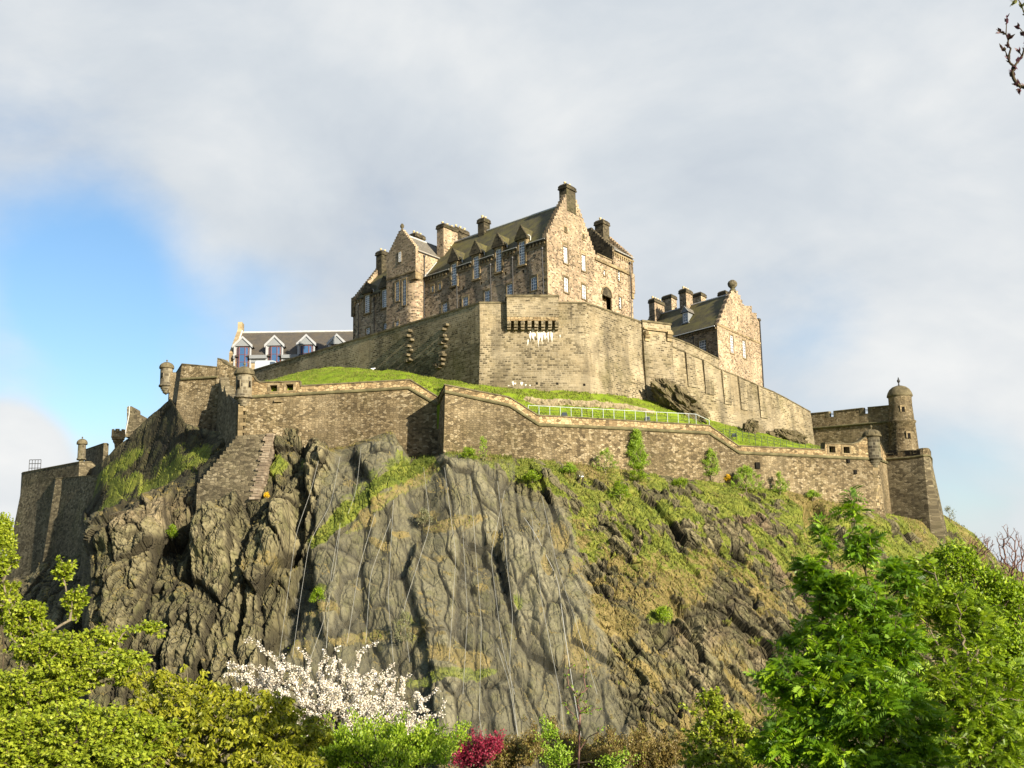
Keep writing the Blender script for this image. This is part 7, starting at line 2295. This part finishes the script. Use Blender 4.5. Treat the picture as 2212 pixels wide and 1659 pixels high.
# --- right foreground
tree('rowan_tree', 'large dark green rowan tree with feathery leaves in the right foreground', 'tree',
     [(1862, 1190, 28, 30, 30), (1745, 1240, 28, 30, 32), (1830, 1290, 28, 85, 55), (1935, 1245, 29, 45, 42), (1785, 1385, 28, 105, 60), (1920, 1370, 28, 85, 70), (1700, 1470, 27, 60, 50), (1850, 1500, 27, 140, 80), (1720, 1570, 27, 85, 50), (1790, 1500, 28, 90, 90), (1900, 1450, 29, 80, 100), (1840, 1400, 28, 90, 60), (1800, 1620, 27, 120, 50), (1780, 1280, 28, 50, 40),
      (1950, 1560, 28, 90, 80), (1660, 1625, 27, 55, 34), (1880, 1655, 27, 120, 26), (1980, 1650, 28, 80, 30)], 950, 'pinnate', 0.27, L_ROWAN, B_DARK, 41, (1893, 27.8), 0.25,
     extra=[(1836, 1062, 28), (1840, 1090, 28), (1848, 1118, 28), (1822, 1098, 28), (1856, 1100, 28), (1768, 1118, 28), (1760, 1150, 28), (1785, 1140, 28), (1778, 1175, 28), (1790, 1200, 28), (1842, 1150, 28), (1868, 1148, 28), (1830, 1165, 28), (1885, 1165, 28), (1900, 1160, 28), (1735, 1205, 28), (1712, 1265, 28), (1672, 1394, 27.5), (1640, 1464, 27), (1632, 1520, 27)], r_max=0.13, r_tip=0.006, dens=1.0, back=6, per=1)
tree('rowan_tree', 'sunlit yellow-green rowan tree at the right edge, just behind the darker rowan', 'tree',
     [(2040, 1300, 33, 55, 50), (2075, 1400, 33, 70, 60), (2030, 1480, 32, 60, 60), (2110, 1500, 32, 70, 60), (2060, 1590, 32, 90, 60), (2150, 1600, 32, 70, 60), (1990, 1220, 34, 30, 20), (1990, 1310, 33, 50, 50), (1980, 1430, 33, 50, 70), (2120, 1350, 33, 60, 50), (2170, 1480, 33, 60, 70)], 720, 'pinnate', 0.25, L_GREEN, B_GREY, 42, (2090, 32.5), 0.2, r_max=0.12, r_tip=0.006, dens=0.85, back=5, per=1)
tree('hawthorn_tree', 'bushy mid-green tree at the right edge under the bare trees', 'tree',
     [(2060, 1215, 40, 55, 40), (2120, 1270, 40, 70, 50), (2190, 1320, 40, 60, 60), (2150, 1400, 39, 80, 60), (2210, 1480, 39, 60, 90), (2000, 1225, 41, 30, 18), (2190, 1590, 38, 60, 70), (2060, 1300, 40, 60, 50), (2010, 1290, 41, 40, 40), (2100, 1360, 40, 70, 50)], 1100, 'small', 0.13, L_GREEN, B_DARK, 43, (2160, 39), 0.25, r_max=0.16, dens=1.1, back=3)
tree('field_maple', 'small yellow-green tree at the cliff foot, left of the dark rowan', 'tree', [(1535, 1510, 42, 30, 20), (1560, 1555, 42, 52, 32), (1510, 1600, 42, 46, 34), (1600, 1605, 42, 56, 44), (1560, 1640, 41, 90, 26)], 300, 'palmate', 0.13, L_SYC, B_DARK, 44, (1560, 42), 0.2, extra=[(1470, 1520, 42), (1545, 1490, 42), (1500, 1535, 42)], r_max=0.1, dens=0.8)
tree('bare_tree', 'taller leafless reddish tree against the sky at the right edge', 'tree', [(2185, 1190, 70, 40, 60), (2160, 1240, 70, 36, 40), (2205, 1280, 70, 30, 50)], 520, 'small', 0.05, L_BROWN, B_RED, 45, (2196, 70), 0.1, bare=True, r_tip=0.010, r_max=0.15, seg=0.4, group='leafless trees on the right hillside')
tree('bare_tree', 'shorter leafless reddish tree on the right hillside, left of the taller one', 'tree', [(2115, 1180, 80, 36, 32), (2085, 1215, 80, 36, 26)], 380, 'small', 0.05, L_BROWN, B_RED, 46, (2110, 80), 0.2, bare=True, r_tip=0.010, r_max=0.12, seg=0.4, group='leafless trees on the right hillside')
tree('distant_tree', 'distant green tree beside the far-left battery wall', 'tree', [(0, 1150, 120, 24, 34), (12, 1180, 120, 18, 26), (-30, 1160, 120, 30, 40)], 240, 'small', 0.28, L_SYC, B_DARK, 47, (-10, 120), 0.2, dens=1.0)

# --- the twigs that hang into the top right corner: a tree standing just outside the frame
rng = np.random.default_rng(77)
br_ends = [(2162, 112, 15), (2163, 168, 15), (2175, 62, 15), (2186, 250, 15), (2178, 203, 15), (2198, 90, 15), (2177, 158, 15), (2183, 128, 15), (2190, 232, 15), (2202, 180, 15), (2206, 15, 15), (2190, 5, 15), (2212, 120, 15), (2208, 196, 15), (2214, 50, 15.2), (2216, 155, 15), (2197, 335, 15), (2199, 365, 15), (2215, 350, 15)]
br_ends = [(u, v * 0.54 if v > 300 else v * 0.62, Y) for u, v, Y in br_ends]
br_ends += [(2230 + 22 * (i % 4), 10 + 37 * (i % 7), 15.3) for i in range(14)]
tips = np.array([np.array(at(*e)) for e in br_ends])
basep = np.array([15.0, 16.2, ground_z(15.0, 16.2)]); fk = np.array([13.5, 16.0, 2.0])
added_crown = np.concatenate([np.array(c_) + rand_dirs(rng, n_) * rng.uniform(0.3, 1, (n_, 1)) ** 0.5 * np.array(r_) for c_, r_, n_ in (((18.6, 16.6, 1.9), (3.4, 2.2, 1.6), 260), ((13.5, 16.5, 5.5), (2.6, 2.0, 1.6), 120), ((10.4, 16.2, 6.8), (2.0, 1.6, 1.3), 90))])  # unseen crown added beyond the frame to shade the lower rowan
tips = np.concatenate([tips, added_crown])
tt = thing('overhanging_tree', 'budding dark twigs hanging into the top right corner, with an added unseen crown that shades the rowan', 'tree', basep)
P, par, cnt, ends = skeleton(rng, basep, fk, tips, 0.1, 0.5, 0.4)
limbs_mesh('trunk', P, par, cnt, 0.0065, 0.2, B_DARK, tt, power=0.5)
S, D = sites(rng, P, par, cnt, ends, 1, 3)
near = S[:, 0] < 8.6                            # buds on the hanging twigs, open leaves in the crown outside the picture
Sb, Db = S[near], D[near]
a = rand_dirs(rng, len(Sb) * 3); c = np.repeat(Sb, 3, 0); d = unit(np.repeat(Db, 3, 0) + 0.6 * a)
q = diamonds(c, d, rand_dirs(rng, len(c)), rng.uniform(0.045, 0.10, len(c)), rng.uniform(0.012, 0.026, len(c)))
tz = np.where(Sb[:, 2] > np.percentile(Sb[:, 2], 82), 0.95, 0.25)
leaves_mesh('foliage', q, np.repeat(tz, 3) + rng.normal(0, 0.15, len(c)), L_BUD, tt)
q, tn = foliage('palmate', rng, S[~near], D[~near], 0.2, 1.0)
leaves_mesh('crown', q, tn, L_SYC, tt)


# --- scrub at the foot of the walls and on the cliff


def wall_bush(name, label, u, v, w, h, n, size, leafm, seed, kind='upright', group=None, dens=1.0, dY=-0.6, cat='shrub'):
    p, nn = rock_pick(u, v); Y = p.y + dY
    b = at(u, v, Y)
    rng = np.random.default_rng(seed)
    sx = w * Y / FPX; sz = h * Y / FPX
    t = thing(name, label, cat, b, group)
    hh = rng.uniform(0.03, 1.0, n); a = rng.uniform(-1, 1, n) * (1 - hh) ** 0.55 * (0.55 + 0.45 * rng.random(n))
    tips = np.stack([b.x + a * sx, b.y + rng.normal(0, 0.35, n) * min(1, sx), b.z + hh * sz], -1)
    P, par, cnt, ends = skeleton(rng, np.array(b) - np.array([0, 0, 0.4]), np.array(b) + np.array([0, 0, sz * 0.03]), tips, 0.3, 0.12, 0.2)
    limbs_mesh('stems', P, par, cnt, 0.012, 0.06, B_GREY, t)
    S, D = sites(rng, P, par, cnt, ends, 5, 2)
    q, tn = foliage(kind, rng, S, D, size, dens); leaves_mesh('foliage', q, tn, leafm, t)


wall_bush('poplar_shrub', 'dense upright green bush standing tallest against the long curtain wall', 1376, 1008, 32, 78, 230, 0.15, L_LIME, 61, dens=1.2)
G_ = 'willow shoots along the foot of the curtain wall'
wall_bush('willow_shrub', 'thin green shoots left of the dense upright bush by the wall', 1308, 1018, 44, 50, 80, 0.12, L_LIME, 62, group=G_, dens=0.6)
wall_bush('willow_shrub', 'bright lime willow bush by the wall below the zigzag in the coping', 1536, 1030, 32, 58, 120, 0.14, L_LIME, 63, group=G_, dens=0.9)
wall_bush('willow_shrub', 'wide lime willow thicket by the wall below the square drain opening', 1612, 1058, 58, 50, 150, 0.14, L_LIME, 64, group=G_, dens=0.8)
wall_bush('willow_shrub', 'small lime willow tuft, rightmost along the curtain wall foot', 1685, 1062, 26, 40, 60, 0.13, L_LIME, 65, group=G_, dens=0.8)
wall_bush('willow_shrub', 'slim pale shoots by the wall just right of the sharp angle', 1044, 990, 16, 48, 40, 0.12, L_LIME, 66, group=G_, dens=0.6)
wall_bush('ivy_shrub', 'dark ivy clump on the rock under the dense upright bush', 1378, 1035, 28, 34, 70, 0.13, L_GREEN, 67, 'small', dens=1.0)
wall_bush('ivy_shrub', 'green ivy clump on the slope below the wall, left of the rock ribs', 1340, 1075, 34, 34, 70, 0.13, L_GREEN, 68, 'small', dens=0.9)
wall_bush('bramble_shrub', 'green bramble at the top of the netted cliff by the sharp angle', 1012, 992, 36, 24, 60, 0.13, L_GREEN, 69, 'small', dens=0.8)
wall_bush('elder_bush', 'grey-green leafy bush high on the netted cliff', 915, 1128, 22, 30, 60, 0.12, L_GREYB, 70, 'small', dens=0.7)
wall_bush('elder_bush', 'dark green bush on a ledge in the left part of the netted cliff', 688, 1300, 22, 26, 60, 0.13, L_GREEN, 71, 'small', dens=0.9)
wall_bush('elder_bush', 'green bush on the open rock right of the netting', 1432, 1336, 26, 22, 60, 0.13, L_GREEN, 72, 'small', dens=0.9)
wall_bush('elder_bush', 'yellow-green bush low on the netted cliff above the blossom', 872, 1385, 26, 60, 60, 0.11, L_GREYB, 73, 'small', dens=0.7)
wall_bush('elder_bush', 'green bush in the dark cleft of the left cliff', 372, 1160, 18, 24, 50, 0.12, L_GREEN, 74, 'small', dens=0.9)
wall_bush('elder_bush', 'faint pale bush on the skyline right of the lower bastion', 2052, 1122, 16, 26, 24, 0.14, L_GREYB, 75, 'small', dens=0.5)
G2 = 'yellow gorse in flower on the rock'
wall_bush('gorse_bush', 'yellow gorse by the foot of the lime willow bush', 1572, 1036, 9, 8, 26, 0.12, L_GORSE, 76, 'small', G2)
wall_bush('gorse_bush', 'yellow gorse below the stepped buttress', 576, 1072, 7, 6, 20, 0.10, L_GORSE, 77, 'small', G2)
for k, (u, v, w, h, sd_) in enumerate(((1150, 1035, 30, 16, 81), (1230, 1020, 30, 18, 82), (1470, 1048, 28, 14, 83), (1755, 1075, 26, 14, 84))):
    wall_bush('bramble_shrub', ('low green bramble below the sloping part of the coping', 'low green bramble left of the thin willow shoots', 'low green bramble between the tall bush and the lime willow', 'low green bramble right of the willow tuft')[k], u, v, w, h, 50, 0.13, (L_GREEN, L_LIME)[k % 2], sd_, 'small', dens=0.9)


# --- gulls resting on the rock and the grass
def gull(u, v, Y, label, yaw, wings=True):
    c = at(u, v, Y); t = thing('gull', label, 'bird', c, 'white gulls on the castle rock')
    cs, sn = math.cos(yaw), math.sin(yaw)
    G = lambda x, y, z: c + Vector((x * cs - y * sn, x * sn + y * cs, z))
    mb = MB(); n = 10
    prof = [(-0.30, 0.01, 0.02), (-0.22, 0.05, 0.02), (-0.08, 0.10, 0.0), (0.06, 0.105, 0.01), (0.15, 0.075, 0.05), (0.21, 0.058, 0.10), (0.26, 0.05, 0.12), (0.30, 0.02, 0.115), (0.36, 0.004, 0.10)]
    rings = [[G(x, r * math.cos(2 * math.pi * j / n), z + r * math.sin(2 * math.pi * j / n)) for j in range(n)] for x, r, z in prof]
    for a, b in zip(rings, rings[1:]):
        for j in range(n): mb.poly([a[j], a[(j + 1) % n], b[(j + 1) % n], b[j]])
    for s in (-1, 1):
        e = [(0.12, 0.08, 0.05), (0.05, 0.34, 0.16), (-0.12, 0.62, 0.12), (-0.16, 0.60, 0.10), (-0.10, 0.32, 0.12), (-0.10, 0.08, 0.04)] if wings else [(0.12, 0.10, 0.05), (0.0, 0.125, 0.05), (-0.32, 0.04, 0.04), (-0.28, 0.03, -0.01), (-0.02, 0.115, -0.03)]
        mb.poly([G(x, y * s, z) for x, y, z in e])
    mb.build('body', M_WHITE, t, True)
    l = MB()
    for s in (-1, 1): l.tube([G(0.0, 0.04 * s, -0.08), G(0.01, 0.04 * s, -0.24)], 0.012, 4)
    l.build('legs', M_POT, t)


p, _ = rock_pick(1255, 1031); gull(1256, 1030, p.y - 0.8, 'white gull landing on the grassy slope below the long curtain wall', 2.6)
gull(1097 - 1, 796, 999, '', 0) if False else None
l_, z_ = up_plan.hit(787, 797); gull(806, 797, up_plan.P(l_, 0, 0).y - 4.0, 'white gull standing on the crest of the lawn under the shaded bastion flank', 0.4, False)
